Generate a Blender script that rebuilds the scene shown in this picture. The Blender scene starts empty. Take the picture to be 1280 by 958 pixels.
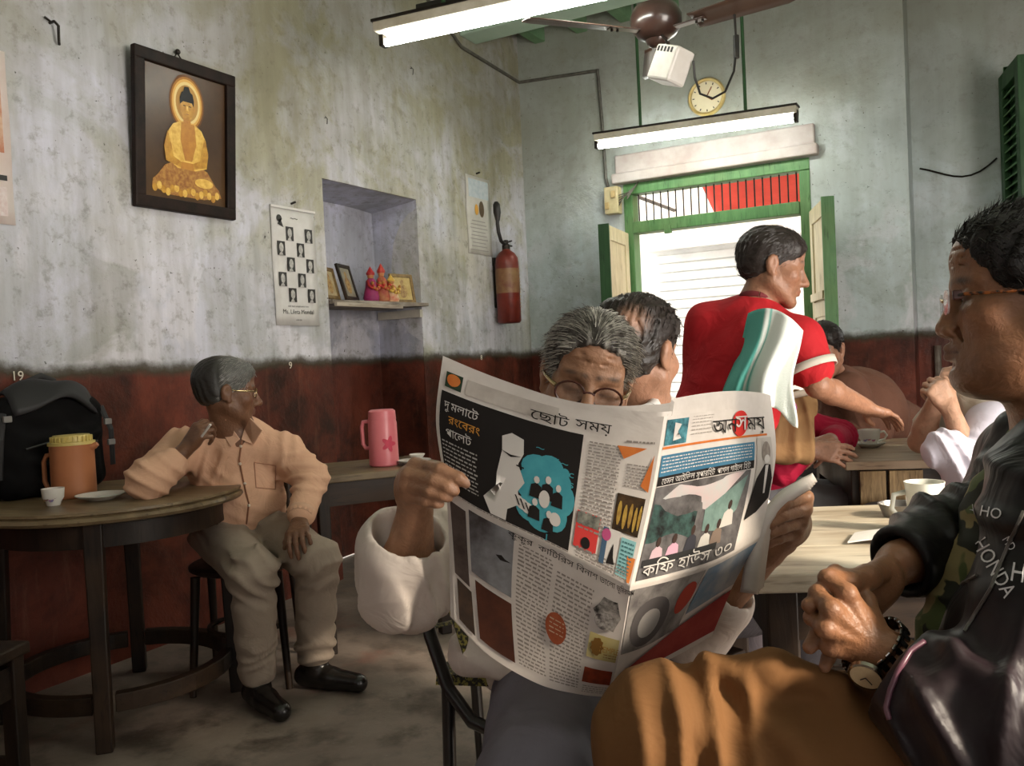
import bpy, bmesh, math, random
import numpy as np
from mathutils import Vector, Matrix
from mathutils.bvhtree import BVHTree

scene = bpy.context.scene
COL = scene.collection
random.seed(7)

# ------------------------------------------------------------------ camera
FPX = 1100.0                                   # focal length in pixels of the 1280 wide frame
CAM = np.array([0.0, 0.0, 1.2])
def _axes(yaw=29.4, pitch=-1.6, roll=2.75):
    y, p, r = [math.radians(a) for a in (yaw, pitch, roll)]
    F = np.array([-math.sin(y)*math.cos(p), math.cos(y)*math.cos(p), math.sin(p)])
    R0 = np.array([math.cos(y), math.sin(y), 0.0])
    U0 = np.cross(R0, F)
    return F, R0*math.cos(r)-U0*math.sin(r), U0*math.cos(r)+R0*math.sin(r)
FW, RT, UP = _axes()
cam_data = bpy.data.cameras.new('camera')
cam_data.sensor_width = 36.0
cam_data.lens = FPX/1280.0*36.0
cam_data.clip_start = 0.05
cam = bpy.data.objects.new('camera', cam_data)
COL.objects.link(cam)
M = Matrix.Identity(4)
for i in range(3):
    M[i][0], M[i][1], M[i][2], M[i][3] = RT[i], UP[i], -FW[i], CAM[i]
cam.matrix_world = M
scene.camera = cam

# ------------------------------------------------------------------ light
scene.view_settings.view_transform = 'Standard'
scene.view_settings.look = 'None'
scene.view_settings.gamma = 1.0
scene.view_settings.use_curve_mapping = False
scene.view_settings.exposure = 0.68
world = bpy.data.worlds.new('world'); scene.world = world
world.use_nodes = True
_bg = world.node_tree.nodes['Background']
_bg.inputs['Color'].default_value = (1.0, 0.97, 0.93, 1)
_bg.inputs['Strength'].default_value = 3.2
def sun(name, direction, strength, angle, color):
    l = bpy.data.lights.new(name, 'SUN'); l.energy = strength; l.angle = math.radians(angle); l.color = color
    o = bpy.data.objects.new(name, l); COL.objects.link(o)
    o.rotation_euler = Vector(direction).to_track_quat('-Z', 'Y').to_euler()
    return o
sun('sun', (-0.90, 0.12, -0.45), 6.0, 8.0, (1.0, 0.86, 0.68))
def area(name, loc, direction, sx, sy, power, color):
    l = bpy.data.lights.new(name, 'AREA'); l.shape = 'RECTANGLE'; l.size = sx; l.size_y = sy; l.energy = power; l.color = color
    o = bpy.data.objects.new(name, l); COL.objects.link(o); o.location = loc
    o.rotation_euler = Vector(direction).to_track_quat('-Z', 'Z').to_euler()
    return o
# daylight that comes in through the wide street doorway of the right wall
area('daylight_side_door', (2.35, 1.6, 1.35), (-1, 0.1, -0.12), 2.2, 2.1, 80, (1.0, 0.91, 0.80))

# ------------------------------------------------------------------ helpers
V3 = lambda *a: np.array(a, float)
def at(px, py, d):                             # world point seen at a pixel of the 1280x958 frame, d metres ahead
    return CAM + d*(FW + (px-640.0)/FPX*RT - (py-479.0)/FPX*UP)
def nrm(v):
    v = np.asarray(v, float); return v/max(np.linalg.norm(v), 1e-9)

class MB:
    """collects simple shapes into one mesh"""
    def __init__(s): s.v = []; s.f = []; s.mi = []; s.cur = 0
    def add(s, vs, fs):
        o = len(s.v); s.v += [tuple(map(float, p)) for p in vs]
        for f in fs: s.f.append(tuple(o+i for i in f)); s.mi.append(s.cur)
        return s
    def box(s, c, size, rot=None):
        hx, hy, hz = size[0]/2, size[1]/2, size[2]/2
        P = [(-hx,-hy,-hz),(hx,-hy,-hz),(hx,hy,-hz),(-hx,hy,-hz),(-hx,-hy,hz),(hx,-hy,hz),(hx,hy,hz),(-hx,hy,hz)]
        if rot is not None: P = [tuple(rot @ Vector(p)) for p in P]
        return s.add([(p[0]+c[0], p[1]+c[1], p[2]+c[2]) for p in P],
                     [(0,3,2,1),(4,5,6,7),(0,1,5,4),(1,2,6,5),(2,3,7,6),(3,0,4,7)])
    def prism(s, poly, h0, h1, axis='z'):
        n = len(poly)
        def mk(a, b, h): return {'z': (a, b, h), 'x': (h, a, b), 'y': (a, h, b)}[axis]
        return s.add([mk(a, b, h0) for a, b in poly]+[mk(a, b, h1) for a, b in poly],
                     [tuple(range(n))[::-1], tuple(range(n, 2*n))]+[(i, (i+1) % n, n+(i+1) % n, n+i) for i in range(n)])
    def tube(s, path, r, n=8, cap=True, flat=None):
        path = [np.asarray(p, float) for p in path]; k = len(path)
        rs = r if hasattr(r, '__len__') else [r]*k
        t0 = nrm(path[1]-path[0]); ref = V3(0, 0, 1) if abs(t0[2]) < .9 else V3(1, 0, 0)
        a = nrm(np.cross(t0, ref)); vs = []
        for i in range(k):
            t = nrm(path[min(i+1, k-1)]-path[max(i-1, 0)])
            a = nrm(a-t*np.dot(a, t)); b = np.cross(t, a)
            for j in range(n):
                an = 2*math.pi*j/n
                vs.append(path[i]+(a*math.cos(an)+b*math.sin(an)*(flat or 1))*rs[i])
        fs = [(i*n+j, i*n+(j+1) % n, (i+1)*n+(j+1) % n, (i+1)*n+j) for i in range(k-1) for j in range(n)]
        if cap: fs += [tuple(range(n))[::-1], tuple((k-1)*n+j for j in range(n))]
        return s.add(vs, fs)
    def cyl(s, p0, p1, r, r1=None, n=16): return s.tube([p0, p1], [r, r if r1 is None else r1], n)
    def lathe(s, prof, n=24, c=(0, 0, 0), axis=None, arc=1.0):
        vs = []; fs = []; k = len(prof)
        q = Vector((0, 0, 1)).rotation_difference(Vector(axis)).to_matrix() if axis is not None else None
        for i in range(n):
            an = 2*math.pi*i/n
            for (r, z) in prof:
                p = Vector((r*math.cos(an), r*math.sin(an), z))
                if q: p = q @ p
                vs.append((p[0]+c[0], p[1]+c[1], p[2]+c[2]))
        for i in range(n):
            j = (i+1) % n
            for m in range(k-1): fs.append((i*k+m, j*k+m, j*k+m+1, i*k+m+1))
        return s.add(vs, fs)
    def ball(s, c, r, n=12, m=8):
        r = r if hasattr(r, '__len__') else (r, r, r)
        vs = [(c[0], c[1], c[2]+r[2])]; fs = []
        for i in range(1, m):
            th = math.pi*i/m
            for j in range(n):
                ph = 2*math.pi*j/n
                vs.append((c[0]+r[0]*math.sin(th)*math.cos(ph), c[1]+r[1]*math.sin(th)*math.sin(ph), c[2]+r[2]*math.cos(th)))
        vs.append((c[0], c[1], c[2]-r[2])); L = len(vs)-1
        for j in range(n):
            fs.append((0, 1+j, 1+(j+1) % n)); fs.append((L, 1+(m-2)*n+(j+1) % n, 1+(m-2)*n+j))
            for i in range(m-2): fs.append((1+i*n+j, 1+(i+1)*n+j, 1+(i+1)*n+(j+1) % n, 1+i*n+(j+1) % n))
        return s.add(vs, fs)
    def surf(s, fn, nu, nv, wrap=False):
        vs = [fn(i/nu, j/nv) for i in range(nu+1) for j in range(nv+1)]
        return s.add(vs, [(i*(nv+1)+j, (i+1)*(nv+1)+j, (i+1)*(nv+1)+j+1, i*(nv+1)+j+1) for i in range(nu) for j in range(nv)])
    def mesh(s, name):
        me = bpy.data.meshes.new(name); me.from_pydata(s.v, [], s.f); me.validate(); return me

def origin_of(o):
    p = np.zeros(3)
    while o is not None:
        p += np.array(o.location); o = o.parent
    return p
def obj(name, mb, mats, parent=None, smooth=None, world=False, bevel=0, loc=None, thick=0):
    """links ONE mesh object; world=True means the vertices are given in world space under a parent that is only moved"""
    me = mb if isinstance(mb, bpy.types.Mesh) else mb.mesh(name)
    for m in (mats if isinstance(mats, (list, tuple)) else [mats]): me.materials.append(m)
    if isinstance(mb, MB) and any(mb.mi) and len(mb.mi) == len(me.polygons): me.polygons.foreach_set('material_index', mb.mi)
    o = bpy.data.objects.new(name, me); COL.objects.link(o)
    if parent is not None: o.parent = parent
    if world and parent is not None: me.transform(Matrix.Translation(Vector(tuple(-origin_of(parent)))))
    if loc is not None and not (world and parent is not None):
        if world: me.transform(Matrix.Translation(-Vector(tuple(map(float, loc)))))
        o.location = tuple(map(float, loc))
    if smooth is not None:
        if smooth >= 180: me.polygons.foreach_set('use_smooth', [True]*len(me.polygons))
        else:
            me.polygons.foreach_set('use_smooth', [True]*len(me.polygons)); me.set_sharp_from_angle(angle=math.radians(smooth))
    if thick:
        m = o.modifiers.new('thickness', 'SOLIDIFY'); m.thickness = thick; m.offset = 0
    if bevel:
        m = o.modifiers.new('edges', 'BEVEL'); m.width = bevel; m.segments = 2; m.limit_method = 'ANGLE'
    return o
def tag(o, label, cat, group=None):
    o['label'] = label; o['category'] = cat
    if group: o['group'] = group
    return o
def thing(name, label, cat, loc=(0, 0, 0), rz=0, group=None):
    o = bpy.data.objects.new(name, None); o.empty_display_size = .05; COL.objects.link(o)
    o.location = tuple(map(float, loc)); o.rotation_euler = (0, 0, rz)
    return tag(o, label, cat, group)
def struct(name, mb, mats, **k):
    o = obj(name, mb, mats, **k)
    if o.parent is None: o['kind'] = 'structure'
    return o
def copy_tree(o, parent=None):
    c = o.copy(); COL.objects.link(c); c.parent = parent
    for ch in o.children: copy_tree(ch, c)
    return c
def rotz(a): return Matrix.Rotation(a, 3, 'Z')

# ------------------------------------------------------------------ materials
class NT:
    def __init__(s, name):
        s.m = bpy.data.materials.new(name); s.m.use_nodes = True; s.t = s.m.node_tree
        s.b = s.t.nodes['Principled BSDF']; s._tc = None
    def n(s, t, **k):
        x = s.t.nodes.new(t)
        for a, v in k.items():
            if a.startswith('i_'):
                key = a[2:].replace('_', ' '); x.inputs[int(key) if key.isdigit() else key].default_value = v
            else: setattr(x, a, v)
        return x
    def l(s, a, b): s.t.links.new(a, b)
    def tc(s, kind='Object'):
        if s._tc is None: s._tc = s.n('ShaderNodeTexCoord')
        return s._tc.outputs[kind]
    def mapping(s, scale=(1, 1, 1), rot=(0, 0, 0), loc=(0, 0, 0), kind='Object'):
        m = s.n('ShaderNodeMapping'); m.inputs['Scale'].default_value = scale; m.inputs['Rotation'].default_value = rot; m.inputs['Location'].default_value = loc
        s.l(s.tc(kind), m.inputs['Vector']); return m.outputs[0]
    def noise(s, scale, detail=5, rough=.6, vec=None, dist=0.0):
        x = s.n('ShaderNodeTexNoise'); x.inputs['Scale'].default_value = scale; x.inputs['Detail'].default_value = detail
        x.inputs['Roughness'].default_value = rough; x.inputs['Distortion'].default_value = dist
        s.l(vec if vec is not None else s.tc(), x.inputs['Vector']); return x.outputs['Fac']
    def ramp(s, fac, stops, interp='LINEAR'):
        r = s.n('ShaderNodeValToRGB'); r.color_ramp.interpolation = interp; e = r.color_ramp.elements
        while len(e) < len(stops): e.new(.5)
        for i, (p, c) in enumerate(stops):
            e[i].position = p; e[i].color = (c if hasattr(c, '__len__') else (c, c, c)) [:3]+(1,) if hasattr(c, '__len__') else (c, c, c, 1)
        s.l(fac, r.inputs[0]); return r.outputs[0]
    def mix(s, fac, a, b, mode='MIX'):
        x = s.n('ShaderNodeMix', data_type='RGBA', blend_type=mode)
        for sock, v in ((x.inputs['Factor'], fac), (x.inputs['A'], a), (x.inputs['B'], b)):
            sock = sock if True else sock
        F, A, B = x.inputs[0], x.inputs[6], x.inputs[7]
        for sock, v in ((F, fac), (A, a), (B, b)):
            if isinstance(v, bpy.types.NodeSocket): s.l(v, sock)
            else: sock.default_value = v if sock is F else tuple(v[:3])+(1,)
        return x.outputs[2]
    def math(s, op, a, b=0.0, c=0.0, clamp=False):
        x = s.n('ShaderNodeMath', operation=op, use_clamp=clamp)
        for i, v in enumerate((a, b, c)):
            if isinstance(v, bpy.types.NodeSocket): s.l(v, x.inputs[i])
            else: x.inputs[i].default_value = v
        return x.outputs[0]
    def col(s, c):
        if isinstance(c, bpy.types.NodeSocket): s.l(c, s.b.inputs['Base Color'])
        else: s.b.inputs['Base Color'].default_value = tuple(c[:3])+(1,)
    def set(s, **k):
        for a, v in k.items():
            sock = s.b.inputs[a.replace('_', ' ')]
            if isinstance(v, bpy.types.NodeSocket): s.l(v, sock)
            else: sock.default_value = v
    def bump(s, h, strength=.3, dist=.01, chain=None):
        x = s.n('ShaderNodeBump'); x.inputs['Strength'].default_value = strength; x.inputs['Distance'].default_value = dist
        s.l(h, x.inputs['Height'])
        if chain is not None: s.l(chain, x.inputs['Normal'])
        s.l(x.outputs[0], s.b.inputs['Normal']); return x.outputs[0]
def lin(r, g, b): return tuple(((c/255)/12.92 if c <= 10 else ((c/255+.055)/1.055)**2.4) for c in (r, g, b))
def pm(name, c1, c2=None, scale=8, rough=.6, bump=.0, bscale=None, metal=0.0, spec=.5, stretch=(1, 1, 1), detail=5, lo=.35, hi=.65, dist=.005, coat=0.0):
    t = NT(name)
    if c2 is None: t.col(c1)
    else: t.col(t.ramp(t.noise(scale, detail, vec=t.mapping(stretch)), [(lo, c1), (hi, c2)]))
    t.set(Roughness=rough, Metallic=metal); t.b.inputs['Specular IOR Level'].default_value = spec
    t.b.inputs['Coat Weight'].default_value = coat
    if bump: t.bump(t.noise(bscale or scale*4, 4, vec=t.mapping(stretch)), bump, dist)
    return t.m

def wall_mat(name, pale, grey, olive, seed=0.0, dado_z=1.24, mott=1.0):
    """flaking lime wash over a brown-red oil paint dado, in world metres"""
    t = NT(name)
    g = t.n('ShaderNodeNewGeometry'); sep = t.n('ShaderNodeSeparateXYZ'); t.l(g.outputs['Position'], sep.inputs[0])
    pos = t.n('ShaderNodeMapping'); t.l(g.outputs['Position'], pos.inputs[0]); pos.inputs['Location'].default_value = (seed, seed*1.7, 0)
    P = pos.outputs[0]
    st = t.n('ShaderNodeMapping'); t.l(g.outputs['Position'], st.inputs[0]); st.inputs['Scale'].default_value = (7, 7, .9)
    big = t.noise(.95, 4, .6, P, .5); mid = t.noise(1.9, 7, .62, P, .7); fine = t.noise(16, 6, .7, P); streak = t.noise(1.6, 5, .6, st.outputs[0])
    sp = t.noise(42, 3, .6, P)
    # olive bleeds through more in the upper, farther part of the wall; loose white flakes sit low
    zone = t.math('ADD', t.math('MULTIPLY', big, .9), t.math('ADD', t.math('MULTIPLY', sep.outputs[2], .10), t.math('MULTIPLY', sep.outputs[1], .055)))
    c = t.mix(t.ramp(zone, [(.80, 0.0), (1.02, 1.0)]), grey, olive)
    patch = t.ramp(t.math('ADD', t.math('MULTIPLY', mid, .85), t.math('MULTIPLY', fine, .15)), [(.47, 0.0), (.58, 1.0)])
    c = t.mix(t.math('MULTIPLY', patch, .75), c, pale)
    c = t.mix(t.math('MULTIPLY', t.ramp(t.noise(1.5, 5, .6, P, .5), [(.50, 0.0), (.62, 1.0)]), .45), c, tuple(x*.72 for x in olive))
    low = t.ramp(t.math('SUBTRACT', sep.outputs[2], 1.2), [(.15, 1.0), (1.0, .12)])
    white = t.math('MULTIPLY', t.ramp(t.noise(2.1, 7, .6, P, .6), [(.50, 0.0), (.57, 1.0)]), low)
    c = t.mix(t.math('MULTIPLY', white, .75), c, (.78, .76, .82))
    c = t.mix(t.ramp(streak, [(.33, .34*mott), (.60, 0.0)]), c, (.18, .165, .13))
    c = t.mix(t.ramp(fine, [(.33, .42*mott), (.46, 0.0)]), c, (.15, .135, .11))
    c = t.mix(t.ramp(sp, [(.26, .85), (.31, 0.0)]), c, (.05, .045, .04))
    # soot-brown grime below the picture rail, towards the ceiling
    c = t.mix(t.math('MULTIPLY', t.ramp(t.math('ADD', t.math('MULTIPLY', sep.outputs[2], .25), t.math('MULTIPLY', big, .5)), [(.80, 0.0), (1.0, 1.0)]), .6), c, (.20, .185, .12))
    # dado
    dn = t.noise(1.7, 4, .6, P); dm = t.noise(7, 5, .65, P); dst = t.noise(3.0, 5, .6, st.outputs[0])
    d = t.mix(t.ramp(dn, [(.38, 0.0), (.6, 1.0)]), (.095, .022, .013), (.19, .046, .027))
    d = t.mix(t.ramp(t.noise(2.6, 6, .7, P, .3), [(.36, .9), (.60, 0.0)]), d, (.018, .009, .007))
    d = t.mix(t.ramp(dst, [(.58, 0.0), (.72, .35)]), d, (.22, .09, .06))
    zz = t.math('ADD', sep.outputs[2], t.math('MULTIPLY', t.math('SUBTRACT', t.noise(5.0, 6, .7, P), .5), .10))
    c = t.mix(t.ramp(t.math('SUBTRACT', zz, dado_z-.02), [(.0, 1.0), (.02, .9), (.055, 0.0)]), c, (.06, .048, .03))
    isd = t.ramp(t.math('SUBTRACT', zz, dado_z-.045), [(.0, 1.0), (.03, 0.0)])
    t.col(t.mix(isd, c, d))
    r = t.mix(isd, (.85, .85, .85), (.42, .42, .42)); t.set(Roughness=r)
    t.b.inputs['Specular IOR Level'].default_value = .3
    h = t.math('ADD', t.math('MULTIPLY', patch, .35), t.math('ADD', t.math('MULTIPLY', fine, .6), t.math('MULTIPLY', mid, .8)))
    t.bump(h, .55, .012)
    return t.m
def wood_mat(name, dark, light, rough=.55, axis='x', scale=6, worn=None, wear=.6, bump=.3):
    t = NT(name); sc = {'x': (.12, 1, 1), 'y': (1, .12, 1), 'z': (1, 1, .12)}[axis]
    v = t.mapping(sc)
    g = t.noise(scale*5, 7, .68, v, .6); b = t.noise(scale*.7, 4, .5)
    c = t.ramp(g, [(.32, dark), (.68, light)])
    if worn is not None: c = t.mix(t.math('MULTIPLY', t.ramp(b, [(.44, 0.0), (.62, 1.0)]), wear), c, worn)
    c = t.mix(t.ramp(t.noise(scale*14, 3, .6, v), [(.30, .6), (.42, 0.0)]), c, tuple(x*.35 for x in dark))
    t.col(c); t.set(Roughness=t.ramp(b, [(.3, rough-.12), (.7, rough+.15)])); t.b.inputs['Specular IOR Level'].default_value = .35
    t.bump(g, bump, .004); return t.m
def emit_mat(name, c, strength):
    t = NT(name); t.col((0.8, .8, .8)); t.b.inputs['Emission Color'].default_value = tuple(c)+(1,); t.b.inputs['Emission Strength'].default_value = strength
    return t.m
def glass_mat(name, c=(1, 1, 1), rough=.02, alpha=.18):
    t = NT(name); t.col(c); t.set(Roughness=rough, Alpha=alpha); t.b.inputs['IOR'].default_value = 1.45; return t.m
def vcol_mat(name, rough=.5, bump=.25, bscale=180, spec=.4, var=.16, vscale=30, sss=0.0, bdist=.0015, stretch=(1, 1, 1), sheen=0.0, coat=0.0, fold=0.0, fscale=10):
    """base colour from the mesh colour attribute, with pore- or weave-sized variation"""
    t = NT(name); a = t.n('ShaderNodeVertexColor'); a.layer_name = 'Col'
    n = t.noise(vscale, 5, .6)
    c = t.mix(t.ramp(n, [(.3, var), (.55, 0.0)]), a.outputs[0], (.02, .012, .008), 'MIX')
    t.col(c); t.set(Roughness=rough); t.b.inputs['Specular IOR Level'].default_value = spec
    t.b.inputs['Subsurface Weight'].default_value = sss; t.b.inputs['Subsurface Radius'].default_value = (.012, .005, .003); t.b.inputs['Subsurface Scale'].default_value = .4
    t.b.inputs['Sheen Weight'].default_value = sheen; t.b.inputs['Coat Weight'].default_value = coat
    ch = None
    if fold: ch = t.bump(t.noise(fscale, 3, .5, t.mapping(stretch), 1.2), fold, .02)
    t.bump(t.noise(bscale, 4, .65, t.mapping(stretch)), bump, bdist, ch); return t.m

# ------------------------------------------------------------------ lettering (mesh glyphs)
def glyphs(txt, size, align='CENTER', res=2, bold=0.0):
    """outlines of a line of type, every outer contour filled by itself with the holes that lie in it"""
    from mathutils.geometry import interpolate_bezier, tessellate_polygon
    c = bpy.data.curves.new('lettering', 'FONT'); c.body = txt; c.size = size; c.align_x = align; c.align_y = 'CENTER'; c.resolution_u = res
    o = bpy.data.objects.new('lettering', c); COL.objects.link(o)
    dg = bpy.context.evaluated_depsgraph_get(); cu = o.evaluated_get(dg).to_curve(dg); loops = []
    for sp in cu.splines:
        bp = sp.bezier_points; P = []
        for i in range(len(bp)):
            a, b = bp[i], bp[(i+1) % len(bp)]
            straight = (a.handle_right-a.co).cross(b.co-a.co).length < 1e-9 and (b.handle_left-b.co).cross(b.co-a.co).length < 1e-9
            q = [a.co, b.co] if straight else interpolate_bezier(a.co, a.handle_right, b.handle_left, b.co, res+2)
            P += [Vector((p[0], p[1], 0)) for p in q[:-1]]
        if len(P) > 2: loops.append(P)
    o.evaluated_get(dg).to_curve_clear(); bpy.data.objects.remove(o); bpy.data.curves.remove(c)
    if not loops: return [], []
    area = lambda P: sum(P[i][0]*P[(i+1) % len(P)][1]-P[(i+1) % len(P)][0]*P[i][1] for i in range(len(P)))/2
    A = [area(P) for P in loops]; sg = 1 if max(A, key=abs) > 0 else -1
    def inside(p, P):
        r = False
        for i in range(len(P)):
            x0, y0, x1, y1 = P[i][0], P[i][1], P[i-1][0], P[i-1][1]
            if (y0 > p[1]) != (y1 > p[1]) and p[0] < (x1-x0)*(p[1]-y0)/(y1-y0)+x0: r = not r
        return r
    outer = [P for P, a in zip(loops, A) if a*sg > 0]; holes = [P for P, a in zip(loops, A) if a*sg <= 0]
    vs, fs = [], []
    for P in outer:
        poly = [P]+[h for h in holes if inside(h[0], P)]
        flat_ = [p for q in poly for p in q]; k = len(vs); vs += [tuple(p) for p in flat_]; fs += [tuple(k+i for i in t) for t in tessellate_polygon(poly)]
    return vs, fs
def put_text(mb, txt, size, fn, **k):
    """fn maps flat (x, y) of the lettering to a world point"""
    vs, fs = glyphs(txt, size, **k)
    if vs: mb.add([fn(v[0], v[1]) for v in vs], fs)
    return mb
# ================================================================== THE ROOM
WX, BY, RY, CZ = -3.3, 6.2, 6.5, 3.8            # left wall, back wall, recessed back wall, ceiling
RX, FY = 2.4, -1.6
M_WL = wall_mat('limewash_left', (.66, .66, .76), (.53, .54, .57), (.45, .43, .31), 0.0)
M_WB = wall_mat('limewash_back', (.60, .67, .70), (.53, .60, .61), (.47, .53, .52), 4.3, mott=.55)
M_WN = wall_mat('limewash_niche', (.60, .61, .74), (.53, .54, .65), (.44, .45, .52), 8.1)
M_REVEAL = pm('cream_plaster', (.60, .55, .46), (.45, .42, .36), 6, .8, .3)
M_CEIL = pm('pale_green_ceiling', (.50, .58, .48), (.36, .43, .34), 3, .8, .2)
M_BEAM = pm('green_beam_paint', (.13, .26, .13), (.20, .34, .19), 6, .6, .15)
M_BEAMP = pm('pale_green_beam_paint', (.42, .58, .46), (.50, .64, .52), 4, .6, .1)
M_GREEN = wood_mat('green_door_paint', (.055, .15, .05), (.10, .24, .085), .5, 'z', 5, (.16, .22, .10), .3)
M_GREEND = wood_mat('dark_green_door_paint', (.018, .06, .02), (.035, .10, .035), .5, 'z', 5)
M_CREAM = wood_mat('cream_door_paint', (.50, .43, .26), (.66, .58, .38), .55, 'z', 5, (.40, .33, .20), .4)
M_IRON = pm('black_iron', (.012, .010, .009), (.03, .022, .016), 30, .45, .2, metal=.6)
M_FLOOR = None

def floor_mat():
    t = NT('worn_cement_floor')
    b = t.noise(1.1, 5, .6, dist=.5); m = t.noise(5, 6, .65); f = t.noise(38, 4, .7)
    c = t.ramp(b, [(.35, (.15, .115, .092)), (.65, (.31, .25, .21))])
    c = t.mix(t.ramp(m, [(.36, .75), (.52, 0.0)]), c, (.055, .04, .03))
    c = t.mix(t.ramp(f, [(.60, 0.0), (.75, .35)]), c, (.34, .30, .26))
    c = t.mix(t.ramp(t.noise(2.3, 5, .65), [(.58, 0.0), (.7, .5)]), c, (.22, .085, .06))
    t.col(c); t.set(Roughness=t.ramp(m, [(.3, .38), (.7, .75)])); t.b.inputs['Specular IOR Level'].default_value = .4
    t.bump(t.math('ADD', m, t.math('MULTIPLY', f, .4)), .35, .01); return t.m
M_FLOOR = floor_mat()
f = MB().box(((WX+RX)/2-.2, (FY+9.5)/2, -.05), (RX-WX+1.2, 9.5-FY+.6, .1)); struct('floor', f, M_FLOOR)
f = MB().box(((WX+RX)/2, (FY+RY)/2+.1, CZ+.05), (RX-WX+1, RY-FY+.7, .1)); struct('ceiling', f, M_CEIL)

NY0, NY1, NZ, NX = 3.81, 4.71, 2.256, WX-.36    # the blind niche in the left wall
w = MB()
w.box((WX-.25, (FY+NY0)/2-.1, CZ/2), (.5, NY0-FY+.2, CZ))
w.box((WX-.25, (NY1+BY+.35)/2, CZ/2), (.5, BY+.35-NY1, CZ))
w.box((WX-.25, (NY0+NY1)/2, (NZ+CZ)/2), (.5, NY1-NY0, CZ-NZ))
wl = struct('wall_left', w, M_WL)
w = MB()
w.surf(lambda u, v: (NX+.012*math.sin(7*u+3*v), NY0-.02+(NY1-NY0+.04)*u, NZ*v+.004), 12, 20)
w.surf(lambda u, v: (NX-.02+(WX-.003-NX+.02)*u, NY1-.004-.01*math.sin(6*v)*u, NZ*v+.002), 6, 16)
w.surf(lambda u, v: (NX-.02+(WX-.003-NX+.02)*u, NY0+.004, NZ*v+.002), 6, 16)
w.surf(lambda u, v: (NX-.02+(WX-.003-NX+.02)*u, NY0+(NY1-NY0)*v, NZ-.004-.035*(1-u)*(.3+v)), 6, 10)
obj('niche_lining', w, M_WN, wl, smooth=30)

DX0, DX1, DZ = -2.46, -1.12, 2.455              # street door in the back wall
w = MB()
w.box(((WX+DX0)/2-.2, BY+.15, CZ/2), (DX0-WX+.4, .3, CZ))
w.box(((DX1-.515)/2, BY+.15, CZ/2), (-.515-DX1, .3, CZ))
w.box(((DX0+DX1)/2, BY+.15, (DZ+CZ)/2), (DX1-DX0, .3, CZ-DZ))
wb = struct('wall_back', w, M_WB)
w = MB().box(((DX0+DX1)/2, BY-.035, 2.495), (1.47, .085, .075)).box(((DX0+DX1)/2, BY-.02, 2.60), (1.43, .05, .14))
obj('lintel_ledge', w, pm('stained_lintel', (.46, .42, .40), (.36, .30, .27), 5, .8, .4), wb, bevel=.012)
SX0, SX1, SZ0, SZ1 = .03, .95, .9, 2.9           # shuttered window in the recess
w = MB()
w.box(((-.6+SX0)/2, RY+.15, CZ/2), (SX0+.6, .3, CZ)); w.box(((SX1+RX+.3)/2, RY+.15, CZ/2), (RX+.3-SX1, .3, CZ))
w.box(((SX0+SX1)/2, RY+.15, SZ0/2), (SX1-SX0, .3, SZ0)); w.box(((SX0+SX1)/2, RY+.15, (SZ1+CZ)/2), (SX1-SX0, .3, CZ-SZ1))
struct('wall_back_recess', w, M_WB)
# right wall with the wide street doorway, front wall with the shop opening
QY0, QY1, QZ = .5, 2.7, 2.5
w = MB()
w.box((RX+.15, (FY+QY0)/2, CZ/2), (.3, QY0-FY, CZ)); w.box((RX+.15, (QY1+RY+.3)/2, CZ/2), (.3, RY+.3-QY1, CZ)); w.box((RX+.15, (QY0+QY1)/2, (QZ+CZ)/2), (.3, QY1-QY0, CZ-QZ))
struct('wall_right', w, M_WB)
GX0, GX1 = 1.2, 1.8
w = MB()
w.box(((WX-.4+GX0)/2, FY-.15, CZ/2), (GX0-WX+.4, .3, CZ)); w.box(((GX1+RX+.3)/2, FY-.15, CZ/2), (RX+.3-GX1, .3, CZ)); w.box(((GX0+GX1)/2, FY-.15, (2.4+CZ)/2), (GX1-GX0, .3, CZ-2.4))
struct('wall_front', w, M_WL)

# ceiling timbers
bm_ = MB().box(((WX+RX)/2, 5.45, 3.62), (RX-WX, .22, .26)); struct('trim_1', bm_, M_BEAMP, bevel=.01)
me_ = None
for i in range(9):
    m = MB().box((-3.1+.36*i, 5.88, 3.72), (.09, .66, .15)); o = struct('trim_%d' % (i+2), m, M_BEAM, bevel=.006)

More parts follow.
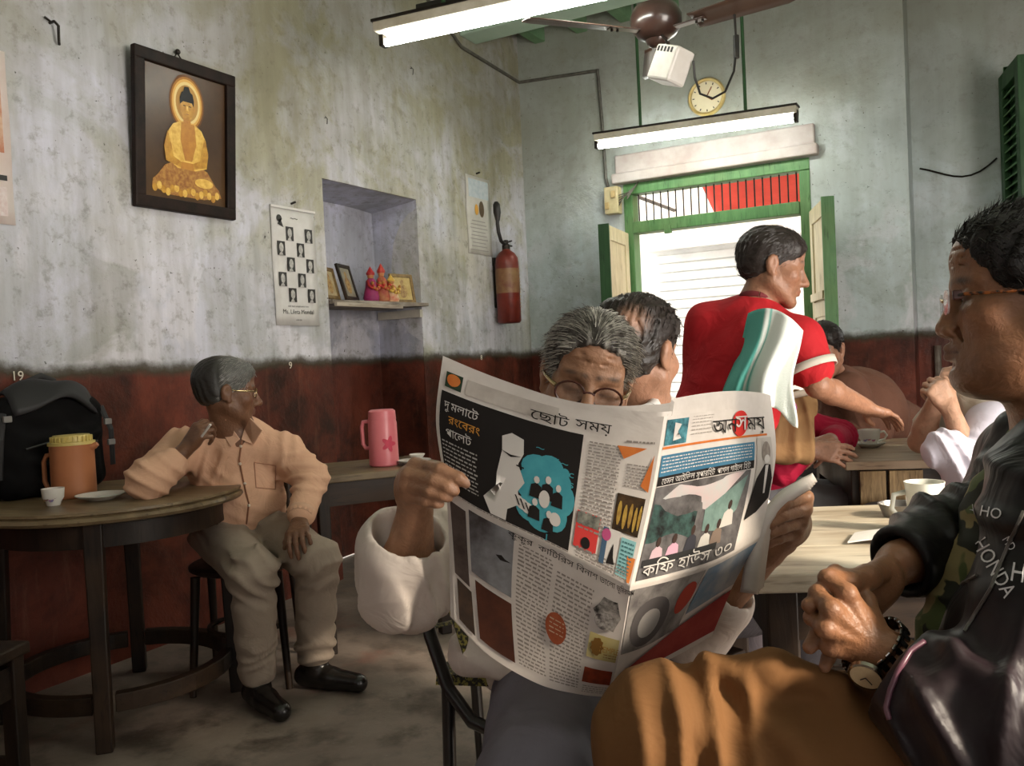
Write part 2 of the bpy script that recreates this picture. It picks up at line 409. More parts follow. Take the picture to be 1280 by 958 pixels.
# street door: frame, transom grille, two leaves
dr = struct('door_1', MB().box((DX0+.035, BY+.05, DZ/2-.041), (.07, .12, DZ-.082)).box((DX1-.035, BY+.05, DZ/2-.041), (.07, .12, DZ-.082))
            .box(((DX0+DX1)/2, BY+.05, DZ-.04), (DX1-DX0, .12, .08)).box(((DX0+DX1)/2, BY+.04, 2.125), (DX1-DX0-.142, .13, .085)), M_GREEN, bevel=.006)
nb = 21
for i in range(nb):
    x = DX0+.07+(DX1-DX0-.14)*(i+.5)/nb
    obj('transom_bar', MB().cyl((x, BY+.05, 2.16), (x, BY+.05, 2.385), .0055, n=6), M_IRON, dr)
obj('door_stop', MB().box(((DX0+DX1)/2-.33, BY-.02, 2.085), (.05, .03, .06)), M_GREEN, dr)
def leaf(name, hinge, ang, w_, hz, flip):
    """panelled leaf; local x runs from hinge to free edge, local -y is the cream room face"""
    lf = bpy.data.objects.new(name, None); COL.objects.link(lf); lf.parent = dr; lf.location = hinge; lf.rotation_euler = (0, 0, ang)
    z0, z1 = .02, hz
    o = MB(); o.box((.045, 0, (z0+z1)/2), (.09, .04, z1-z0)); o.box((w_-.045, 0, (z0+z1)/2), (.09, .04, z1-z0))
    for z in (z0+.06, .70, 1.42, z1-.05): o.box((w_/2, 0, z), (w_-.18, .04, .10))
    obj('leaf_frame', o, M_CREAM if not flip else M_CREAM, lf, bevel=.004)
    for a, b in ((z0+.11, .65), (.75, 1.37), (1.47, z1-.10)):
        obj('panel', MB().box((w_/2, .0, (a+b)/2), (w_-.16, .018, b-a+.02)), M_CREAM, lf, bevel=.004)
    obj('leaf_edge', MB().box((w_+.008, 0, (z0+z1)/2), (.018, .075, z1-z0)), M_GREEND if flip else M_GREEN, lf)
    obj('outer_board', MB().box((w_/2, .028 if not flip else -.028, (z0+z1)/2), (w_, .014, z1-z0)), M_GREEN, lf)
    obj('latch_bar', MB().box((w_/2, -.03 if not flip else .03, 1.50), (w_*.8, .02, .05)), M_CREAM, lf)
    return lf
leaf('door_leaf', (DX0+.02, BY-.04, 0), math.radians(-83), .58, 2.085, True)
leaf('door_leaf', (DX1+.012, BY-.04, 0), math.radians(-71), .58, 2.085, False)

# shuttered window at the right
wn = struct('window_1', MB().box((SX0+.03, RY+.05, (SZ0+SZ1)/2), (.06, .12, SZ1-SZ0)).box((SX1-.03, RY+.05, (SZ0+SZ1)/2), (.06, .12, SZ1-SZ0))
            .box(((SX0+SX1)/2, RY+.05, SZ1-.03), (SX1-SX0, .12, .06)).box(((SX0+SX1)/2, RY+.05, SZ0+.03), (SX1-SX0, .12, .06)), M_GREEN, bevel=.005)
for i in range(7):
    x = SX0+.06+(SX1-SX0-.12)*(i+.5)/7
    obj('window_bar', MB().cyl((x, RY+.06, SZ0), (x, RY+.06, SZ1), .008, n=6), M_IRON, wn)
sh = bpy.data.objects.new('shutter', None); COL.objects.link(sh); sh.parent = wn; sh.location = (SX0-.01, RY-.02, 0); sh.rotation_euler = (0, 0, math.radians(-78))
o = MB(); o.box((.04, 0, 1.88), (.08, .04, 1.9)); o.box((.44, 0, 1.88), (.08, .04, 1.9))
for z in (.97, 1.85, 2.78): o.box((.24, 0, z), (.32, .04, .1))
obj('shutter_frame', o, M_GREEND, sh, bevel=.004)
for k in range(30):
    z = 1.05+.0565*k
    if abs(z-1.85) > .07: obj('louvre', MB().box((.24, 0, z), (.33, .034, .008), Matrix.Rotation(.6, 3, 'X')), M_GREEN, sh)
o = MB(); o.box((.24, .03, 1.88), (.48, .012, 1.9)); obj('shutter_back', o, M_GREEND, sh)
sh2 = bpy.data.objects.new('shutter', None); COL.objects.link(sh2); sh2.parent = wn; sh2.location = (SX1+.01, RY-.02, 0); sh2.rotation_euler = (0, 0, math.radians(-60))
o = MB(); o.box((-.24, 0, 1.88), (.48, .03, 1.9)); obj('shutter_frame', o, M_GREEN, sh2, bevel=.004)

# conduit, hooks, seat numbers painted on the dado edge
M_DIRT = pm('grimy_conduit', (.06, .055, .045), (.12, .11, .09), 20, .6)
c_ = MB().tube([(WX+.014, 4.6, 3.78), (WX+.014, 5.34, 3.41), (WX+.014, BY-.02, 3.37), (-2.63, BY-.014, 3.33)], .012, 6)
tag(obj('electric_conduit', c_, M_DIRT, loc=(WX+.014, BY-.02, 3.37), world=True), 'thin grimy conduit running along the upper walls around the room corner', 'conduit')
c_ = MB().tube([(-2.62, BY-.014, 3.34), (-2.60, BY-.014, 2.9), (-2.59, BY-.016, 2.52), (-2.575, BY-.016, 2.455)], .012, 6)
tag(obj('electric_conduit', c_, M_DIRT, loc=(-2.6, BY-.016, 2.4), world=True), 'vertical conduit dropping down to the cream switch box beside the door', 'conduit')
sb = thing('switch_box', 'cream wooden switch box with loose wires beside the street door', 'switch box', (-2.53, BY, 2.34))
obj('backboard', MB().box((0, -.04, 0), (.11, .08, .20)), pm('cream_switch_wood', (.55, .48, .28), (.42, .35, .2), 12, .6), sb, bevel=.006)
for q_ in ((.02, .04), (-.03, -.04)): obj('switch', MB().box((q_[0], -.088, q_[1]), (.03, .02, .05)), pm('yellowed_bakelite', (.45, .33, .15)), sb, bevel=.003)
wr = MB()
for k in range(5): wr.tube([(.05, -.06, .02*k-.05), (.09+.015*k, -.08, .01*k), (.13, -.05-.01*k, .05-.015*k), (.16+.01*k, -.02, .08+.01*k)], .004, 5)
obj('wire', wr, M_DIRT, sb)
for (y, z, s, lab) in ((2.231, 2.63, 1.5, 'bent iron wall hook above the hanging calendar'), (3.86, 2.6, .6, 'small nail high on the wall right of the framed picture'), (4.72, 3.1, .7, 'rusty nail near the conduit high on the wall')):
    h = MB().tube([(WX-.01, y, z), (WX+.02*s, y, z), (WX+.028*s, y+.006*s, z-.012*s), (WX+.02*s, y+.01*s, z-.05*s), (WX+.012*s, y+.016*s, z-.055*s)], .004*s, 6)
    h.tube([(WX+.012, y, z), (WX+.015, y-.02*s, z+.008*s)], .003*s, 5)
    tag(obj('wall_hook', h, M_IRON, loc=(WX, y, z), world=True), lab, 'hook')
M_NUM = pm('white_number_paint', (.75, .70, .58))
for (y, z, s, lab) in ((2.006, 1.222, '19', 'painted seat number 19 on the dado behind the black backpack'), (3.479, 1.218, '9', 'painted seat number 9 on the dado near the wall niche'), (5.42, 1.215, '8', 'painted seat number 8 on the dado below the fire extinguisher')):
    mb = put_text(MB(), s, .052, lambda x, yy, y=y, z=z: (WX+.004, y+x, z+yy), bold=.002)
    tag(obj('painted_number', mb, M_NUM, loc=(WX, y, z), world=True, thick=.0015), lab, 'number')
# pipe on the recess edge
tag(obj('drain_pipe', MB().tube([(-.40, RY-.03, 0), (-.40, RY-.03, 1.15)], .022, 8), pm('rusty_pipe', (.10, .07, .05), (.2, .17, .14), 15, .7), loc=(-.4, RY-.03, 0), world=True), 'short grey pipe standing against the dado right of the door pier', 'pipe')
tag(obj('sagging_cable', MB().tube([(-.47+.05*i, RY-.014, 2.33-.12*math.sin(.35*i)*(.4+.1*i)/1.2) for i in range(10)], .006, 5), M_IRON, loc=(-.47, RY-.014, 2.33), world=True), 'black cable sagging across the shaded wall beside the green shutter', 'cable')

# ------------------------------------------------------------------ the street outside
M_ST = pm('sunlit_street_wall', (.74, .70, .62), (.60, .54, .46), 2.0, .9, .3)
st = tag(thing('street_building', '', ''), 'pale sunlit building wall across the lane seen through the doorway', 'building'); st.location = (-2.2, 9.3, 0)
obj('wall', MB().box((0, .1, 2.4), (6.5, .2, 4.8)), M_ST, st)
obj('plinth', MB().box((0, -.03, .25), (6.5, .08, .5)), pm('street_plinth', (.40, .33, .28), (.5, .45, .4), 4, .9), st)
g_ = pm('faded_grey_shutter', (.50, .50, .48), (.62, .62, .58), 4, .7)
rs = obj('roller_shutter', MB().box((-.55, -.01, 1.25), (1.15, .05, 2.1)), g_, st)
for k in range(20): obj('slat', MB().box((-.55, -.045, .3+.1*k), (1.12, .02, .085)), g_, rs, bevel=.006)
obj('shutter_hood', MB().box((-.55, -.08, 2.38), (1.3, .2, .18)), g_, st)
pg = pm('pasted_bill_grey', (.52, .51, .50), (.68, .67, .64), 9, .8); pb = pm('pasted_bill_buff', (.70, .60, .45), (.6, .5, .36), 5, .8)
for (x, z, a, b, m) in ((.45, 1.7, .34, .5, pg), (.9, 1.9, .3, .42, pb), (.62, 1.15, .42, .3, pb), (1.1, 1.3, .26, .38, pg), (.3, 2.35, .24, .3, pg)):
    obj('pasted_bill', MB().box((x, -.004, z), (a, .012, b), Matrix.Rotation(random.uniform(-.05, .05), 3, 'Y')), m, st)
obj('door_sill', MB().box((1.35, -.05, 2.1), (.9, .1, .06)), pm('blue_green_board', (.20, .42, .36), (.28, .5, .42), 4, .7), st)
cl = MB().surf(lambda u, v: (-2.3+3.0*u, 7.25+.9*v+.05*math.sin(9*u), 2.78-.36*v*(1-.2*u)-.12*math.sin(3.1*u)+.03*math.sin(14*u+5*v)), 40, 14)
tag(obj('street_awning', cl, pm('red_awning_cloth', (.72, .06, .03), (.55, .04, .02), 3, .8, .2), loc=(-1.0, 7.6, 2.3), world=True, smooth=180, thick=.01), 'red cloth awning strung over the lane outside the door', 'awning')
for (x, y, z0, lab) in ((-3.1, 7.35, 2.72, 'thin dark wall bracket pole at the left end of the red awning'), (.75, 7.35, 2.72, 'thin dark bracket pole at the right end of the red awning')):
    tag(obj('awning_pole', MB().cyl((x, BY+.3, z0), (x, 9.26, z0), .02, n=8), M_IRON, loc=(x, BY+.3, z0), world=True), lab, 'pole')
# ================================================================== THINGS ON THE WALLS AND CEILING
M_DARKW = wood_mat('dark_stained_wood', (.005, .003, .002), (.022, .012, .007), .5, 'z', 6, (.07, .036, .016), .4)
M_DARKWX = wood_mat('dark_stained_wood_rails', (.005, .003, .002), (.022, .012, .007), .5, 'x', 6, (.07, .036, .016), .4)
M_BLACK = pm('black_paint', (.008, .007, .006), (.02, .016, .013), 20, .4)
M_WHITE = pm('white_enamel', (.72, .70, .66), (.6, .57, .52), 9, .45)
M_PAPER = pm('calendar_paper', (.70, .68, .66), (.62, .60, .57), 10, .7)
M_INK = pm('black_ink', (.025, .023, .022))

def onwall(y0, z0, x=WX, ry=0.0):
    return lambda u, v, h=0.0: (x+h, y0+u, z0+v)

# ---- framed picture of a seated golden figure
fy0, fy1, fz0, fz1 = 2.56, 3.13, 1.94, 2.63
pic = thing('framed_picture', 'dark framed print of a golden seated figure with a glowing halo on the left wall', 'picture', (WX, (fy0+fy1)/2, fz0))
M_FR = pm('black_frame_wood', (.007, .004, .003), (.020, .010, .007), 12, .55, .2, spec=.2)
yc = (fy0+fy1)/2; W2, H = (fy1-fy0)/2, fz1-fz0
tilt = lambda v: .004+.05*v/H                              # the top leans out a little on its cord
def pf(u, v, h=0.0): return (tilt(v)+h, u, v)
def pquad(u0, u1, v0, v1, h0, h1):
    m = MB(); P = [pf(u, v, h) for h in (h0, h1) for (u, v) in ((u0, v0), (u1, v0), (u1, v1), (u0, v1))]
    return m.add(P, [(0,3,2,1),(4,5,6,7),(0,1,5,4),(1,2,6,5),(2,3,7,6),(3,0,4,7)])
for q in ((-W2, W2, 0, .055), (-W2, W2, H-.055, H)): obj('frame_rail', pquad(q[0], q[1], q[2], q[3], 0, .03), M_FR, pic, bevel=.006)
for q in ((-W2, -W2+.055), (W2-.055, W2)): obj('frame_stile', pquad(q[0], q[1], .05, H-.05, 0, .03), M_FR, pic, bevel=.006)
obj('print', pquad(-W2+.05, W2-.05, .05, H-.05, .006, .012), pm('brown_print_ground', (.050, .022, .008), (.085, .042, .014), 4, .35), pic)
def flat(pts, h, name, m):                                   # a flat printed shape
    obj(name, MB().add([pf(u, v, h) for u, v in pts], [tuple(range(len(pts)))]), m, pic)
def ellp(cu, cv, a, b, n=28, t0=0, t1=2*math.pi): return [(cu+a*math.cos(t0+(t1-t0)*i/n), cv+b*math.sin(t0+(t1-t0)*i/n)) for i in range(n)]
g1 = pm('print_gold', (.62, .34, .05), (.42, .19, .025), 30, .35, detail=3); g2 = pm('print_gold_light', (.85, .58, .14), (.65, .36, .06), 40, .35)
g3 = pm('print_skin_gold', (.55, .25, .04), (.42, .17, .03), 20, .35); gk = pm('print_black', (.008, .008, .010)); gb = pm('print_rose', (.28, .10, .03), (.5, .26, .06), 60, .35)
for i, (a, c) in enumerate(((.098, (.14, .055, .012)), (.090, (.40, .16, .02)), (.082, (.72, .42, .10)), (.073, (.80, .62, .26)), (.062, (.46, .25, .06)))):
    flat(ellp(.005, .50, a*1.02, a*1.32), .0125+.0003*i, 'halo', pm('print_halo', c))
flat([(-.19, .10), (-.185, .135), (-.15, .165), (-.08, .185), (.08, .185), (.15, .16), (.19, .13), (.205, .095), (.10, .075), (-.10, .075)], .0142, 'lotus_base', gb)
for i in range(16):
    u = -.175+.0235*i; flat(ellp(u, .098+.012*math.sin(i*1.7), .014, .018, 10), .0146, 'petal', g2 if i % 2 else g1)
flat([(-.165, .15), (-.12, .205), (-.05, .235), (.05, .235), (.12, .205), (.165, .15), (.12, .125), (0, .115), (-.12, .125)], .0150, 'crossed_legs', gb)
flat(ellp(.10, .150, .055, .022, 16), .0153, 'foot', g2)
flat([(-.10, .23), (-.115, .30), (-.10, .36), (-.075, .395), (-.03, .415), (.04, .415), (.085, .39), (.11, .35), (.125, .28), (.115, .22), (.05, .20), (-.05, .20)], .0154, 'robe', g2)
flat([(-.03, .41), (-.035, .33), (-.01, .24), (.03, .24), (.055, .32), (.045, .41)], .0158, 'chest', g3)
for s_ in (-1, 1): flat([(s_*.105, .36), (s_*.125, .29), (s_*.115, .225), (s_*.03, .205), (s_*.02, .225), (s_*.075, .25), (s_*.085, .30)], .0160, 'sleeve', g1)
flat([(-.035, .20), (-.03, .232), (.035, .232), (.04, .20)], .0164, 'hands', g3)
flat([(-.018, .40), (-.018, .435), (.022, .435), (.024, .40)], .0164, 'neck', g3)
flat(ellp(.003, .475, .037, .052), .0167, 'face', g1)
flat([(-.037, .49), (-.038, .52), (-.028, .545), (-.018, .55), (-.012, .572), (.012, .575), (.022, .552), (.034, .545), (.042, .515), (.040, .488), (.03, .505), (-.02, .505)], .0171, 'hair', gk)
for s_ in (-1, 1):
    flat(ellp(.003+s_*.016, .487, .009, .0022, 8), .0174, 'eye', gk)
    flat([(.003+s_*.038, .455), (.003+s_*.047, .48), (.003+s_*.039, .495)], .0169, 'ear', g3)
flat([(-.003, .487), (.008, .487), (.010, .465), (-.004, .465)], .0173, 'nose', g2)
flat(ellp(.003, .450, .011, .003, 8), .0174, 'mouth', gb)
obj('hanging_cord', MB().tube([(.03, -.05, H-.01), (.02, -.005, H+.045), (.03, .035, H-.01)], .004, 5).ball((.022, -.003, H+.05), .013, 8, 6), M_IRON, pic)

# ---- calendars
def sheet(parent, name, y0, y1, z0, z1, mat, h=.006, curl=.0, ns=8):
    m = MB().surf(lambda u, v: (h+curl*(1-v)**2*.03+.003*math.sin(9*v+3*u), y0+(y1-y0)*u, z0+(z1-z0)*v), 6, ns)
    return obj(name, m, mat, parent, smooth=180, thick=.0025)
cal = thing('wall_calendar', 'white calendar sheet with a chequerboard of small black portraits beside the niche', 'calendar', (WX, 3.555, 1.43))
sheet(cal, 'paper', -.165, .165, 0, .62, M_PAPER)
obj('top_strip', MB().box((.010, 0, .62), (.012, .335, .012)), M_PAPER, cal)
obj('nail', MB().tube([(0, 0, .65), (.03, 0, .655)], .006, 6), M_IRON, cal)
gph = pm('portrait_grey', (.55, .53, .5), (.3, .29, .28), 60, .6)
for r_ in range(5):
    for c__ in range(2):
        u = -.095+.145*c__ + (.068 if r_ % 2 == 0 else 0) - .01; v = .485-.081*r_
        obj('portrait', MB().box((.0125, u, v), (.0012, .056, .074)), M_INK, cal)
        fm = MB().add([(.0135, u+.016*math.cos(a), v+.004+.025*math.sin(a)) for a in [k*math.pi/6 for k in range(12)]], [tuple(range(12))])
        fm.add([(.0135, u-.02, v-.036), (.0135, u+.012, v-.036), (.0135, u+.004, v-.02), (.0135, u-.01, v-.022)], [(0, 1, 2, 3)])
        obj('portrait_face', fm, gph, cal)
for s_, z_, q_ in (('Ms. Lileta Mondal', .034, .072), ('with best compliments from', .014, .102), ('calendar', .014, .03), ('~~', .05, .57)):
    obj('lettering', put_text(MB(), s_, z_, lambda x, y: (.0125, x*.98, q_+y)), M_INK, cal)
obj('emblem', MB().add([(.0125, -.11+.02*math.cos(k), .56+.02*math.sin(k)) for k in np.linspace(0, 6, 10)], [tuple(range(10))]).add([(.0125, -.125, .53), (.0125, -.08, .515), (.0125, -.1, .56)], [(0, 1, 2)]), M_INK, cal)

cal2 = thing('wall_calendar', 'pale calendar half hidden behind the fire extinguisher', 'calendar', (WX, 5.48, 1.96))
sheet(cal2, 'paper', -.165, .165, 0, .56, pm('yellowed_paper', (.62, .60, .54), (.52, .5, .44), 8, .7))
obj('header', MB().box((.011, 0, .47), (.0012, .27, .13)), pm('pale_blue_print', (.42, .50, .54), (.55, .6, .62), 30), cal2)
obj('figure_print', MB().add([(.0118, .03+.035*math.cos(k), .33+.06*math.sin(k)) for k in np.linspace(0, 6, 14)], [tuple(range(14))]), pm('print_dark', (.12, .08, .04)), cal2)
obj('sun_print', MB().add([(.0122, -.04+.025*math.cos(k), .32+.04*math.sin(k)) for k in np.linspace(0, 6, 12)], [tuple(range(12))]), pm('print_orange', (.7, .36, .05)), cal2)
ln = MB()
for k in range(9): ln.box((.0115, -.02, .03+.026*k), (.001, .24-.03*(k % 3), .006))
obj('printed_lines', ln, pm('grey_print', (.35, .33, .30)), cal2)['kind'] = 'stuff'
obj('nail', MB().tube([(0, 0, .585), (.03, 0, .59)], .006, 6), M_IRON, cal2)

cal3 = thing('wall_calendar', 'pinkish picture calendar with a dark ribbon band left of the framed print', 'calendar', (WX, 1.88, 1.80))
sheet(cal3, 'paper', -.2, .155, 0, .66, pm('rosy_calendar_paper', (.62, .50, .45), (.7, .62, .58), 5, .6))
obj('picture', MB().box((.012, -.03, .44), (.0012, .31, .34)), pm('red_brown_picture', (.45, .16, .08), (.68, .50, .36), 9, .5), cal3)
obj('band', MB().box((.012, -.03, .175), (.0012, .32, .02)), M_INK, cal3)
obj('date_grid', MB().box((.0118, -.03, .085), (.001, .31, .11)), pm('date_print', (.62, .48, .46), (.72, .64, .62), 60), cal3)

# ---- fire extinguisher
ex = thing('fire_extinguisher', 'red fire extinguisher with black hose hung on the left wall by the corner', 'extinguisher', (WX+.11, 5.67, 1.46))
M_RED = pm('dull_red_enamel', (.20, .026, .014), (.11, .016, .010), 9, .38, .08)
obj('cylinder', MB().lathe([(0, 0), (.075, 0), (.088, .015), (.088, .44), (.082, .48), (.06, .515), (.032, .535), (.028, .55), (0, .55)], 28), M_RED, ex, smooth=50)
obj('label_panel', MB().lathe([(.0892, .22), (.0892, .40)], 40), pm('faded_label', (.26, .15, .06), (.18, .06, .03), 12, .5), ex, smooth=60)
lt = MB()
for k in range(11): lt.box((.078, .040, .12+.026*k), (.012, .04-.008*(k % 3), .010), rotz(.46))
obj('printed_lines', lt, pm('label_white', (.55, .45, .35)), ex)['kind'] = 'stuff'
obj('valve', MB().lathe([(0, .54), (.03, .54), (.03, .575), (.018, .585), (.018, .61), (0, .615)], 14), M_IRON, ex, smooth=40)
obj('lever', MB().box((.0, .03, .60), (.018, .11, .012), Matrix.Rotation(.25, 3, 'X')).box((.0, .035, .575), (.018, .10, .012)), M_IRON, ex, bevel=.003)
obj('hose', MB().tube([(0, -.02, .58), (0, -.07, .60), (0, -.10, .66), (0, -.11, .72), (0, -.105, .76)], .014, 8), M_BLACK, ex, smooth=60)
obj('horn', MB().tube([(0, -.105, .74), (0, -.108, .80), (0, -.112, .86), (0, -.114, .88)], [.015, .028, .026, .012], 12), M_BLACK, ex, smooth=60)
obj('wall_bracket', MB().box((-.095, 0, .46), (.02, .06, .06)).box((-.1, 0, .3), (.012, .05, .36)), M_IRON, ex)

# ---- niche shelf and what stands on it
shf = thing('niche_shelf', 'splintered plank shelf set across the wall niche', 'shelf', (WX-.16, 4.26, 1.52))
obj('board', MB().add([(-.19, -.445, .03), (.185, -.44, .035), (.20, .0, .028), (.205, .47, .045), (-.19, .44, .04), (-.19, -.445, .055), (.185, -.44, .058), (.20, .0, .056), (.205, .47, .066), (-.19, .44, .06)],
    [(4, 3, 2, 1, 0), (5, 6, 7, 8, 9), (0, 1, 6, 5), (1, 2, 7, 6), (2, 3, 8, 7), (3, 4, 9, 8), (4, 0, 5, 9)]), wood_mat('grey_shelf_wood', (.05, .038, .028), (.36, .30, .24), .7, 'y', 6, (.5, .44, .38), .6), shf, bevel=.003)
obj('front_lip', MB().box((.195, -.12, .032), (.02, .62, .022)), wood_mat('pale_lip_wood', (.28, .22, .17), (.5, .44, .36), .7, 'y', 6), shf)
obj('cleat', MB().box((0, .43, .0), (.34, .03, .05)), M_REVEAL, shf)
def small_frame(y, w_, h, lean, yaw, fm, im, lab):
    t = thing('picture_frame', lab, 'picture', (WX-.045, y, 1.586), yaw)
    R = Matrix.Rotation(-lean, 3, 'Y'); q = lambda c: R @ Vector(c)
    for s_ in (-1, 1): obj('frame_stile', MB().box(q((0, s_*(w_/2-.011), h/2)), (.018, .022, h), R), fm, t, bevel=.003)
    for z in (.011, h-.011): obj('frame_rail', MB().box(q((0, 0, z)), (.018, w_-.04, .022), R), fm, t, bevel=.003)
    obj('picture', MB().box(q((-.002, 0, h/2)), (.008, w_-.03, h-.03), R), im, t)
    obj('motif', MB().add([tuple(q((.0025, w_*.2*math.cos(k), h*.42+h*.24*math.sin(k)))) for k in np.linspace(0, 6, 14)], [tuple(range(14))])
        .add([tuple(q((.0028, w_*.09*math.cos(k), h*.72+h*.09*math.sin(k)))) for k in np.linspace(0, 6, 10)], [tuple(range(10))]), pm('motif_print', (.22, .10, .04), (.5, .34, .12), 40), t)
M_GOLD = pm('dull_gilt', (.30, .19, .07), (.16, .10, .04), 30, .45, metal=.3)
small_frame(3.905, .17, .19, .22, .25, M_GOLD, pm('buff_icon', (.35, .27, .15), (.5, .4, .24), 20, .5), 'small gilt framed icon leaning in the niche corner')
small_frame(4.075, .19, .22, .26, .30, M_DARKW, pm('grey_icon', (.20, .18, .14), (.32, .29, .22), 14, .3), 'dark framed grey icon leaning on the niche shelf')
small_frame(4.59, .20, .19, .16, -.15, M_GOLD, pm('ochre_icon', (.45, .31, .08), (.6, .45, .18), 18, .5), 'gilt framed ochre icon beside the garlanded figurines')
def idol(y, c1, c2, lab, h):
    t = thing('figurine', lab, 'figurine', (WX-.03, y, 1.586))
    obj('robe', MB().lathe([(0, 0), (.045, 0), (.05, .02), (.035, h*.4), (.03, h*.6), (.016, h*.68), (0, h*.7)], 14), c1, t, smooth=60)
    obj('head', MB().ball((0, 0, h*.76), (.02, .02, .024), 10, 8), pm('figurine_skin', (.5, .2, .07)), t, smooth=180)
    obj('crown', MB().lathe([(.024, h*.78), (.026, h*.84), (.012, h*.95), (0, h*1.05)], 10), c2, t, smooth=40)
    for k in range(9):
        a = -1.3+.33*k; obj('garland_flower', MB().ball((.04, .036*math.sin(a), h*.34+.05*math.cos(a)*-1+.05), .011, 7, 5), c2 if k % 2 else pm('marigold', (.45, .20, .04)), t, smooth=180)
    for s_ in (-1, 1): obj('arm', MB().tube([(0, s_*.028, h*.6), (.02, s_*.045, h*.45), (.04, s_*.03, h*.36)], .009, 6), c2, t, smooth=180)
    return t
idol(4.235, pm('magenta_cloth', (.36, .02, .11), (.24, .015, .10), 20), pm('scarlet_foil', (.42, .02, .02), rough=.5), 'magenta robed figurine with scarlet crown on the niche shelf', .20)
idol(4.34, pm('red_cloth', (.34, .03, .025), (.42, .17, .06), 25), pm('red_foil', (.45, .035, .02), rough=.5), 'tall red garlanded figurine in the middle of the niche shelf', .225)
idol(4.435, pm('cream_gold_cloth', (.7, .6, .35), (.6, .15, .08), 25), pm('gold_foil', (.75, .5, .1), rough=.3), 'cream and gold garlanded figurine next to the ochre icon', .165)

# ---- tube lights
M_TUBE = emit_mat('fluorescent_tube', (.97, 1.0, .92), 32.0)
M_FIX = pm('dirty_white_batten', (.62, .58, .48), (.45, .40, .30), 10, .5)
def tube_light(pL, pR, lab, rods, wide, lum):
    pL = np.array(pL); pR = np.array(pR); c = (pL+pR)/2; d = pR-pL; L = np.linalg.norm(d); yaw = math.atan2(d[1], d[0]); pit = math.asin(d[2]/L)
    t = thing('tube_light', lab, 'lamp', tuple(c), yaw); R = Matrix.Rotation(-pit, 3, 'Y')
    Q = lambda p: tuple(R @ Vector(p))
    obj('batten', MB().box(Q((0, .0, .055)), (L, wide, .045), R), M_FIX, t, bevel=.006)
    obj('batten_edge', MB().box(Q((0, 0, .082)), (L+.01, wide+.012, .012), R), M_IRON, t)
    for s_ in (-1, 1): obj('lamp_holder', MB().box(Q((s_*(L/2-.01), 0, .018)), (.025, .05, .075), R), M_IRON, t, bevel=.004)
    obj('tube', MB().cyl(Q((-L/2+.02, 0, 0)), Q((L/2-.02, 0, 0)), .019, n=14), lum, t, smooth=60)
    obj('starter', MB().cyl(Q((.18*L, .03, .03)), Q((.18*L, .03, .0)), .016, n=10), pm('starter_can', (.6, .6, .58), rough=.35), t, smooth=60)
    for (x, y) in rods: obj('hanging_rod', MB().cyl(Q((x, y, .085)), (x, y, CZ-c[2]), .011, n=8), M_GREEND, t, smooth=60)
    return t
tube_light((-2.451, 5.70, 2.645), (-1.09, 5.70, 2.60), 'lit tube light hanging on two rods above the street door', [(-.35, 0), (.36, 0)], .09, M_TUBE)
tube_light((.55, 1.15, 2.75), (1.75, 1.3, 2.75), 'added tube light batten over the pale table, out of view', [(-.4, 0), (.4, 0)], .09, M_TUBE)  # unseen tube, added to keep the room and near figures bright
t1 = tube_light((-2.57, 3.45, 2.74), (-1.33, 3.585, 2.74), 'lit tube light batten hanging beside the ceiling fan', [(-.3, .03), (.42, .03)], .16, M_TUBE)
obj('spare_batten', MB().box((.05, .10, .16), (1.05, .04, .05)), M_BLACK, t1, bevel=.005)

# ---- ceiling fan, junction box and its cable
fan = thing('ceiling_fan', 'brown three bladed ceiling fan hanging from the ceiling', 'fan', (-1.38, 3.98, 2.70))
M_FAN = pm('brown_fan_enamel', (.055, .028, .02), (.035, .018, .014), 8, .28, coat=.3)
M_BLADE = pm('brown_blade_enamel', (.10, .055, .035), (.07, .04, .028), 5, .42)
obj('motor', MB().lathe([(0, -.05), (.05, -.05), (.09, -.03), (.118, .01), (.12, .06), (.10, .10), (.05, .12), (0, .12)], 30), M_FAN, fan, smooth=45)
obj('bottom_cap', MB().lathe([(0, -.085), (.02, -.085), (.045, -.07), (.052, -.05), (0, -.05)], 20), M_FAN, fan, smooth=45)
obj('down_rod', MB().cyl((0, 0, .11), (0, 0, CZ-2.73-.05), .013, n=10), M_FAN, fan, smooth=60)
obj('canopy', MB().lathe([(0, 1.07), (.07, 1.07), (.06, 1.0), (.02, .96), (0, .96)], 20), M_FAN, fan, smooth=45)
for k, a in enumerate((-.17, -.17+2.094, -.17+4.189)):
    bl = bpy.data.objects.new('blade', None); COL.objects.link(bl); bl.parent = fan; bl.rotation_euler = (0, 0, a)
    obj('blade_iron', MB().box((.17, 0, -.015), (.16, .045, .008)), M_FAN, bl, bevel=.003)
    R = Matrix.Rotation(-.24, 3, 'X')
    m = MB().surf(lambda u, v: tuple(R @ Vector((.19+.46*u, (.5-v)*(.125+.035*u)*(1 if u < .97 else .8), .006*math.sin(math.pi*v)-.015))), 10, 4)
    obj('blade_panel', m, M_BLADE, bl, smooth=60, thick=.005)
    for x in (.205, .235): obj('screw', MB().cyl((x, 0, -.03), (x, 0, -.008), .006, n=6), M_IRON, bl)
jb = thing('hanging_box', 'white square electrical box hanging below the ceiling fan', 'box', (-1.27, 3.83, 2.47))
R = Matrix.Rotation(.42, 3, 'Y') @ Matrix.Rotation(-.45, 3, 'Z')
obj('case', MB().box((0, 0, 0), (.145, .11, .155), R), pm('white_box_plastic', (.74, .71, .67), (.62, .58, .53), 8, .4), jb, bevel=.012)
for k in range(5): obj('vent_slot', MB().box(tuple(R @ Vector((-.05+.022*k, -.056, .055))), (.008, .006, .022), R), M_INK, jb)
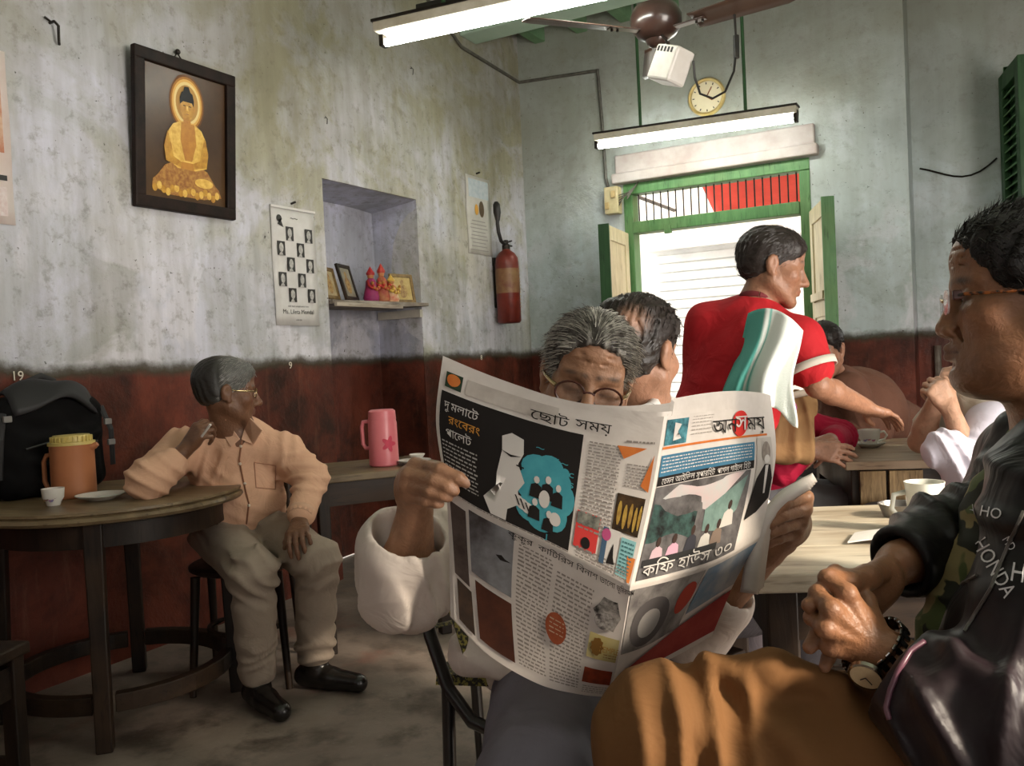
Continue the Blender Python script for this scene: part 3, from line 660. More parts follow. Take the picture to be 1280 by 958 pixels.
obj('suspension', MB().tube([(0, 0, .075), (-.03, .04, .13), (-.06, .08, .17)], .006, 6), M_IRON, jb)
cb = MB().tube([(-1.165, 3.83, 2.47), (-1.165, 3.84, 2.40), (-1.15, 3.86, 2.33), (-1.10, 3.88, 2.305), (-1.05, 3.9, 2.33), (-1.015, 3.93, 2.42), (-1.005, 3.95, 2.53), (-1.01, 3.96, 2.70), (-1.01, 3.97, CZ)], .0055, 6)
cb.tube([(-1.005, 3.945, 2.48), (-1.005, 3.953, 2.58)], .013, 8)
tag(obj('power_cable', cb, M_BLACK, loc=(-1.1, 3.88, 2.31), world=True, smooth=60), 'black twisted cable looping from the hanging white box up to the ceiling', 'cable')

# ---- clock
ck = thing('wall_clock', 'round cream wall clock with yellow rim above the tube light', 'clock', (-1.797, BY, 2.98))
AX = (0, -1, 0)
obj('rim', MB().lathe([(.112, 0), (.132, 0), (.135, .02), (.125, .034), (.112, .028), (.110, .012)], 40, axis=AX), pm('ochre_clock_rim', (.46, .33, .10), (.55, .42, .18), 10, .4), ck, smooth=50)
obj('dial', MB().lathe([(0, .0), (.114, .0), (.114, .014), (0, .0145)], 40, axis=AX), pm('cream_dial', (.72, .64, .44), (.66, .58, .40), 6, .5), ck)
for k in range(12):
    a = k*math.pi/6; obj('hour_mark', MB().box((.095*math.sin(a), -.0165, .095*math.cos(a)), (.006, .003, .014), Matrix.Rotation(a, 3, 'Y')), M_INK, ck)
for a, L in ((2.2, .05), (.55, .075)): obj('hand', MB().box((L/2*math.sin(a), -.02, L/2*math.cos(a)), (.006, .003, L), Matrix.Rotation(a, 3, 'Y')), pm('clock_hand_brown', (.25, .08, .03)), ck)
# ================================================================== FURNITURE AND TABLEWARE
M_TOPL = wood_mat('brown_table_top', (.070, .045, .022), (.20, .14, .075), .38, 'x', 4, (.27, .20, .11), .5)
M_TOPP = wood_mat('pale_scrubbed_top', (.25, .20, .14), (.48, .42, .32), .42, 'x', 4, (.56, .52, .43), .7, .2)
M_TOPF = wood_mat('brown_scrubbed_top', (.16, .10, .06), (.36, .26, .17), .42, 'x', 4, (.45, .35, .25), .6)

# ---- round table on the left
rt = thing('round_table', 'round dark wooden table with curved stretchers carrying an orange jug', 'table', (-2.84, 2.05, 0), .12)
obj('tabletop', MB().lathe([(0, .735), (.42, .735), (.452, .742), (.46, .752), (.455, .762), (.445, .766), (.452, .772), (.45, .780), (0, .780)], 64), M_TOPL, rt, smooth=30)
obj('apron', MB().lathe([(.365, .655), (.385, .655), (.385, .736), (.365, .736)], 48), M_DARKW, rt, smooth=40)
LA = [math.radians(a) for a in (-52, 38, 128, 218)]
for a in LA:
    ca, sa = math.cos(a), math.sin(a)
    obj('leg', MB().add([(r*ca-s*w_*sa, r*sa+s*w_*ca, z) for (z, r, w_) in ((0, .395, .026), (.37, .385, .026), (.74, .375, .03)) for (r, s) in ((r-.026, -1), (r+.026, -1), (r+.026, 1), (r-.026, 1))],
        [(0, 1, 2, 3), (8, 11, 10, 9)]+[(4*k+i, 4*k+4+i, 4*k+4+(i+1) % 4, 4*k+(i+1) % 4) for k in range(2) for i in range(4)]), M_DARKW, rt, bevel=.005)
for i in range(4):
    a0, a1 = LA[i], LA[i]+math.pi/2; n = 10
    prof = [(.345, .115), (.385, .115), (.385, .175), (.345, .175)]
    m = MB(); vs = []
    for k in range(n+1):
        a = a0+.09+(a1-a0-.18)*k/n; sag = 1-.0*math.sin(math.pi*k/n)
        vs += [(r*sag*math.cos(a), r*sag*math.sin(a), z) for r, z in prof]
    m.add(vs, [(4*k+j, 4*k+(j+1) % 4, 4*k+4+(j+1) % 4, 4*k+4+j) for k in range(n) for j in range(4)]+[(0, 3, 2, 1), (4*n, 4*n+1, 4*n+2, 4*n+3)])
    obj('stretcher', m, M_DARKWX, rt, bevel=.004)

# ---- rectangular tables
def table(lab, p0, ang, L, D, H, top, leg=.06, th=.035, planks=1, inset=(.05, .05)):
    t = thing('table', lab, 'table', (p0[0], p0[1], 0), ang)
    for k in range(planks):
        w_ = D/planks; obj('top_plank', MB().box((L/2, w_*(k+.5), H-th/2), (L, w_-.002, th)), top, t, bevel=.004)
    a, b = inset
    for x in (a+leg/2, L-a-leg/2):
        for y in (b+leg/2, D-b-leg/2): obj('leg', MB().box((x, y, (H-th)/2), (leg, leg, H-th)), M_DARKW, t, bevel=.005)
    for y in (b+.012, D-b-.012): obj('apron', MB().box((L/2, y, H-th-.05), (L-2*a-leg, .022, .10)), M_DARKWX, t)
    for x in (a+.012, L-a-.012): obj('apron', MB().box((x, D/2, H-th-.05), (.022, D-2*b-leg, .10)), M_DARKWX, t)
    return t
TA = math.atan2(.423, .906)
near = table('pale scrubbed wooden table in front of the man in the black jacket', (-.445, 1.598), TA, 1.15, .68, .78, M_TOPP, .06, .036, 3, (.06, .04))
far = table('brown wooden table with a floral cup between the seated customers', (-.504, 3.25), math.atan2(.101, .28), 1.0, .75, .78, M_TOPF, .07, .03, 3, (.02, .02))
obj('worn_edge_panel', MB().box((.09, .012, .66), (.085, .02, .17)).box((.2, .012, .66), (.11, .018, .17)), wood_mat('worn_orange_wood', (.10, .055, .022), (.40, .27, .13), .6, 'z', 8), far)
side = table('dark side table with the pink jug behind the man in the peach shirt', (-2.49, 2.71), math.atan2(.81, .59), .62, .52, .75, M_TOPL, .05, .03, 2, (.03, .03))
back = table('small dark table by the back wall with a white plate', (-1.0, 5.05), .1, .8, .6, .78, M_DARKWX, .06, .03, 2)

def lathe_thing(name, lab, cat, loc, parts, rz=0, group=None):
    t = thing(name, lab, cat, loc, rz, group)
    for (n, prof, m, seg) in parts: obj(n, MB().lathe(prof, seg), m, t, smooth=40)
    return t
M_CHINA = pm('white_china', (.74, .71, .65), (.66, .63, .57), 9, .22)
M_FLOR = pm('floral_print', (.12, .04, .10), (.25, .16, .05), 60, .3); M_FLOR2 = pm('floral_print_red', (.55, .08, .05), (.1, .2, .4), 50, .3)
def cup(lab, loc, rz, r=.042, h=.062, print_m=M_FLOR, handle=True, group=None, cat='cup'):
    t = thing('tea_cup', lab, cat, loc, rz, group)
    obj('bowl', MB().lathe([(0, .006), (r*.55, .0), (r*.62, .004), (r*.66, .012), (r*.92, h*.45), (r, h), (r-.003, h), (r*.88, h*.45), (r*.6, .016), (0, .014)], 28), M_CHINA, t, smooth=45)
    obj('tea', MB().lathe([(0, h*.7), (r*.93, h*.7)], 24), pm('milk_tea', (.22, .10, .04), rough=.2), t)
    for k, (a, z, s_) in enumerate(((-1.9, .55, .013), (-1.4, .42, .010), (-2.3, .4, .009), (-1.0, .58, .008))):
        rr = r*(.70+.30*z)+.0012
        obj('flower_print', MB().add([((rr+.0006)*math.cos(a+s_/r*math.cos(q)), (rr+.0006)*math.sin(a+s_/r*math.cos(q)), h*z+s_*math.sin(q)) for q in np.linspace(0, 6, 9)], [tuple(range(9))]), print_m if k % 2 == 0 else M_FLOR2, t)
    if handle: obj('handle', MB().tube([(r*.93, 0, h*.8), (r*1.35, 0, h*.85), (r*1.6, 0, h*.6), (r*1.4, 0, h*.35), (r*.8, 0, h*.25)], .0045, 8), M_CHINA, t, smooth=60)
    return t
def saucer(lab, loc, r=.072, group=None):
    t = thing('saucer', lab, 'saucer', loc, 0, group)
    obj('dish', MB().lathe([(0, .004), (r*.5, .0), (r*.55, .003), (r*.8, .010), (r, .018), (r, .0205), (r*.78, .0135), (r*.5, .0065), (0, .0065)], 36), M_CHINA, t, smooth=45)
    obj('rim_line', MB().lathe([(r*.985, .0206), (r*1.003, .0206), (r*1.003, .0185)], 36), pm('grey_rim', (.35, .38, .36)), t)
    return t
ZT = .781
jug = thing('insulated_jug', 'orange insulated jug with a yellow ribbed lid on the round table', 'jug', (-2.915, 1.955, ZT), 0)
M_ORG = pm('faded_orange_plastic', (.48, .19, .085), (.40, .15, .065), 4, .42, .05)
M_YEL = pm('yellow_lid_plastic', (.60, .48, .16), (.52, .40, .12), 8, .45)
obj('body', MB().lathe([(0, 0), (.068, 0), (.073, .006), (.074, .03), (.073, .185), (.075, .190), (0, .190)], 36), M_ORG, jug, smooth=40)
obj('lid', MB().lathe([(0, .222), (.060, .222), (.064, .216), (.064, .200), (.078, .198), (.078, .188), (0, .188)], 36), M_YEL, jug, smooth=40)
for k in range(26):
    a = 2*math.pi*k/26; obj('lid_rib', MB().box((.066*math.cos(a), .066*math.sin(a), .208), (.006, .006, .020), rotz(a)), M_YEL, jug)
hd = math.atan2(-RT[1], -RT[0])
obj('handle', MB().tube([(math.cos(hd)*r_, math.sin(hd)*r_, z) for r_, z in ((.07, .155), (.092, .152), (.103, .13), (.103, .06), (.092, .03), (.07, .025))], .0085, 8), M_ORG, jug, smooth=60)
obj('spout', MB().tube([(-math.cos(hd)*r_, -math.sin(hd)*r_, z) for r_, z in ((.06, .175), (.082, .180), (.092, .186))], [.016, .012, .008], 10), M_ORG, jug, smooth=60)
cup('small white floral cup without handle beside the orange jug', (-2.80, 1.80, ZT), .6, .036, .058, M_FLOR, False)
saucer('plain white saucer on the round table near the resting elbow', (-2.74, 1.935, ZT), .082)

pj = thing('insulated_jug', 'bright pink insulated jug on the side table', 'jug', (-2.43, 3.12, .751), 0)
M_PNK = pm('bright_pink_plastic', (.74, .21, .23), (.68, .17, .20), 5, .35); M_PNK2 = pm('deep_pink_print', (.62, .05, .10))
obj('body', MB().lathe([(0, 0), (.060, 0), (.066, .006), (.064, .19), (.060, .205), (0, .205)], 32), M_PNK, pj, smooth=40)
obj('lid', MB().lathe([(0, .250), (.050, .250), (.060, .243), (.062, .205), (0, .205)], 32), M_PNK, pj, smooth=40)
obj('handle', MB().tube([(math.cos(hd)*r_, math.sin(hd)*r_, z) for r_, z in ((.06, .20), (.085, .198), (.092, .175), (.090, .10), (.078, .08), (.06, .08))], .009, 8), M_PNK, pj, smooth=60)
fx, fy = math.cos(hd+1.9), math.sin(hd+1.9)
obj('flower_print', MB().add([(.067*math.cos(hd+2.1+.4*math.cos(q)*(1+.35*math.cos(5*q))), .067*math.sin(hd+2.1+.4*math.cos(q)*(1+.35*math.cos(5*q))), .10+.028*math.sin(q)*(1+.35*math.cos(5*q))) for q in np.linspace(0, 6.1, 30)], [tuple(range(30))]), M_PNK2, pj)
saucer('white saucer with a small dish beside the pink jug', (-2.31, 3.18, .751), .075)
sd = lathe_thing('small_bowl', 'small white bowl standing on the saucer by the pink jug', 'bowl', (-2.30, 3.19, .772), [('bowl', [(0, .0), (.02, 0), (.036, .022), (.034, .024), (.018, .005), (0, .004)], M_CHINA, 24)])
nd = pm('brown_snack', (.25, .12, .05), (.4, .22, .1), 60)

# ---- near table
glass = thing('tea_mug', 'tall frosted white mug with a floral sprig on the pale table', 'mug', tuple(at(1157, 655, 1.92)*[1, 1, 0]+[0, 0, ZT]), 0)
M_FROST = pm('frosted_white_glass', (.62, .62, .56), (.5, .5, .44), 12, .18)
obj('body', MB().lathe([(0, 0), (.030, 0), (.033, .004), (.040, .100), (.042, .108), (.039, .108), (.037, .10), (.030, .008), (0, .007)], 30), M_FROST, glass, smooth=45)
for a, z, m in ((-1.2, .07, M_FLOR2), (-.9, .055, pm('leaf_print', (.12, .25, .08))), (-1.5, .045, pm('leaf_print', (.12, .25, .08)))):
    obj('sprig_print', MB().add([(.0405*math.cos(a+.3*math.cos(q)), .0405*math.sin(a+.3*math.cos(q)), z+.012*math.sin(q)) for q in np.linspace(0, 6, 9)], [tuple(range(9))]), m, glass)
obj('handle', MB().tube([(-.036, -.005, .085), (-.060, -.02, .08), (-.065, -.022, .05), (-.052, -.015, .03), (-.034, -.004, .028)], .006, 8), M_FROST, glass, smooth=60)
g = at(1124, 640, 2.1); 
lathe_thing('ash_tray', 'small grey metal ash tray on the far side of the pale table', 'ash tray', (g[0], g[1], ZT), [('tray', [(0, 0), (.036, 0), (.044, .022), (.048, .030), (.044, .030), (.036, .006), (0, .005)], pm('dull_steel', (.35, .34, .33), (.2, .19, .18), 20, .3, metal=.8), 26)])
g = at(1128, 668, 1.82)
tag(obj('folded_paper', MB().surf(lambda u, v: (g[0]-.10+.2*u, g[1]-.05+.1*v+.05*u, ZT+.004+.012*abs(math.sin(3*u))), 8, 4), M_PAPER, loc=(g[0], g[1], ZT), world=True, thick=.003), 'crumpled white paper napkin by the mug on the pale table', 'napkin')

# ---- far tables
def onz(px, py, Z):
    r = at(px, py, 1.0)-CAM; k = (Z-CAM[2])/r[2]; return tuple(CAM+k*r)
q = onz(1087, 559, ZT); cup('white floral cup with a handle on the brown table', (q[0], q[1], ZT+.008), .4, .042, .062, M_FLOR2)
saucer('thin white saucer under the floral cup on the brown table', (q[0], q[1], ZT-.002), .06)
q = onz(1152, 560, ZT); cup('plain grey cup beside the lavender sleeve on the brown table', (q[0]+.02, q[1]-.05, ZT), 1.2, .040, .05, M_CHINA)
saucer('white plate on the dark table by the back wall', (-.66, 5.32, ZT), .13)

# ---- black backpack on the bench, bench, stool
stl = thing('stool', 'dark wooden stool with a worn edge near the round table', 'stool', (-2.56, 1.25, 0), .35)
obj('seat', MB().box((0, 0, .445), (.36, .36, .035)), M_DARKWX, stl, bevel=.006)
for x in (-.145, .145):
    for y in (-.145, .145): obj('leg', MB().box((x, y, .215), (.045, .045, .43)), M_DARKW, stl, bevel=.004)
for s_ in (-1, 1):
    obj('rail', MB().box((0, s_*.145, .36), (.25, .025, .09)), M_DARKWX, stl); obj('rail', MB().box((s_*.145, 0, .36), (.025, .25, .09)), M_DARKWX, stl)
    obj('stretcher', MB().box((0, s_*.145, .12), (.25, .022, .035)), M_DARKWX, stl)

# ---- chairs
def wood_chair(lab, loc, rz):
    """bentwood chair, the sitter faces local +y"""
    t = thing('chair', lab, 'chair', loc, rz)
    obj('seat', MB().lathe([(0, .435), (.19, .435), (.205, .445), (.205, .458), (.19, .466), (0, .462)], 30), M_DARKW, t, smooth=40)
    for s_ in (-1, 1):
        obj('leg', MB().tube([(s_*.15, .15, .44), (s_*.175, .18, 0)], [.018, .013], 10), M_DARKW, t, smooth=60)
        obj('leg', MB().tube([(s_*.16, -.17, .9), (s_*.165, -.15, .55), (s_*.16, -.15, .44), (s_*.175, -.22, 0)], [.014, .016, .017, .013], 10), M_DARKW, t, smooth=60)
    obj('top_rail', MB().tube([(s*.16, -.17-.03*(1-abs(s)), .9+.05*(1-s*s)) for s in np.linspace(-1, 1, 9)], .016, 10), M_DARKW, t, smooth=60)
    for s_ in (-.5, 0, .5): obj('back_slat', MB().tube([(s_*.2, -.155, .46), (s_*.2, -.19, .93)], .012, 8), M_DARKW, t, smooth=60)
    obj('stretcher', MB().lathe([(.135, .2), (.15, .2), (.15, .215), (.135, .215)], 24), M_DARKW, t, smooth=40)
    return t
# ================================================================== SMOOTH BODIES (signed distance shapes meshed with surface nets)
class Body:
    def __init__(s): s.p = []; s.disp = None
    def _a(s, kind, prm, k, op): s.p.append((kind, prm, k, op)); return s
    def cap(s, a, b, ra, rb=None, k=.02, op='u'): return s._a('cap', (np.asarray(a, np.float32), np.asarray(b, np.float32), float(ra), float(ra if rb is None else rb)), k, op)
    def chain(s, pts, rs, k=.02, op='u'):
        for i in range(len(pts)-1): s.cap(pts[i], pts[i+1], rs[i], rs[i+1], k, op)
        return s
    def ell(s, c, r, R=None, k=.02, op='u'): return s._a('ell', (np.asarray(c, np.float32), np.asarray(r, np.float32), np.eye(3, dtype=np.float32) if R is None else np.asarray(R, np.float32)), k, op)
    def box(s, c, h, R=None, r=.01, k=.02, op='u'): return s._a('box', (np.asarray(c, np.float32), np.asarray(h, np.float32), np.eye(3, dtype=np.float32) if R is None else np.asarray(R, np.float32), r), k, op)
    def plane(s, c, n, k=.005): return s._a('pl', (np.asarray(c, np.float32), nrm(n).astype(np.float32)), k, 'i')   # keeps the side opposite to n
    @staticmethod
    def dist(kind, q, P):
        if kind == 'cap':
            a, b, ra, rb = q; ba = b-a; pa = P-a
            h = np.clip((pa@ba)/max(float(ba@ba), 1e-12), 0, 1)
            d = pa-h[..., None]*ba
            return np.sqrt((d*d).sum(-1))-(ra+(rb-ra)*h)
        if kind == 'ell':
            c, r, R = q; l = (P-c)@R
            k0 = np.sqrt(((l/r)**2).sum(-1)); k1 = np.sqrt(((l/(r*r))**2).sum(-1))
            return np.where(k0 < 1e-4, -r.min(), k0*(k0-1)/np.maximum(k1, 1e-6))
        if kind == 'box':
            c, h, R, r = q; l = np.abs((P-c)@R)-h+r
            return np.sqrt((np.maximum(l, 0)**2).sum(-1))+np.minimum(l.max(-1), 0)-r
        c, n = q
        return (P-c)@n
    def ev(s, P, C=None, Rb=0.0):
        """P: (n,m,3) points in n blocks; C block centres for culling"""
        D = np.full(P.shape[:-1], 1.0, np.float32)
        for kind, q, k, op in s.p:
            if C is not None and kind != 'pl':
                dc = s.dist(kind, q, C); idx = np.nonzero(dc < 2.6*Rb+k)[0]
                if len(idx) == 0: continue
            else: idx = slice(None)
            d2 = s.dist(kind, q, P[idx]).astype(np.float32); d1 = D[idx]
            if op == 'u':
                h = np.clip(.5+.5*(d1-d2)/k, 0, 1); D[idx] = d1+(d2-d1)*h-k*h*(1-h)
            elif op == 's':
                h = np.clip(.5-.5*(d1+d2)/k, 0, 1); D[idx] = d1+(-d2-d1)*h+k*h*(1-h)
            else:
                h = np.clip(.5+.5*(d1-d2)/k, 0, 1); D[idx] = d2+(d1-d2)*h+k*h*(1-h)
        if s.disp is not None: D = D+s.disp(P).astype(np.float32)
        return D
    def bounds(s):
        lo = np.full(3, 1e9); hi = -lo
        for kind, q, k, op in s.p:
            if op != 'u': continue
            if kind == 'cap': r = max(q[2], q[3]); a, b = np.minimum(q[0], q[1])-r, np.maximum(q[0], q[1])+r
            else: r = float(np.linalg.norm(q[1])); a, b = q[0]-r, q[0]+r
            lo = np.minimum(lo, a); hi = np.maximum(hi, b)
        return lo-.04, hi+.04
    def tri(s, h):
        B = 8; lo, hi = s.bounds(); bs = B*h; Rb = bs*.5*math.sqrt(3)
        n = np.ceil((hi-lo)/bs).astype(int)+1
        I = np.stack(np.meshgrid(*[np.arange(k) for k in n], indexing='ij'), -1).reshape(-1, 3)
        C = (lo+(I+.5)*bs).astype(np.float32)
        keep = np.abs(s.ev(C[:, None, :], None)[:, 0]) < Rb*1.7+.012
        I = I[keep]; C = C[keep]
        g = np.stack(np.meshgrid(*[np.arange(B+1)]*3, indexing='ij'), -1)
        cells = []; verts = []; edges = []
        off = np.array([[i, j, k] for i in (0, 1) for j in (0, 1) for k in (0, 1)])
        E = [(a, b) for a in range(8) for b in range(a+1, 8) if (off[a] != off[b]).sum() == 1]
        for st in range(0, len(I), 2500):
            Ib = I[st:st+2500]; Cb = C[st:st+2500]
            P = (lo+((Ib*B)[:, None, :]+g.reshape(1, -1, 3))*h).astype(np.float32)
            D = s.ev(P, Cb, Rb).reshape(-1, B+1, B+1, B+1)
            c8 = np.stack([D[:, o[0]:o[0]+B, o[1]:o[1]+B, o[2]:o[2]+B] for o in off], -1)
            neg = c8 < 0; act = neg.any(-1) & ~neg.all(-1)
            w = np.nonzero(act); v8 = c8[w]
            idx = Ib[w[0]]*B+np.stack(w[1:], -1)
            acc = np.zeros((len(idx), 3)); cnt = np.zeros(len(idx))
            for a, b in E:
                da, db = v8[:, a], v8[:, b]; m = (da < 0) != (db < 0)
                t = np.where(m, da/np.where(m, da-db, 1), 0)
                acc += m[:, None]*(off[a]+t[:, None]*(off[b]-off[a])); cnt += m
            cells.append(idx); verts.append(lo+(idx+acc/cnt[:, None])*h)
            edges.append(np.stack([v8[:, 0], v8[:, 4], v8[:, 2], v8[:, 1]], -1))
        cells = np.concatenate(cells); verts = np.concatenate(verts); edges = np.concatenate(edges)
        S = n*B+3
        key = lambda c: ((c[:, 0]+1)*S[1]+(c[:, 1]+1))*S[2]+c[:, 2]+1
        kk = key(cells); o = np.argsort(kk); kk = kk[o]; cells = cells[o]; verts = verts[o]; edges = edges[o]
        quads = []
        for ax in range(3):
            m = (edges[:, 0] < 0) != (edges[:, 1+ax] < 0)
            c = cells[m]; flip = edges[m, 0] < 0
            u, v = [(1, 2), (2, 0), (0, 1)][ax]
            q = []
            ok = np.ones(len(c), bool)
            for du, dv in ((0, 0), (-1, 0), (-1, -1), (0, -1)):
                cc = c.copy(); cc[:, u] += du; cc[:, v] += dv
                k2 = key(cc); i = np.clip(np.searchsorted(kk, k2), 0, len(kk)-1); ok &= kk[i] == k2; q.append(i)
            q = np.stack(q, -1); q[~flip] = q[~flip][:, ::-1]; quads.append(q[ok])
        return verts, np.concatenate(quads)

def smoothstep(a, b, x):
    t = np.clip((x-a)/(b-a), 0, 1); return t*t*(3-2*t)
def snoise(P, f, seed, oct=3):
    """cheap warped sine noise in about -1..1"""
    r = np.random.RandomState(seed); out = 0; amp = 1.0; tot = 0
    for _ in range(oct):
        K = r.normal(size=(3, 3))*f; ph = r.uniform(0, 6.28, 3)
        w = np.sin(P@K[0]+ph[0]); out = out+amp*np.sin(P@K[1]+ph[1]+1.6*w)*np.cos(P@K[2]*.6+ph[2]); tot += amp; amp *= .5; f *= 2
    return out/tot
def wrinkles(axis_fields, seed, amp, mute=()):
    """cloth folds: axis_fields = [(centre, radius, direction across the folds, wavelength, strength)]"""
    fields = [(np.asarray(c, np.float32), r, nrm(d).astype(np.float32), wl, st) for c, r, d, wl, st in axis_fields]
    def fn(P):
        out = amp*.7*snoise(P, 13, seed, 2)
        for c, r, d, wl, st in fields:
            w = smoothstep(r, r*.35, np.sqrt(((P-c)**2).sum(-1)))
            if not np.any(w > 0): continue
            ph = (P@d)*(3.1416/wl)+2.3*snoise(P, 6.5, seed+3, 1)
            md = .35+.65*smoothstep(-.5, .5, snoise(P, 9, seed+7, 1))
            out = out-st*1.55*w*md*(((1+np.cos(2*ph))*.5)**2.2-.30)
        for c, r in mute: out = out*smoothstep(r*.45, r, np.sqrt(((P-np.asarray(c, np.float32))**2).sum(-1)))
        return out
    return fn
def mesh_from(name, vq, base, paint=(), jitter=0.0):
    v, q = vq
    me = bpy.data.meshes.new(name); me.vertices.add(len(v)); me.vertices.foreach_set('co', v.astype(np.float32).ravel())
    me.loops.add(4*len(q)); me.polygons.add(len(q))
    me.loops.foreach_set('vertex_index', q.astype(np.int32).ravel()); me.polygons.foreach_set('loop_start', np.arange(0, 4*len(q), 4, dtype=np.int32))
    me.polygons.foreach_set('use_smooth', np.ones(len(q), bool)); me.update(calc_edges=True)
    c = np.tile(np.array(tuple(base)+(1,), np.float32), (len(v), 1))
    for (kind, prm, color, soft, amt) in paint:
        if kind == 'fn': f = prm(v)
        else:
            d = Body.dist(kind, prm, v.astype(np.float32)); f = smoothstep(soft, -soft, d)
        f = (f*amt)[:, None]; c[:, :3] = c[:, :3]*(1-f)+np.array(color)*f
    at_ = me.color_attributes.new('Col', 'FLOAT_COLOR', 'POINT'); at_.data.foreach_set('color', c.ravel())
    return me
def psph(c, r, color, soft=.006, amt=1.0): return ('ell', (np.asarray(c, np.float32), np.asarray(r if hasattr(r, '__len__') else (r, r, r), np.float32), np.eye(3, dtype=np.float32)), color, soft, amt)
def pcap(a, b, r, color, soft=.004, amt=1.0): return ('cap', (np.asarray(a, np.float32), np.asarray(b, np.float32), r, r), color, soft, amt)

class Frame:
    """local frame: x = person's right, y = where it faces, z = up"""
    def __init__(s, o, fwd, up, scale=1.0):
        s.o = np.asarray(o, float); s.y = nrm(fwd); u = np.asarray(up, float); s.z = nrm(u-s.y*np.dot(u, s.y)); s.x = np.cross(s.y, s.z); s.s = scale
        s.R = np.stack([s.x, s.y, s.z], 1)
    def __call__(s, x, y, z): return s.o+s.R@(np.array([x, y, z], float)*s.s)

def head(B, H, skin, lip, paint, brow=(.02, .014, .01), nose=1.0, nl=None, lipf=0.0, fore=0.0, jaw=1.0, cheek=1.0, eyes=True, lids=1.0, beard=None, socket=1.0, fat=0.0, brow_w=1.0):
    """adds a head to body B in frame H (origin between the ears, eyes at z=0)"""
    s = H.s; R = H.R
    E = lambda c, r, k=.02, op='u': B.ell(H(*c), np.array(r)*s, R, k*s, op)
    Cp = lambda a, b, ra, rb=None, k=.012, op='u': B.cap(H(*a), H(*b), ra*s, (ra if rb is None else rb)*s, k*s, op)
    E((0, -.018, .035), (.074, .098, .083)); E((0, .028+fore, .055), (.064, .062, .052), .03)
    E((0, .03, -.035), (.062*jaw, .064, .080), .03)
    for m in (-1, 1):
        Cp((m*.056*jaw, .0, -.055), (m*.022*jaw, .072, -.104), .020, .016, .03)
        E((m*.043, .058, -.026), (.026*cheek, .026*cheek, .024), .025)
        Cp((m*.012, .083, .020), (m*.046, .066, .022), .012, .010, .014)      # brow ridge
    E((0, .079, -.108), (.022, .017, .017), .02)                               # chin
    E((0, .070, -.062), (.032, .025, .030), .02)                               # muzzle
    for m in (-1, 1): E((m*.031, .092, -.002), (.019, .014*socket, .0125), .012, 's')
    if fat: E((0, .035, -.10), (.055, .055, .035+fat), .03)
    # eyeballs under lids
    for m in (-1, 1):
        E((m*.031, .071, -.002), (.0150, .0150, .0135), .004)
        Cp((m*.018, .084, .0065*lids), (m*.044, .080, .0060*lids), .0040, .0035, .006)
        Cp((m*.019, .083, -.0105), (m*.043, .079, -.0095), .0036, .003, .006)
    # nose
    n = nose; nl = n if nl is None else nl
    Cp((0, .086, .010), (0, .086+.026*nl, -.034), .0085, .0120*n, .010)
    E((0, .089+.024*nl, -.040), (.0115*n, .013, .0105), .008)
    for m in (-1, 1):
        E((m*.0135*n, .096+.006*nl, -.043), (.0085, .0115, .0085), .006)
        E((m*.007, .104+.006*nl, -.0505), (.0040, .006, .0045), .003, 's')
        Cp((m*.020, .088, -.045), (m*.030, .076, -.070), .0025, .002, .006, 's')   # smile fold
    # mouth
    for m in (-1, 1):
        Cp((0, .0975+lipf, -.0665), (m*.021, .0865+lipf*.5, -.0700), .0060, .0035, .006)
        Cp((0, .0960+lipf, -.0775), (m*.019, .0855+lipf*.5, -.0735), .0070, .0035, .006)
        Cp((0, .1045+lipf, -.0715), (m*.025, .0895+lipf*.5, -.0722), .0017, .0013, .003, 's')
    E((0, .097, -.0895), (.016, .006, .004), .01, 's')
    # ears
    for m in (-1, 1):
        E((m*.0765, -.012, -.006), (.009, .021, .032), .006); E((m*.083, -.014, .002), (.0065, .017, .022), .004)
        E((m*.089, -.008, -.002), (.006, .009, .015), .005, 's'); E((m*.077, -.002, -.034), (.006, .008, .010), .004)
    # colour of skin, lips, brows
    for m in (-1, 1):
        for (t0, t1, r_) in ((.012, .030, .0042), (.030, .047, .0036)):
            paint.append(pcap(H(m*t0, .094, .0235+.002*(t0 > .02)), H(m*t1, .080-.006*(t0 > .02), .0255-.003*(t0 > .02)), r_*s*brow_w, brow, .004*s, .85))
        paint.append(psph(H(m*.031, .084, -.012), (.018*s, .018*s, .010*s), tuple(np.array(skin)*.72), .008*s, .6))
        paint.append(pcap(H(0, .104, -.066), H(m*.019, .092, -.0695), .0045*s, lip, .004*s, .8)); paint.append(pcap(H(0, .103, -.077), H(m*.018, .091, -.0738), .0052*s, lip, .004*s, .8))
        paint.append(psph(H(m*.05, .06, -.03), .022*s, tuple(np.array(skin)*[1.12, .92, .85]), .02*s, .4))
    paint.append(psph(H(0, .112, -.036), .014*s, tuple(np.array(skin)*[1.1, .9, .82]), .012*s, .4))
    if beard is not None: paint.append(psph(H(0, .05, -.085), (.06*s, .06*s, .045*s), beard, .02*s, .5))
def eye_parts(H, parent, iris=(.03, .015, .008), gaze=(0, 0), back=0.0):
    s = H.s
    for m in (-1, 1):
        c = H(m*.031, .0745-back, -.0015); f = nrm(H.R@np.array([gaze[0], 1, gaze[1]]))
        MBe = MB().ball(c, .0142*s, 14, 10); obj('eye', MBe, M_EYE, parent, smooth=180, world=True)
        MBi = MB().ball(c+f*.0085*s, .0066*s, 12, 8); obj('iris', MBi, M_IRIS, parent, smooth=180, world=True)
def rotm(axis, a):
    return np.array(Matrix.Rotation(a, 3, Vector(tuple(axis))))
FING = [(.030, .086, (.043, .026, .021), .0098), (.010, .090, (.048, .030, .022), .0100), (-.011, .085, (.044, .028, .021), .0095), (-.030, .075, (.035, .021, .018), .0084)]
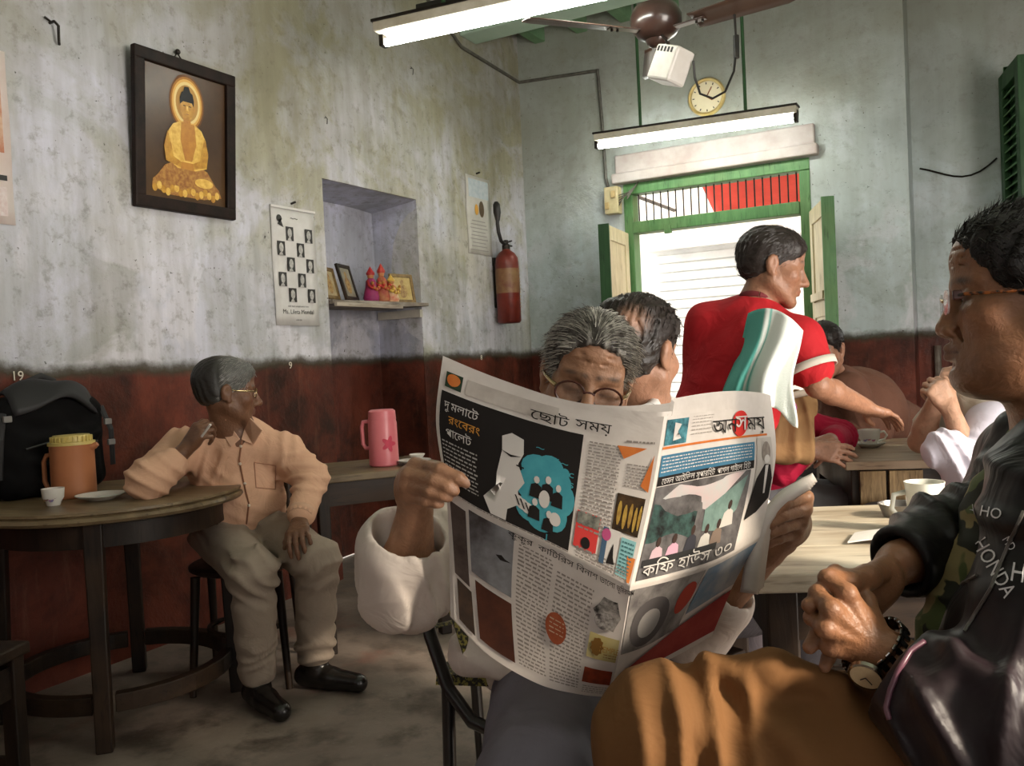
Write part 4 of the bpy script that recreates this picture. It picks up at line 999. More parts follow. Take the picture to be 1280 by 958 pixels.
def hand(B, wrist, fwd, back, side, curl, spread=(8, 2, -3, -9), thumb=((.55, .75, -.35), (.85, .35, -.4), (.95, .1, -.3)), s=1.0, paint=None, nail=None):
    """side=+1 right hand, -1 left; curl = per finger (knuckle, middle, tip) degrees towards the palm"""
    f = nrm(fwd); n = np.asarray(back, float); n = nrm(n-f*np.dot(n, f)); l = np.cross(n, f)*side      # l points to the thumb
    W = np.asarray(wrist, float); Q = lambda a, b, c: W+(f*a+l*b+n*c)*s
    tips = []
    for i, (lat, fw, ph, r) in enumerate(FING):
        k = Q(fw, lat, .002)
        B.cap(Q(.005, lat*.55, 0), k, .0135*s, .0120*s, .012*s)
        c = curl[i] if hasattr(curl[0], '__len__') else curl
        d = f*math.cos(math.radians(spread[i]))+l*math.sin(math.radians(spread[i]))
        ang = 0; p = k
        for j in range(3):
            ang += math.radians(c[j]); dj = d*math.cos(ang)-n*math.sin(ang); p2 = p+dj*ph[j]*s
            B.cap(p, p2, r*s*(1.03-.06*j), r*s*(.96-.08*j), .005*s)
            if j == 2:
                tips.append(p2)
                if paint is not None and nail is not None: paint.append(psph(p2-dj*.004*s+(n*math.cos(ang)+d*math.sin(ang))*r*.9*s, .0058*s, nail, .003*s, .8))
            p = p2
    B.ell(Q(.045, 0, -.008), (np.array([.042, .036, .0155]))*s, np.stack([f, l, n], 1), .012*s)
    p = Q(.018, .020, -.006); q = Q(.050, .042, -.016); B.cap(p, q, .0150*s, .0125*s, .012*s)
    for j, L in enumerate((.034, .027)):
        t = thumb[j+1]; d = nrm(f*t[0]+l*t[1]+n*t[2]); p2 = q+d*L*s; B.cap(q, p2, (.0118-.001*j)*s, (.0105-.0015*j)*s, .006*s); q = p2
    tips.append(q)
    return tips

def strands(mb, roots, dirs, length, r0, seed, seg=4, grav=(0, 0, -.3), wav=.15):
    rs = np.random.RandomState(seed)
    for p, d in zip(roots, dirs):
        L = length*rs.uniform(.6, 1.15); d = nrm(d+rs.normal(size=3)*wav); pts = [p]
        for k in range(seg):
            d = nrm(d+np.array(grav)/seg+rs.normal(size=3)*wav*.35); pts.append(pts[-1]+d*L/seg)
        mb.tube(pts, [r0*(1-.8*k/seg) for k in range(seg+1)], 3, cap=False)
    return mb

M_SKIN = vcol_mat('skin', .44, .5, 190, .42, .28, 42, sss=.0, bdist=.0016, fold=.16, fscale=42)
M_CLOTH = vcol_mat('woven_cloth', .85, .22, 260, .2, .10, 9, bdist=.0010, fold=.30, fscale=11, sheen=.0)
M_CLOTHS = vcol_mat('smooth_cotton', .8, .15, 300, .2, .06, 8, bdist=.0008, fold=.35, fscale=14)
M_NYLON = vcol_mat('glossy_black_nylon', .46, .10, 120, .28, .05, 10, bdist=.001, fold=.45, fscale=9)
M_HAIR = vcol_mat('hair', .42, .55, 130, .35, .35, 60, bdist=.003, stretch=(1, 1, 1))
M_SHOE = vcol_mat('black_leather', .25, .12, 60, .5, .05, 10, bdist=.001)
M_EYE = pm('eye_white', (.55, .50, .44), rough=.2); M_IRIS = pm('eye_iris', (.012, .007, .005), rough=.1)

def person(label, me_v, base, paint, loc, mat=None):
    """the body itself is the top-level object; its origin sits under the seat"""
    me = mesh_from('person', me_v, base, paint)
    o = obj('person', me, mat or M_SKIN, loc=loc, world=True)
    return tag(o, label, 'person')
def wear(name, B, h, col, mat, parent, paint=(), label=None):
    me = mesh_from(name, B.tri(h), col, paint); o = obj(name, me, mat, parent, world=True)
    if label: o['label'] = label
    return o
def combed(hv, H, n, L, color, parent, seed, down=.5, out_=.08, cond=None, name='hair_strands'):
    """short strands lying along the hair, brushed back and down"""
    rp = surf_points(hv, cond or (lambda v: (v-H.o)@H.z > -.12), n, seed); dirs = []
    for p in rp:
        l = (p-H.o)@H.R; out = nrm(p-H(0, -.02, .03)); sw = H.R@np.array([.5*np.sign(l[0])*min(1, abs(l[0])*14), -.9, -down-2.0*abs(l[0])]); sw = sw-out*(sw@out); dirs.append(nrm(nrm(sw)+out*out_))
    o = obj(name, strands(MB(), rp, dirs, L, .0010, seed, 3, tuple(-H.z*.3), .14), pm('strand_colour', color, rough=.42), parent, world=True); o['kind'] = 'stuff'
def surf_points(vq, cond, n, seed):
    v, q = vq; m = np.nonzero(cond(v))[0]
    r = np.random.RandomState(seed); return v[r.choice(m, min(n, len(m)), replace=False)]
# ================================================================== PEOPLE
UZ = V3(0, 0, 1)
def view(px, py):                                # sight line at a pixel with its own right and up
    v = nrm(at(px, py, 1.0)-CAM); r = nrm(np.cross(v, UP)); return v, r, np.cross(r, v)
def facing(px, py, right, toward, up=0.0):       # direction given as seen along that sight line
    v, r, u = view(px, py); return nrm(r*right-v*toward+u*up)
def J(**k): return {n: at(*v) for n, v in k.items()}
def cast(bvh, px, py):
    d = nrm(at(px, py, 1.0)-CAM); r = bvh.ray_cast(Vector(tuple(CAM)), Vector(tuple(d)))
    return (np.array(r[0]), np.array(r[1])) if r[0] is not None else (None, None)
def bvh_of(vq): return BVHTree.FromPolygons([tuple(p) for p in vq[0]], [tuple(map(int, q)) for q in vq[1]])
def seam(bvh, pts, r, off=.001):
    out = []
    for i in range(len(pts)-1):
        for t in np.linspace(0, 1, 6)[:(6 if i == len(pts)-2 else 5)]:
            p, n = cast(bvh, pts[i][0]*(1-t)+pts[i+1][0]*t, pts[i][1]*(1-t)+pts[i+1][1]*t)
            if p is not None: out.append(p+n*off)
    return MB().tube(out, r, 5) if len(out) > 2 else None
def arm(B, sh, el, wr, up=.044, mid=.038, low=.027):
    B.chain([sh, el], [up, mid], .03); fm = el+(wr-el)*.3; B.chain([el, fm, wr], [mid, mid*1.03, low], .015)
def leg(B, hip, kn, an, a=.075, b=.052, c=.036): B.chain([hip, kn, kn+(an-kn)*.3, an], [a, b, b*1.02, c], .03)
def core(B, j, wide=.13):
    B.chain([j['pelvis'], (j['pelvis']+j['neck'])/2, j['neck']+(j['pelvis']-j['neck'])*.15], [.11, .095, .072], .05)
    B.chain([j['shR'], j['neck']+(j['pelvis']-j['neck'])*.08, j['shL']], [.045, .06, .045], .05)
    for s_ in 'RL':
        B.cap(j['pelvis'], j['hip'+s_], .09, .08, .04)
def neckcap(B, H, j, r=.052): B.chain([H(0, -.02, -.05), H(0, -.028, -.10)*.5+j['neck']*.5+0*UZ, j['neck']], [r, r*.97, r*1.15], .03)
def foot(B, an, fwd, L=.25, s=1.0):
    f = nrm(fwd); f = nrm(f*[1, 1, 0]); a = np.array([an[0], an[1], 0.0])
    B.cap(a-f*.05+UZ*.045, a+f*.06+UZ*.042, .040*s, .038*s, .02); B.cap(a+f*.06+UZ*.040, a+f*(L-.09)+UZ*.034, .040*s, .033*s, .02)
    B.cap(a+UZ*.05, np.array(an), .042*s, .044*s, .02); B.plane(a, -UZ, .004)
def hair(H, seed, grow=.0, recede=.0, back=-.05, top=0.0, h=.004, amp=.004, side=0.0, sub=()):
    B = Body(); s = H.s; R = H.R
    E = lambda c, r, k=.015, op='u': B.ell(H(*c), np.array(r)*s, R, k*s, op)
    g = grow
    E((0, -.022, .040+top*.5), (.080+g+side, .105+g, .086+g+top)); E((0, .026, .062+top*.5), (.068+g+side, .066+g, .050+g+top), .03)
    E((0, -.050, -.015), (.062+g+side, .055+g, .052), .03)
    E((0, .128, -.012-recede*.1), (.088, .078+recede, .090+recede*.3), .01, 's'); E((0, .07, -.07), (.09, .075, .06), .01, 's')
    for m in (-1, 1): E((m*.088, -.010, -.012), (.022, .024, .036), .006, 's')
    for (c, r) in sub: E(c, r, .012, 's')
    B.plane(H(0, -.03, back), H.R@np.array([0, .30, -1.0]), .02*s)
    B.disp = lambda P: amp*snoise(P, 60, seed, 2)+amp*.7*np.sin(((P-H.o.astype(np.float32))@R.astype(np.float32)[:, 0])*420+3*snoise(P, 25, seed+1, 1))
    return B
def glasses(H, parent, mat, rim=.0016, w=.047, hh=.034, y=.098, z=-.003, lens=None, temple=None, rimless=False, round_=False, drop=0.0):
    s = H.s; g = None
    fr = MB()
    for m in (-1, 1):
        c = (m*.033, y, z+drop); n = 20
        P = []
        for i in range(n+1):
            a = 2*math.pi*i/n; e = 1.0 if round_ else .72
            cx, sx = math.cos(a), math.sin(a)
            P.append(H(c[0]+w/2*math.copysign(abs(cx)**e, cx), y-.10*abs(c[0]+w/2*cx)*.35, c[2]+hh/2*math.copysign(abs(sx)**e, sx)))
        if not rimless: fr.tube(P, rim*s, 6)
    fr.tube([H(-.010, y, z+drop+.004), H(0, y+.003, z+drop+.007), H(.010, y, z+drop+.004)], rim*1.1*s, 6)
    fo = obj('glasses', fr, mat, parent, world=True, smooth=60)
    for m in (-1, 1):
        c = (m*.033, y, z+drop); n = 20
        P = [H(c[0]+w/2*math.copysign(abs(math.cos(a))**(1 if round_ else .72), math.cos(a)), y-.10*abs(c[0]+w/2*math.cos(a))*.35, c[2]+hh/2*math.copysign(abs(math.sin(a))**(1 if round_ else .72), math.sin(a))) for a in [2*math.pi*i/n for i in range(n)]]
        obj('lens', MB().add(P, [tuple(range(n))]), lens or M_LENS, fo, world=True, thick=.0022 if rimless else .0012)
        t = MB().tube([H(m*(.033+w/2), y-.010, z+drop+.006), H(m*.066, y-.02, z+drop+.007), H(m*.078, .03, z+drop+.006), H(m*.083, -.008, z+drop+.008), H(m*.083, -.026, z+drop-.012)], [rim*1.9*s, rim*2.0*s, rim*1.6*s, rim*1.4*s, rim*1.3*s], 6)
        obj('temple', t, temple or mat, fo, world=True, smooth=60)
    return fo
M_LENS = glass_mat('spectacle_lens', (.25, .25, .26), .02, .05)
M_GOLDW = pm('gold_wire', (.55, .42, .22), metal=.9, rough=.25)
M_TORT = pm('tortoiseshell', (.35, .10, .02), (.03, .012, .006), 90, .2, lo=.42, hi=.56, coat=.4)
M_BROWNF = pm('dark_red_frame', (.05, .012, .008), rough=.25)
M_BTN = pm('shirt_button', (.60, .50, .40), rough=.3)

# ------------------------------------------------------------------ man in the peach shirt
def peach_man():
    sk = (.17, .08, .043)
    j = J(pelvis=(302, 655, 3.45), neck=(293, 536, 3.33), hipR=(270, 668, 3.40), hipL=(336, 664, 3.42), knR=(316, 716, 3.05), anR=(322, 842, 3.14), knL=(396, 700, 3.12), anL=(394, 815, 3.30),
          shR=(228, 562, 3.30), shL=(356, 566, 3.38), elR=(186, 607, 3.04), wrR=(232, 562, 3.10), elL=(388, 598, 3.34), wrL=(374, 652, 3.16))
    H = Frame(at(284, 489, 3.28), facing(284, 489, .99, -.12, -.05), UP, 1.02)
    B = Body(); pt = []
    core(B, j); head(B, H, sk, (.16, .06, .045), pt, brow=(.10, .09, .08), nose=1.05, jaw=1.02); neckcap(B, H, j)
    arm(B, j['shR'], j['elR'], j['wrR']); arm(B, j['shL'], j['elL'], j['wrL'])
    leg(B, j['hipR'], j['knR'], j['anR']); leg(B, j['hipL'], j['knL'], j['anL'])
    hand(B, j['wrR'], at(250, 538, 3.10)-j['wrR'], -FW*.8-RT*.6, 1, [(50, 60, 30), (55, 60, 35), (60, 65, 35), (65, 65, 35)], s=.98)
    hand(B, j['wrL'], at(372, 672, 3.05)-j['wrL'], UP*.4-FW*.9, -1, [(25, 35, 20)]*4, s=.98)
    man = person('seated man in a peach shirt and grey trousers looking over his shoulder', B.tri(.0048), sk, pt, (j['pelvis'][0], j['pelvis'][1], 0))
    # shirt
    S = Body(); ch = at(295, 578, 3.40); be = at(300, 628, 3.39)
    fr = nrm(-FW+RT*.12); lat = nrm(np.cross(UZ, fr)); R = np.stack([lat, fr, np.cross(lat, fr)], 1)
    S.ell(ch, (.185, .125, .17), R, .05); S.ell(be, (.175, .140, .125), R, .06); S.ell(at(300, 655, 3.42), (.17, .135, .06), R, .05)
    S.chain([j['shR'], at(293, 545, 3.35), j['shL']], [.062, .075, .062], .05)
    S.chain([j['shR'], j['elR']+UZ*.018], [.074, .070], .04); S.chain([j['elR']+UZ*.02, j['elR']*.42+j['wrR']*.58], [.068, .056], .03)
    S.chain([j['shL'], j['elL']], [.074, .064], .04); S.chain([j['elL'], j['elL']*.18+j['wrL']*.82], [.063, .050], .03)
    S.cap(at(301, 552, 3.19), at(297, 528, 3.22), .006, .034, .012, 's')
    S.disp = wrinkles([(j['elR'], .19, j['wrR']-j['elR'], .040, .014), (j['elL'], .17, UP, .045, .013), (be, .22, UP*.9+RT*.4, .060, .012), (ch, .2, RT*.8-UP*.5, .07, .009), (j['shL'], .12, RT, .045, .010), (j['shR'], .14, RT*.9-UP*.3, .05, .010)], 11, .008)
    vq = S.tri(.0065); me = mesh_from('shirt', vq, (.68, .41, .27)); sh = obj('shirt', me, M_CLOTHS, man, world=True); bv = bvh_of(vq)
    m = seam(bv, [(303, 546), (299, 575), (304, 602), (311, 630), (308, 655)], .0035)
    if m: obj('placket', m, vmat_flat('shirt_seam', (.30, .13, .07)), sh, world=True)
    for (x, y) in ((301, 558), (300, 580), (306, 605), (311, 632)):
        p, n = cast(bv, x, y)
        if p is not None: obj('button', MB().ball(p+n*.002, .006, 8, 6), M_BTN, sh, world=True)
    m = seam(bv, [(318, 578), (345, 582), (344, 612), (320, 610), (318, 578)], .0022)
    if m: obj('pocket', m, vmat_flat('shirt_seam_light', (.45, .22, .13)), sh, world=True)
    c = MB()
    for pts in ([(282, 524), (275, 535), (290, 559), (301, 549), (291, 535)], [(303, 549), (318, 556), (328, 538), (313, 523), (307, 536)]):
        Q = []
        for (x, y) in pts:
            p, n = cast(bv, x, y); q = at(x, y, 3.235); Q.append(p-FW*.010 if p is not None and abs((p-q)@FW) < .06 else q)
        c.add(Q, [tuple(range(5))])
    obj('collar', c, vmat_flat('peach_collar', (.68, .41, .27)), sh, world=True, thick=.006, bevel=.002)
    for (pts) in ([j['elL']*.2+j['wrL']*.8, j['elL']*.08+j['wrL']*.92],):
        obj('cuff', MB().tube(pts, [.052, .045], 16, cap=False), vmat_flat('peach_cuff', (.68, .41, .27)), sh, world=True, smooth=60, thick=.004)
    # trousers
    T = Body(); T.ell(at(302, 662, 3.44), (.175, .15, .105), R, .05)
    T.chain([j['hipR'], j['knR'], j['anR']-UZ*-.02], [.096, .078, .070], .03); T.chain([j['hipL'], j['knL'], j['anL']+UZ*.01], [.096, .078, .070], .03)
    T.plane(at(302, 646, 3.4)+UZ*.035, UZ, .01)
    T.disp = wrinkles([(j['hipR'], .24, UP*.8+RT*.6, .06, .015), (j['hipL'], .22, UP*.8-RT*.6, .06, .015), (j['knR'], .18, UP+RT*.5, .06, .011), (j['knL'], .18, UP-RT*.5, .06, .011), (j['anR'], .2, UP, .06, .008), (j['anL'], .2, UP, .06, .008)], 5, .009)
    wear('trousers', T, .0075, (.33, .265, .21), M_CLOTH, man)
    for a, d in ((j['anR'], -FW*.6+RT*.5), (j['anL'], -FW*.35+RT*.9)):
        F_ = Body(); foot(F_, a-UZ*.02, d, .27, 1.05); wear('shoe', F_, .006, (.012, .010, .009), M_SHOE, man, label='polished black leather shoe')
    combed(hair(H, 3, .002, .012, amp=.002).tri(.006), H, 900, .022, (.26, .25, .23), man, 5, .5, .06, lambda v: (v-H.o)@H.y > -.03); wear('hair', hair(H, 3, .002, .012, amp=.002), .0045, (.12, .12, .11), M_HAIR, man, [('fn', lambda v: smoothstep(.0, -.07, (v-H.o)@H.y)*.9, (.012, .010, .009), 0, 1)])  # hair darkens towards the back: shade on that side painted into the colour
    glasses(H, man, M_GOLDW, .0013)
    o = wood_chair('dark bentwood chair under the man in the peach shirt', (j['pelvis'][0], j['pelvis'][1], 0), math.atan2(fr[1], fr[0])-math.pi/2)
    cg = MB().cyl(at(252, 546, 3.02), at(263, 531, 2.99), .0042, n=8)
    tag(obj('cigarette', cg, M_WHITE, loc=at(252, 546, 3.02), world=True), 'white cigarette held by the man in the peach shirt', 'cigarette')
def vmat_flat(name, c, rough=.8): return pm(name, c, tuple(np.array(c)*.8), 12, rough)
peach_man()
# ------------------------------------------------------------------ man in the black jacket, close by
def jacket_man():
    sk = (.255, .115, .055)
    j = J(pelvis=(1400, 965, 1.22), neck=(1338, 560, 1.20), hipR=(1390, 1000, 1.32), hipL=(1385, 985, 1.12), knL=(832, 920, 1.12), anL=(800, 1290, 1.16), knR=(905, 1015, 1.25), anR=(880, 1480, 1.27),
          shL=(1348, 625, 1.00), shR=(1300, 585, 1.40), elL=(1292, 940, .93), wrL=(1099, 815, 1.035), elR=(1268, 668, 1.38), wrR=(1126, 703, 1.18))
    H = Frame(at(1287, 371, 1.17), facing(1287, 371, -.98, .17, -.02), UP+RT*.02, .98)
    B = Body(); pt = []
    core(B, j); head(B, H, sk, (.20, .085, .06), pt, brow=(.018, .012, .009), nose=1.08, nl=.62, lipf=.004, fore=.006, jaw=1.0, cheek=1.0, lids=1.0, fat=.004, beard=(.13, .07, .045), brow_w=1.25)
    neckcap(B, H, j, .060)
    # fuller jowl, temple hollow, brow furrows
    B.ell(H(-.045, .030, -.075), np.array([.022, .040, .030])*H.s, H.R, .03); B.ell(H(.045, .030, -.075), np.array([.022, .040, .030])*H.s, H.R, .03)
    for z in (.045, .056, .066): B.cap(H(-.05, .078, z), H(0, .098-.12*(z-.04), z+.003), .0016, .0016, .004, 's')
    for m in (-1, 1):
        B.cap(H(m*.022, .090, -.042), H(m*.036, .072, -.078), .0030, .0022, .008, 's'); B.cap(H(m*.020, .086, -.018), H(m*.042, .078, -.022), .0018, .0014, .006, 's'); B.ell(H(m*.031, .080, -.0165), np.array([.013, .007, .005])*H.s, H.R, .008)
        B.cap(H(m*.054, .066, .002), H(m*.060, .054, .006), .0012, .001, .003, 's'); B.cap(H(m*.052, .064, -.006), H(m*.060, .052, -.010), .0012, .001, .003, 's')
        B.cap(H(m*.030, .074, -.084), H(m*.036, .060, -.106), .0022, .0016, .008, 's')
    arm(B, j['shL'], j['elL'], j['wrL'], .048, .042, .030); arm(B, j['shR'], j['elR'], j['wrR'], .048, .042, .030)
    leg(B, j['hipL'], j['knL'], j['anL']); leg(B, j['hipR'], j['knR'], j['anR'])
    A = at
    # left hand (near), back of the hand to the camera, fingers locked through the other hand
    W = j['wrL']; kn = [A(1058, 742, 1.035), A(1038, 762, 1.022), A(1031, 785, 1.022), A(1038, 808, 1.035)]
    for k_, off in zip(kn, ((-4, -12), (-4, -3), (-2, 5), (2, 10))): B.cap(A(1094+off[0], 808+off[1], 1.036), k_, .0150, .0122, .011)
    B.ell(A(1066, 784, 1.045), (.034, .030, .016), np.stack([nrm(kn[1]-W), nrm(np.cross(FW, kn[1]-W)), FW], 1), .012)
    for i, ch in enumerate(([(1058, 742, 1.035), (1034, 723, 1.055), (1044, 716, 1.085), (1064, 722, 1.10)], [(1038, 762, 1.022), (1022, 742, 1.052), (1034, 730, 1.085), (1058, 735, 1.105)],
                            [(1031, 785, 1.022), (1015, 772, 1.055), (1030, 760, 1.09), (1055, 760, 1.11)], [(1038, 808, 1.035), (1023, 800, 1.062), (1036, 792, 1.09), (1056, 790, 1.105)])):
        P = [A(*c) for c in ch]; r = (.0108, .0108, .0102, .0092)[i]
        for q in range(3): B.cap(P[q], P[q+1], r*(1.04-.06*q), r*(.98-.08*q), .004)
    for k_ in kn: B.ell(k_-FW*.004, (.0095, .0095, .0085), None, .008)
    for a_, b_ in zip(kn[:3], ((1087, 796, 1.026), (1084, 800, 1.024), (1084, 806, 1.026))): B.cap(a_*.75+A(*b_)*.25-FW*.009, A(*b_)-FW*.006, .0028, .0022, .006)  # tendons
    B.chain([A(1090, 778, 1.05), A(1082, 752, 1.075), A(1068, 741, 1.10)], [.0145, .0118, .0100], .008)
    # right hand (behind): palm, thumb lying over, finger ends coming through
    W2 = j['wrR']
    for q in ((1062, 742, 1.125), (1058, 762, 1.125), (1060, 780, 1.125), (1066, 796, 1.125)): B.cap(A(1118, 708, 1.175), A(*q), .017, .0130, .014)
    B.ell(A(1088, 738, 1.138), (.040, .030, .019), np.stack([nrm(A(1060, 770, 1.12)-W2), nrm(np.cross(FW, A(1060, 770, 1.12)-W2)), FW], 1), .012)
    B.chain([A(1108, 712, 1.15), A(1084, 722, 1.10), A(1062, 728, 1.072), A(1044, 723, 1.058)], [.0175, .0150, .0122, .0098], .008)
    for ch, r in (([(1062, 742, 1.125), (1044, 748, 1.09), (1024, 751, 1.058), (1011, 757, 1.046)], .0108), ([(1058, 762, 1.125), (1038, 768, 1.088), (1020, 775, 1.072)], .0104),
                  ([(1060, 780, 1.125), (1038, 784, 1.088), (1022, 794, 1.06), (1012, 809, 1.052)], .0104), ([(1066, 796, 1.125), (1046, 806, 1.09), (1036, 822, 1.062), (1031, 834, 1.056)], .0088)):
        P = [A(*c) for c in ch]
        for q in range(len(P)-1): B.cap(P[q], P[q+1], r*(1.03-.05*q), r*(.97-.06*q), .004)
    for c, r in (((1007, 755, 1.034), .0062), ((1008, 813, 1.041), .0058), ((1030, 838, 1.046), .0048), ((1038, 719, 1.050), .006)): pt.append(psph(A(*c), r, (.33, .17, .11), .003, .8))
    for k_ in kn: pt.append(psph(k_-FW*.012, .010, (.24, .115, .065), .008, .5))
    for q in range(4):
        t0 = q/3; pt.append(pcap(A(1098+8*t0, 712+9*q, 1.11), A(1074+10*t0, 735+9*q, 1.10), .0012, (.07, .03, .018), .0016, .6))
    for m in (-1, 1): pt.append(pcap(H(0, .110, -.0715), H(m*.030, .086, -.0725), .0013, (.05, .02, .014), .0018, .85)); pt.append(psph(H(m*.036, .083, .000), (.014, .012, .009), (.07, .03, .018), .007, .7))  # dark mouth line, and eye-socket shade painted into the skin colour
    man = person('man in a black jacket and glasses with clasped hands at the pale table', B.tri(.0030), sk, pt, (j['pelvis'][0], j['pelvis'][1], 0))
    # eyes are half closed behind the lenses
    eye_parts(H, man, gaze=(0, -.1), back=.0025)
    # jacket
    S = Body(); T = nrm(-RT); lat = nrm(np.cross(UZ, T)); R = np.stack([lat, T, np.cross(lat, T)], 1)
    S.ell(at(1365, 700, 1.20), (.225, .135, .20), R, .05); S.ell(at(1385, 860, 1.20), (.20, .16, .19), R, .06)
    S.chain([j['shL'], at(1345, 595, 1.20), j['shR']], [.080, .080, .080], .05)
    S.chain([j['shL'], j['elL']], [.092, .088], .05); S.chain([j['elL'], at(1215, 905, .955), at(1130, 848, 1.005)], [.088, .076, .060], .04)
    S.chain([j['shR'], j['elR']], [.090, .082], .05); S.chain([j['elR'], at(1185, 682, 1.265), at(1130, 701, 1.185)], [.080, .066, .050], .04)
    # far front panel hanging open, collar stand
    S.chain([at(1262, 560, 1.27), at(1232, 640, 1.25), at(1212, 730, 1.22), at(1195, 800, 1.20)], [.030, .034, .036, .040], .03)
    S.chain([at(1296, 590, 1.08), at(1275, 690, 1.05), at(1240, 770, 1.05), at(1205, 830, 1.07)], [.034, .034, .036, .040], .03)
    S.chain([at(1268, 535, 1.25), at(1300, 548, 1.22), at(1330, 555, 1.20)], [.028, .032, .034], .02)
    # open front: a channel through which the camouflage shirt shows
    S.chain([at(1268, 580, 1.14), at(1236, 690, 1.12), at(1190, 780, 1.10)], [.014, .020, .014], .01, 's')
    # hollow cuffs
    for (c0, c1, d0, d1, r_) in ((1130, 850, 1070, 806, .044), (1128, 703, 1080, 722, .038)):
        dd = (1.005, 1.045) if r_ == .044 else (1.183, 1.15)
        p0, p1 = at(c0, c1, dd[0]), at(d0, d1, dd[1]); ax_ = nrm(p1-p0); e1 = nrm(np.cross(ax_, FW)); Rb = np.stack([ax_, e1, np.cross(ax_, e1)], 1)
        S.box(p0+ax_*.062, (.055, .075, .075), Rb, .004, .004, 's'); S.cap(p1, p0-ax_*.03, r_+.004, r_-.004, .006, 's')
    S.disp = wrinkles([(j['elL'], .22, j['wrL']-j['elL'], .075, .010), (at(1190, 880, .96), .16, RT*.8+UP*.6, .06, .010), (at(1185, 670, 1.25), .16, RT+UP*.25, .045, .009), (j['shL'], .2, UP, .07, .008), (at(1330, 760, 1.1), .22, UP*.8+RT*.5, .09, .010)], 21, .008, [(at(1120, 845, 1.01), .11), (at(1128, 702, 1.18), .09)])
    vq = S.tri(.0050)
    sheen = (.020, .011, .014)  # mauve highlight of the near sleeve, painted into the jacket colour
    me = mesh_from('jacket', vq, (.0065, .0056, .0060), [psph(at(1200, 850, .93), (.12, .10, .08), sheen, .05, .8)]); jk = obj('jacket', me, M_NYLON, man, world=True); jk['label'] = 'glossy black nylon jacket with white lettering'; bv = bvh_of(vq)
    # lettering on the jacket
    wt = pm('white_embroidery', (.62, .60, .62), rough=.6)
    def decal(txt, size, px, py, ang, sx=1.0):
        ca, sa = math.cos(ang), math.sin(ang); vs, fs = glyphs(txt, size, bold=size*.02); m = MB(); P = []
        for v in vs:
            x, y = v[0]*sx, v[1]; p, n = cast(bv, px+x*ca-y*sa, py-(x*sa+y*ca)); P.append(p+n*.0012 if p is not None else None)
        good = [f for f in fs if all(P[i] is not None for i in f)]
        Q = [p if p is not None else CAM*0 for p in P]
        used = sorted({i for f in good for i in f}); mp = {i: k for k, i in enumerate(used)}
        if used: m.add([Q[i] for i in used], [tuple(mp[i] for i in f) for f in good]); obj('lettering', m, wt, jk, world=True)
    decal('HONDA', 27, 1243, 710, -1.05, .8); decal('Honda', 34, 1300, 722, -.16, .8); decal('A HO', 18, 1231, 640, -.2); decal('MD', 15, 1262, 680, -1.0, .8)
    for pts in ([(1280, 640), (1262, 680), (1240, 735), (1206, 790)], [(1180, 742), (1200, 732), (1222, 720)]):
        m = seam(bv, pts, .0022)
        if m: obj('zip', m, pm('zip_metal', (.12, .11, .10), metal=.6, rough=.4), jk, world=True)
    # mauve piping along the near cuff
    m = seam(bv, [(1156, 803), (1138, 815), (1124, 838), (1114, 862), (1108, 886), (1112, 900)], .0035)
    if m: obj('cuff_piping', m, pm('mauve_piping', (.13, .05, .075), rough=.35), jk, world=True, smooth=180)
    # camouflage shirt
    Cc = Body(); Cc.chain([at(1305, 560, 1.21), at(1262, 640, 1.185), at(1225, 730, 1.165), at(1190, 800, 1.15)], [.05, .050, .050, .045], .04); Cc.ell(at(1330, 790, 1.2), (.18, .12, .20), R, .05)
    Cc.disp = wrinkles([(at(1230, 700, 1.15), .2, UP, .04, .005)], 31, .004)
    t = NT('camouflage_cotton'); a = t.noise(16, 2, .4, dist=.6); b = t.noise(20, 2, .4, t.mapping(loc=(3, 1, 2)), .6)
    t.col(t.mix(t.ramp(b, [(.53, 0.0), (.55, 1.0)], 'LINEAR'), t.mix(t.ramp(a, [(.46, 0.0), (.48, 1.0)]), (.085, .105, .035), (.26, .20, .09)), (.022, .022, .014))); t.set(Roughness=.85); t.bump(t.noise(250, 3), .2, .001)
    sc_ = wear('shirt', Cc, .006, (.1, .1, .05), t.m, man, label='camouflage patterned shirt under the jacket')
    # trousers
    Tt = Body(); Tt.ell(at(1395, 985, 1.22), (.19, .16, .11), R, .05)
    Tt.chain([j['hipL'], at(1080, 945, 1.10), j['knL'], j['knL']*.5+j['anL']*.5, j['anL']], [.105, .092, .083, .074, .070], .04)
    Tt.chain([j['hipR'], j['knR'], j['anR']+UZ*.02], [.102, .080, .066], .04)
    Tt.chain([at(1052, 852, 1.06), at(960, 838, 1.08), at(880, 836, 1.10)], [.012, .020, .014], .03)
    Tt.disp = wrinkles([(at(840, 960, 1.08), .19, RT*.95+UP*.2, .055, .010), (at(1010, 900, 1.05), .22, UP*.9+RT*.35, .07, .006)], 17, .0035)
    wear('trousers', Tt, .0055, (.175, .082, .030), M_CLOTH, man, label='rust brown trousers')
    for a_, d in ((j['anL'], T*.9+UZ*0), (j['anR'], T)):
        F_ = Body(); lift = a_[2]-.10
        foot(F_, np.array([a_[0], a_[1], .10]), d, .27, 1.0)
        me = mesh_from('shoe', F_.tri(.007), (.012, .010, .009)); me.transform(Matrix.Translation((0, 0, lift))); obj('shoe', me, M_SHOE, man, world=True)
    # hair: cap plus short strands at the edge
    hb = hair(H, 9, .004, .046, back=-.055, amp=.003, h=.003); hv = hb.tri(.0035)
    ho = obj('hair', mesh_from('hair', hv, (.009, .007, .006)), M_HAIR, man, world=True); ho['label'] = 'short black hair'
    rp = surf_points(hv, lambda v: (v-H.o)@H.y > -.04, 1500, 4)
    dirs = [nrm((p-H(0, -.02, .03))/np.linalg.norm(p-H(0, -.02, .03))*.6-H.y*.75+H.z*.1) for p in rp]
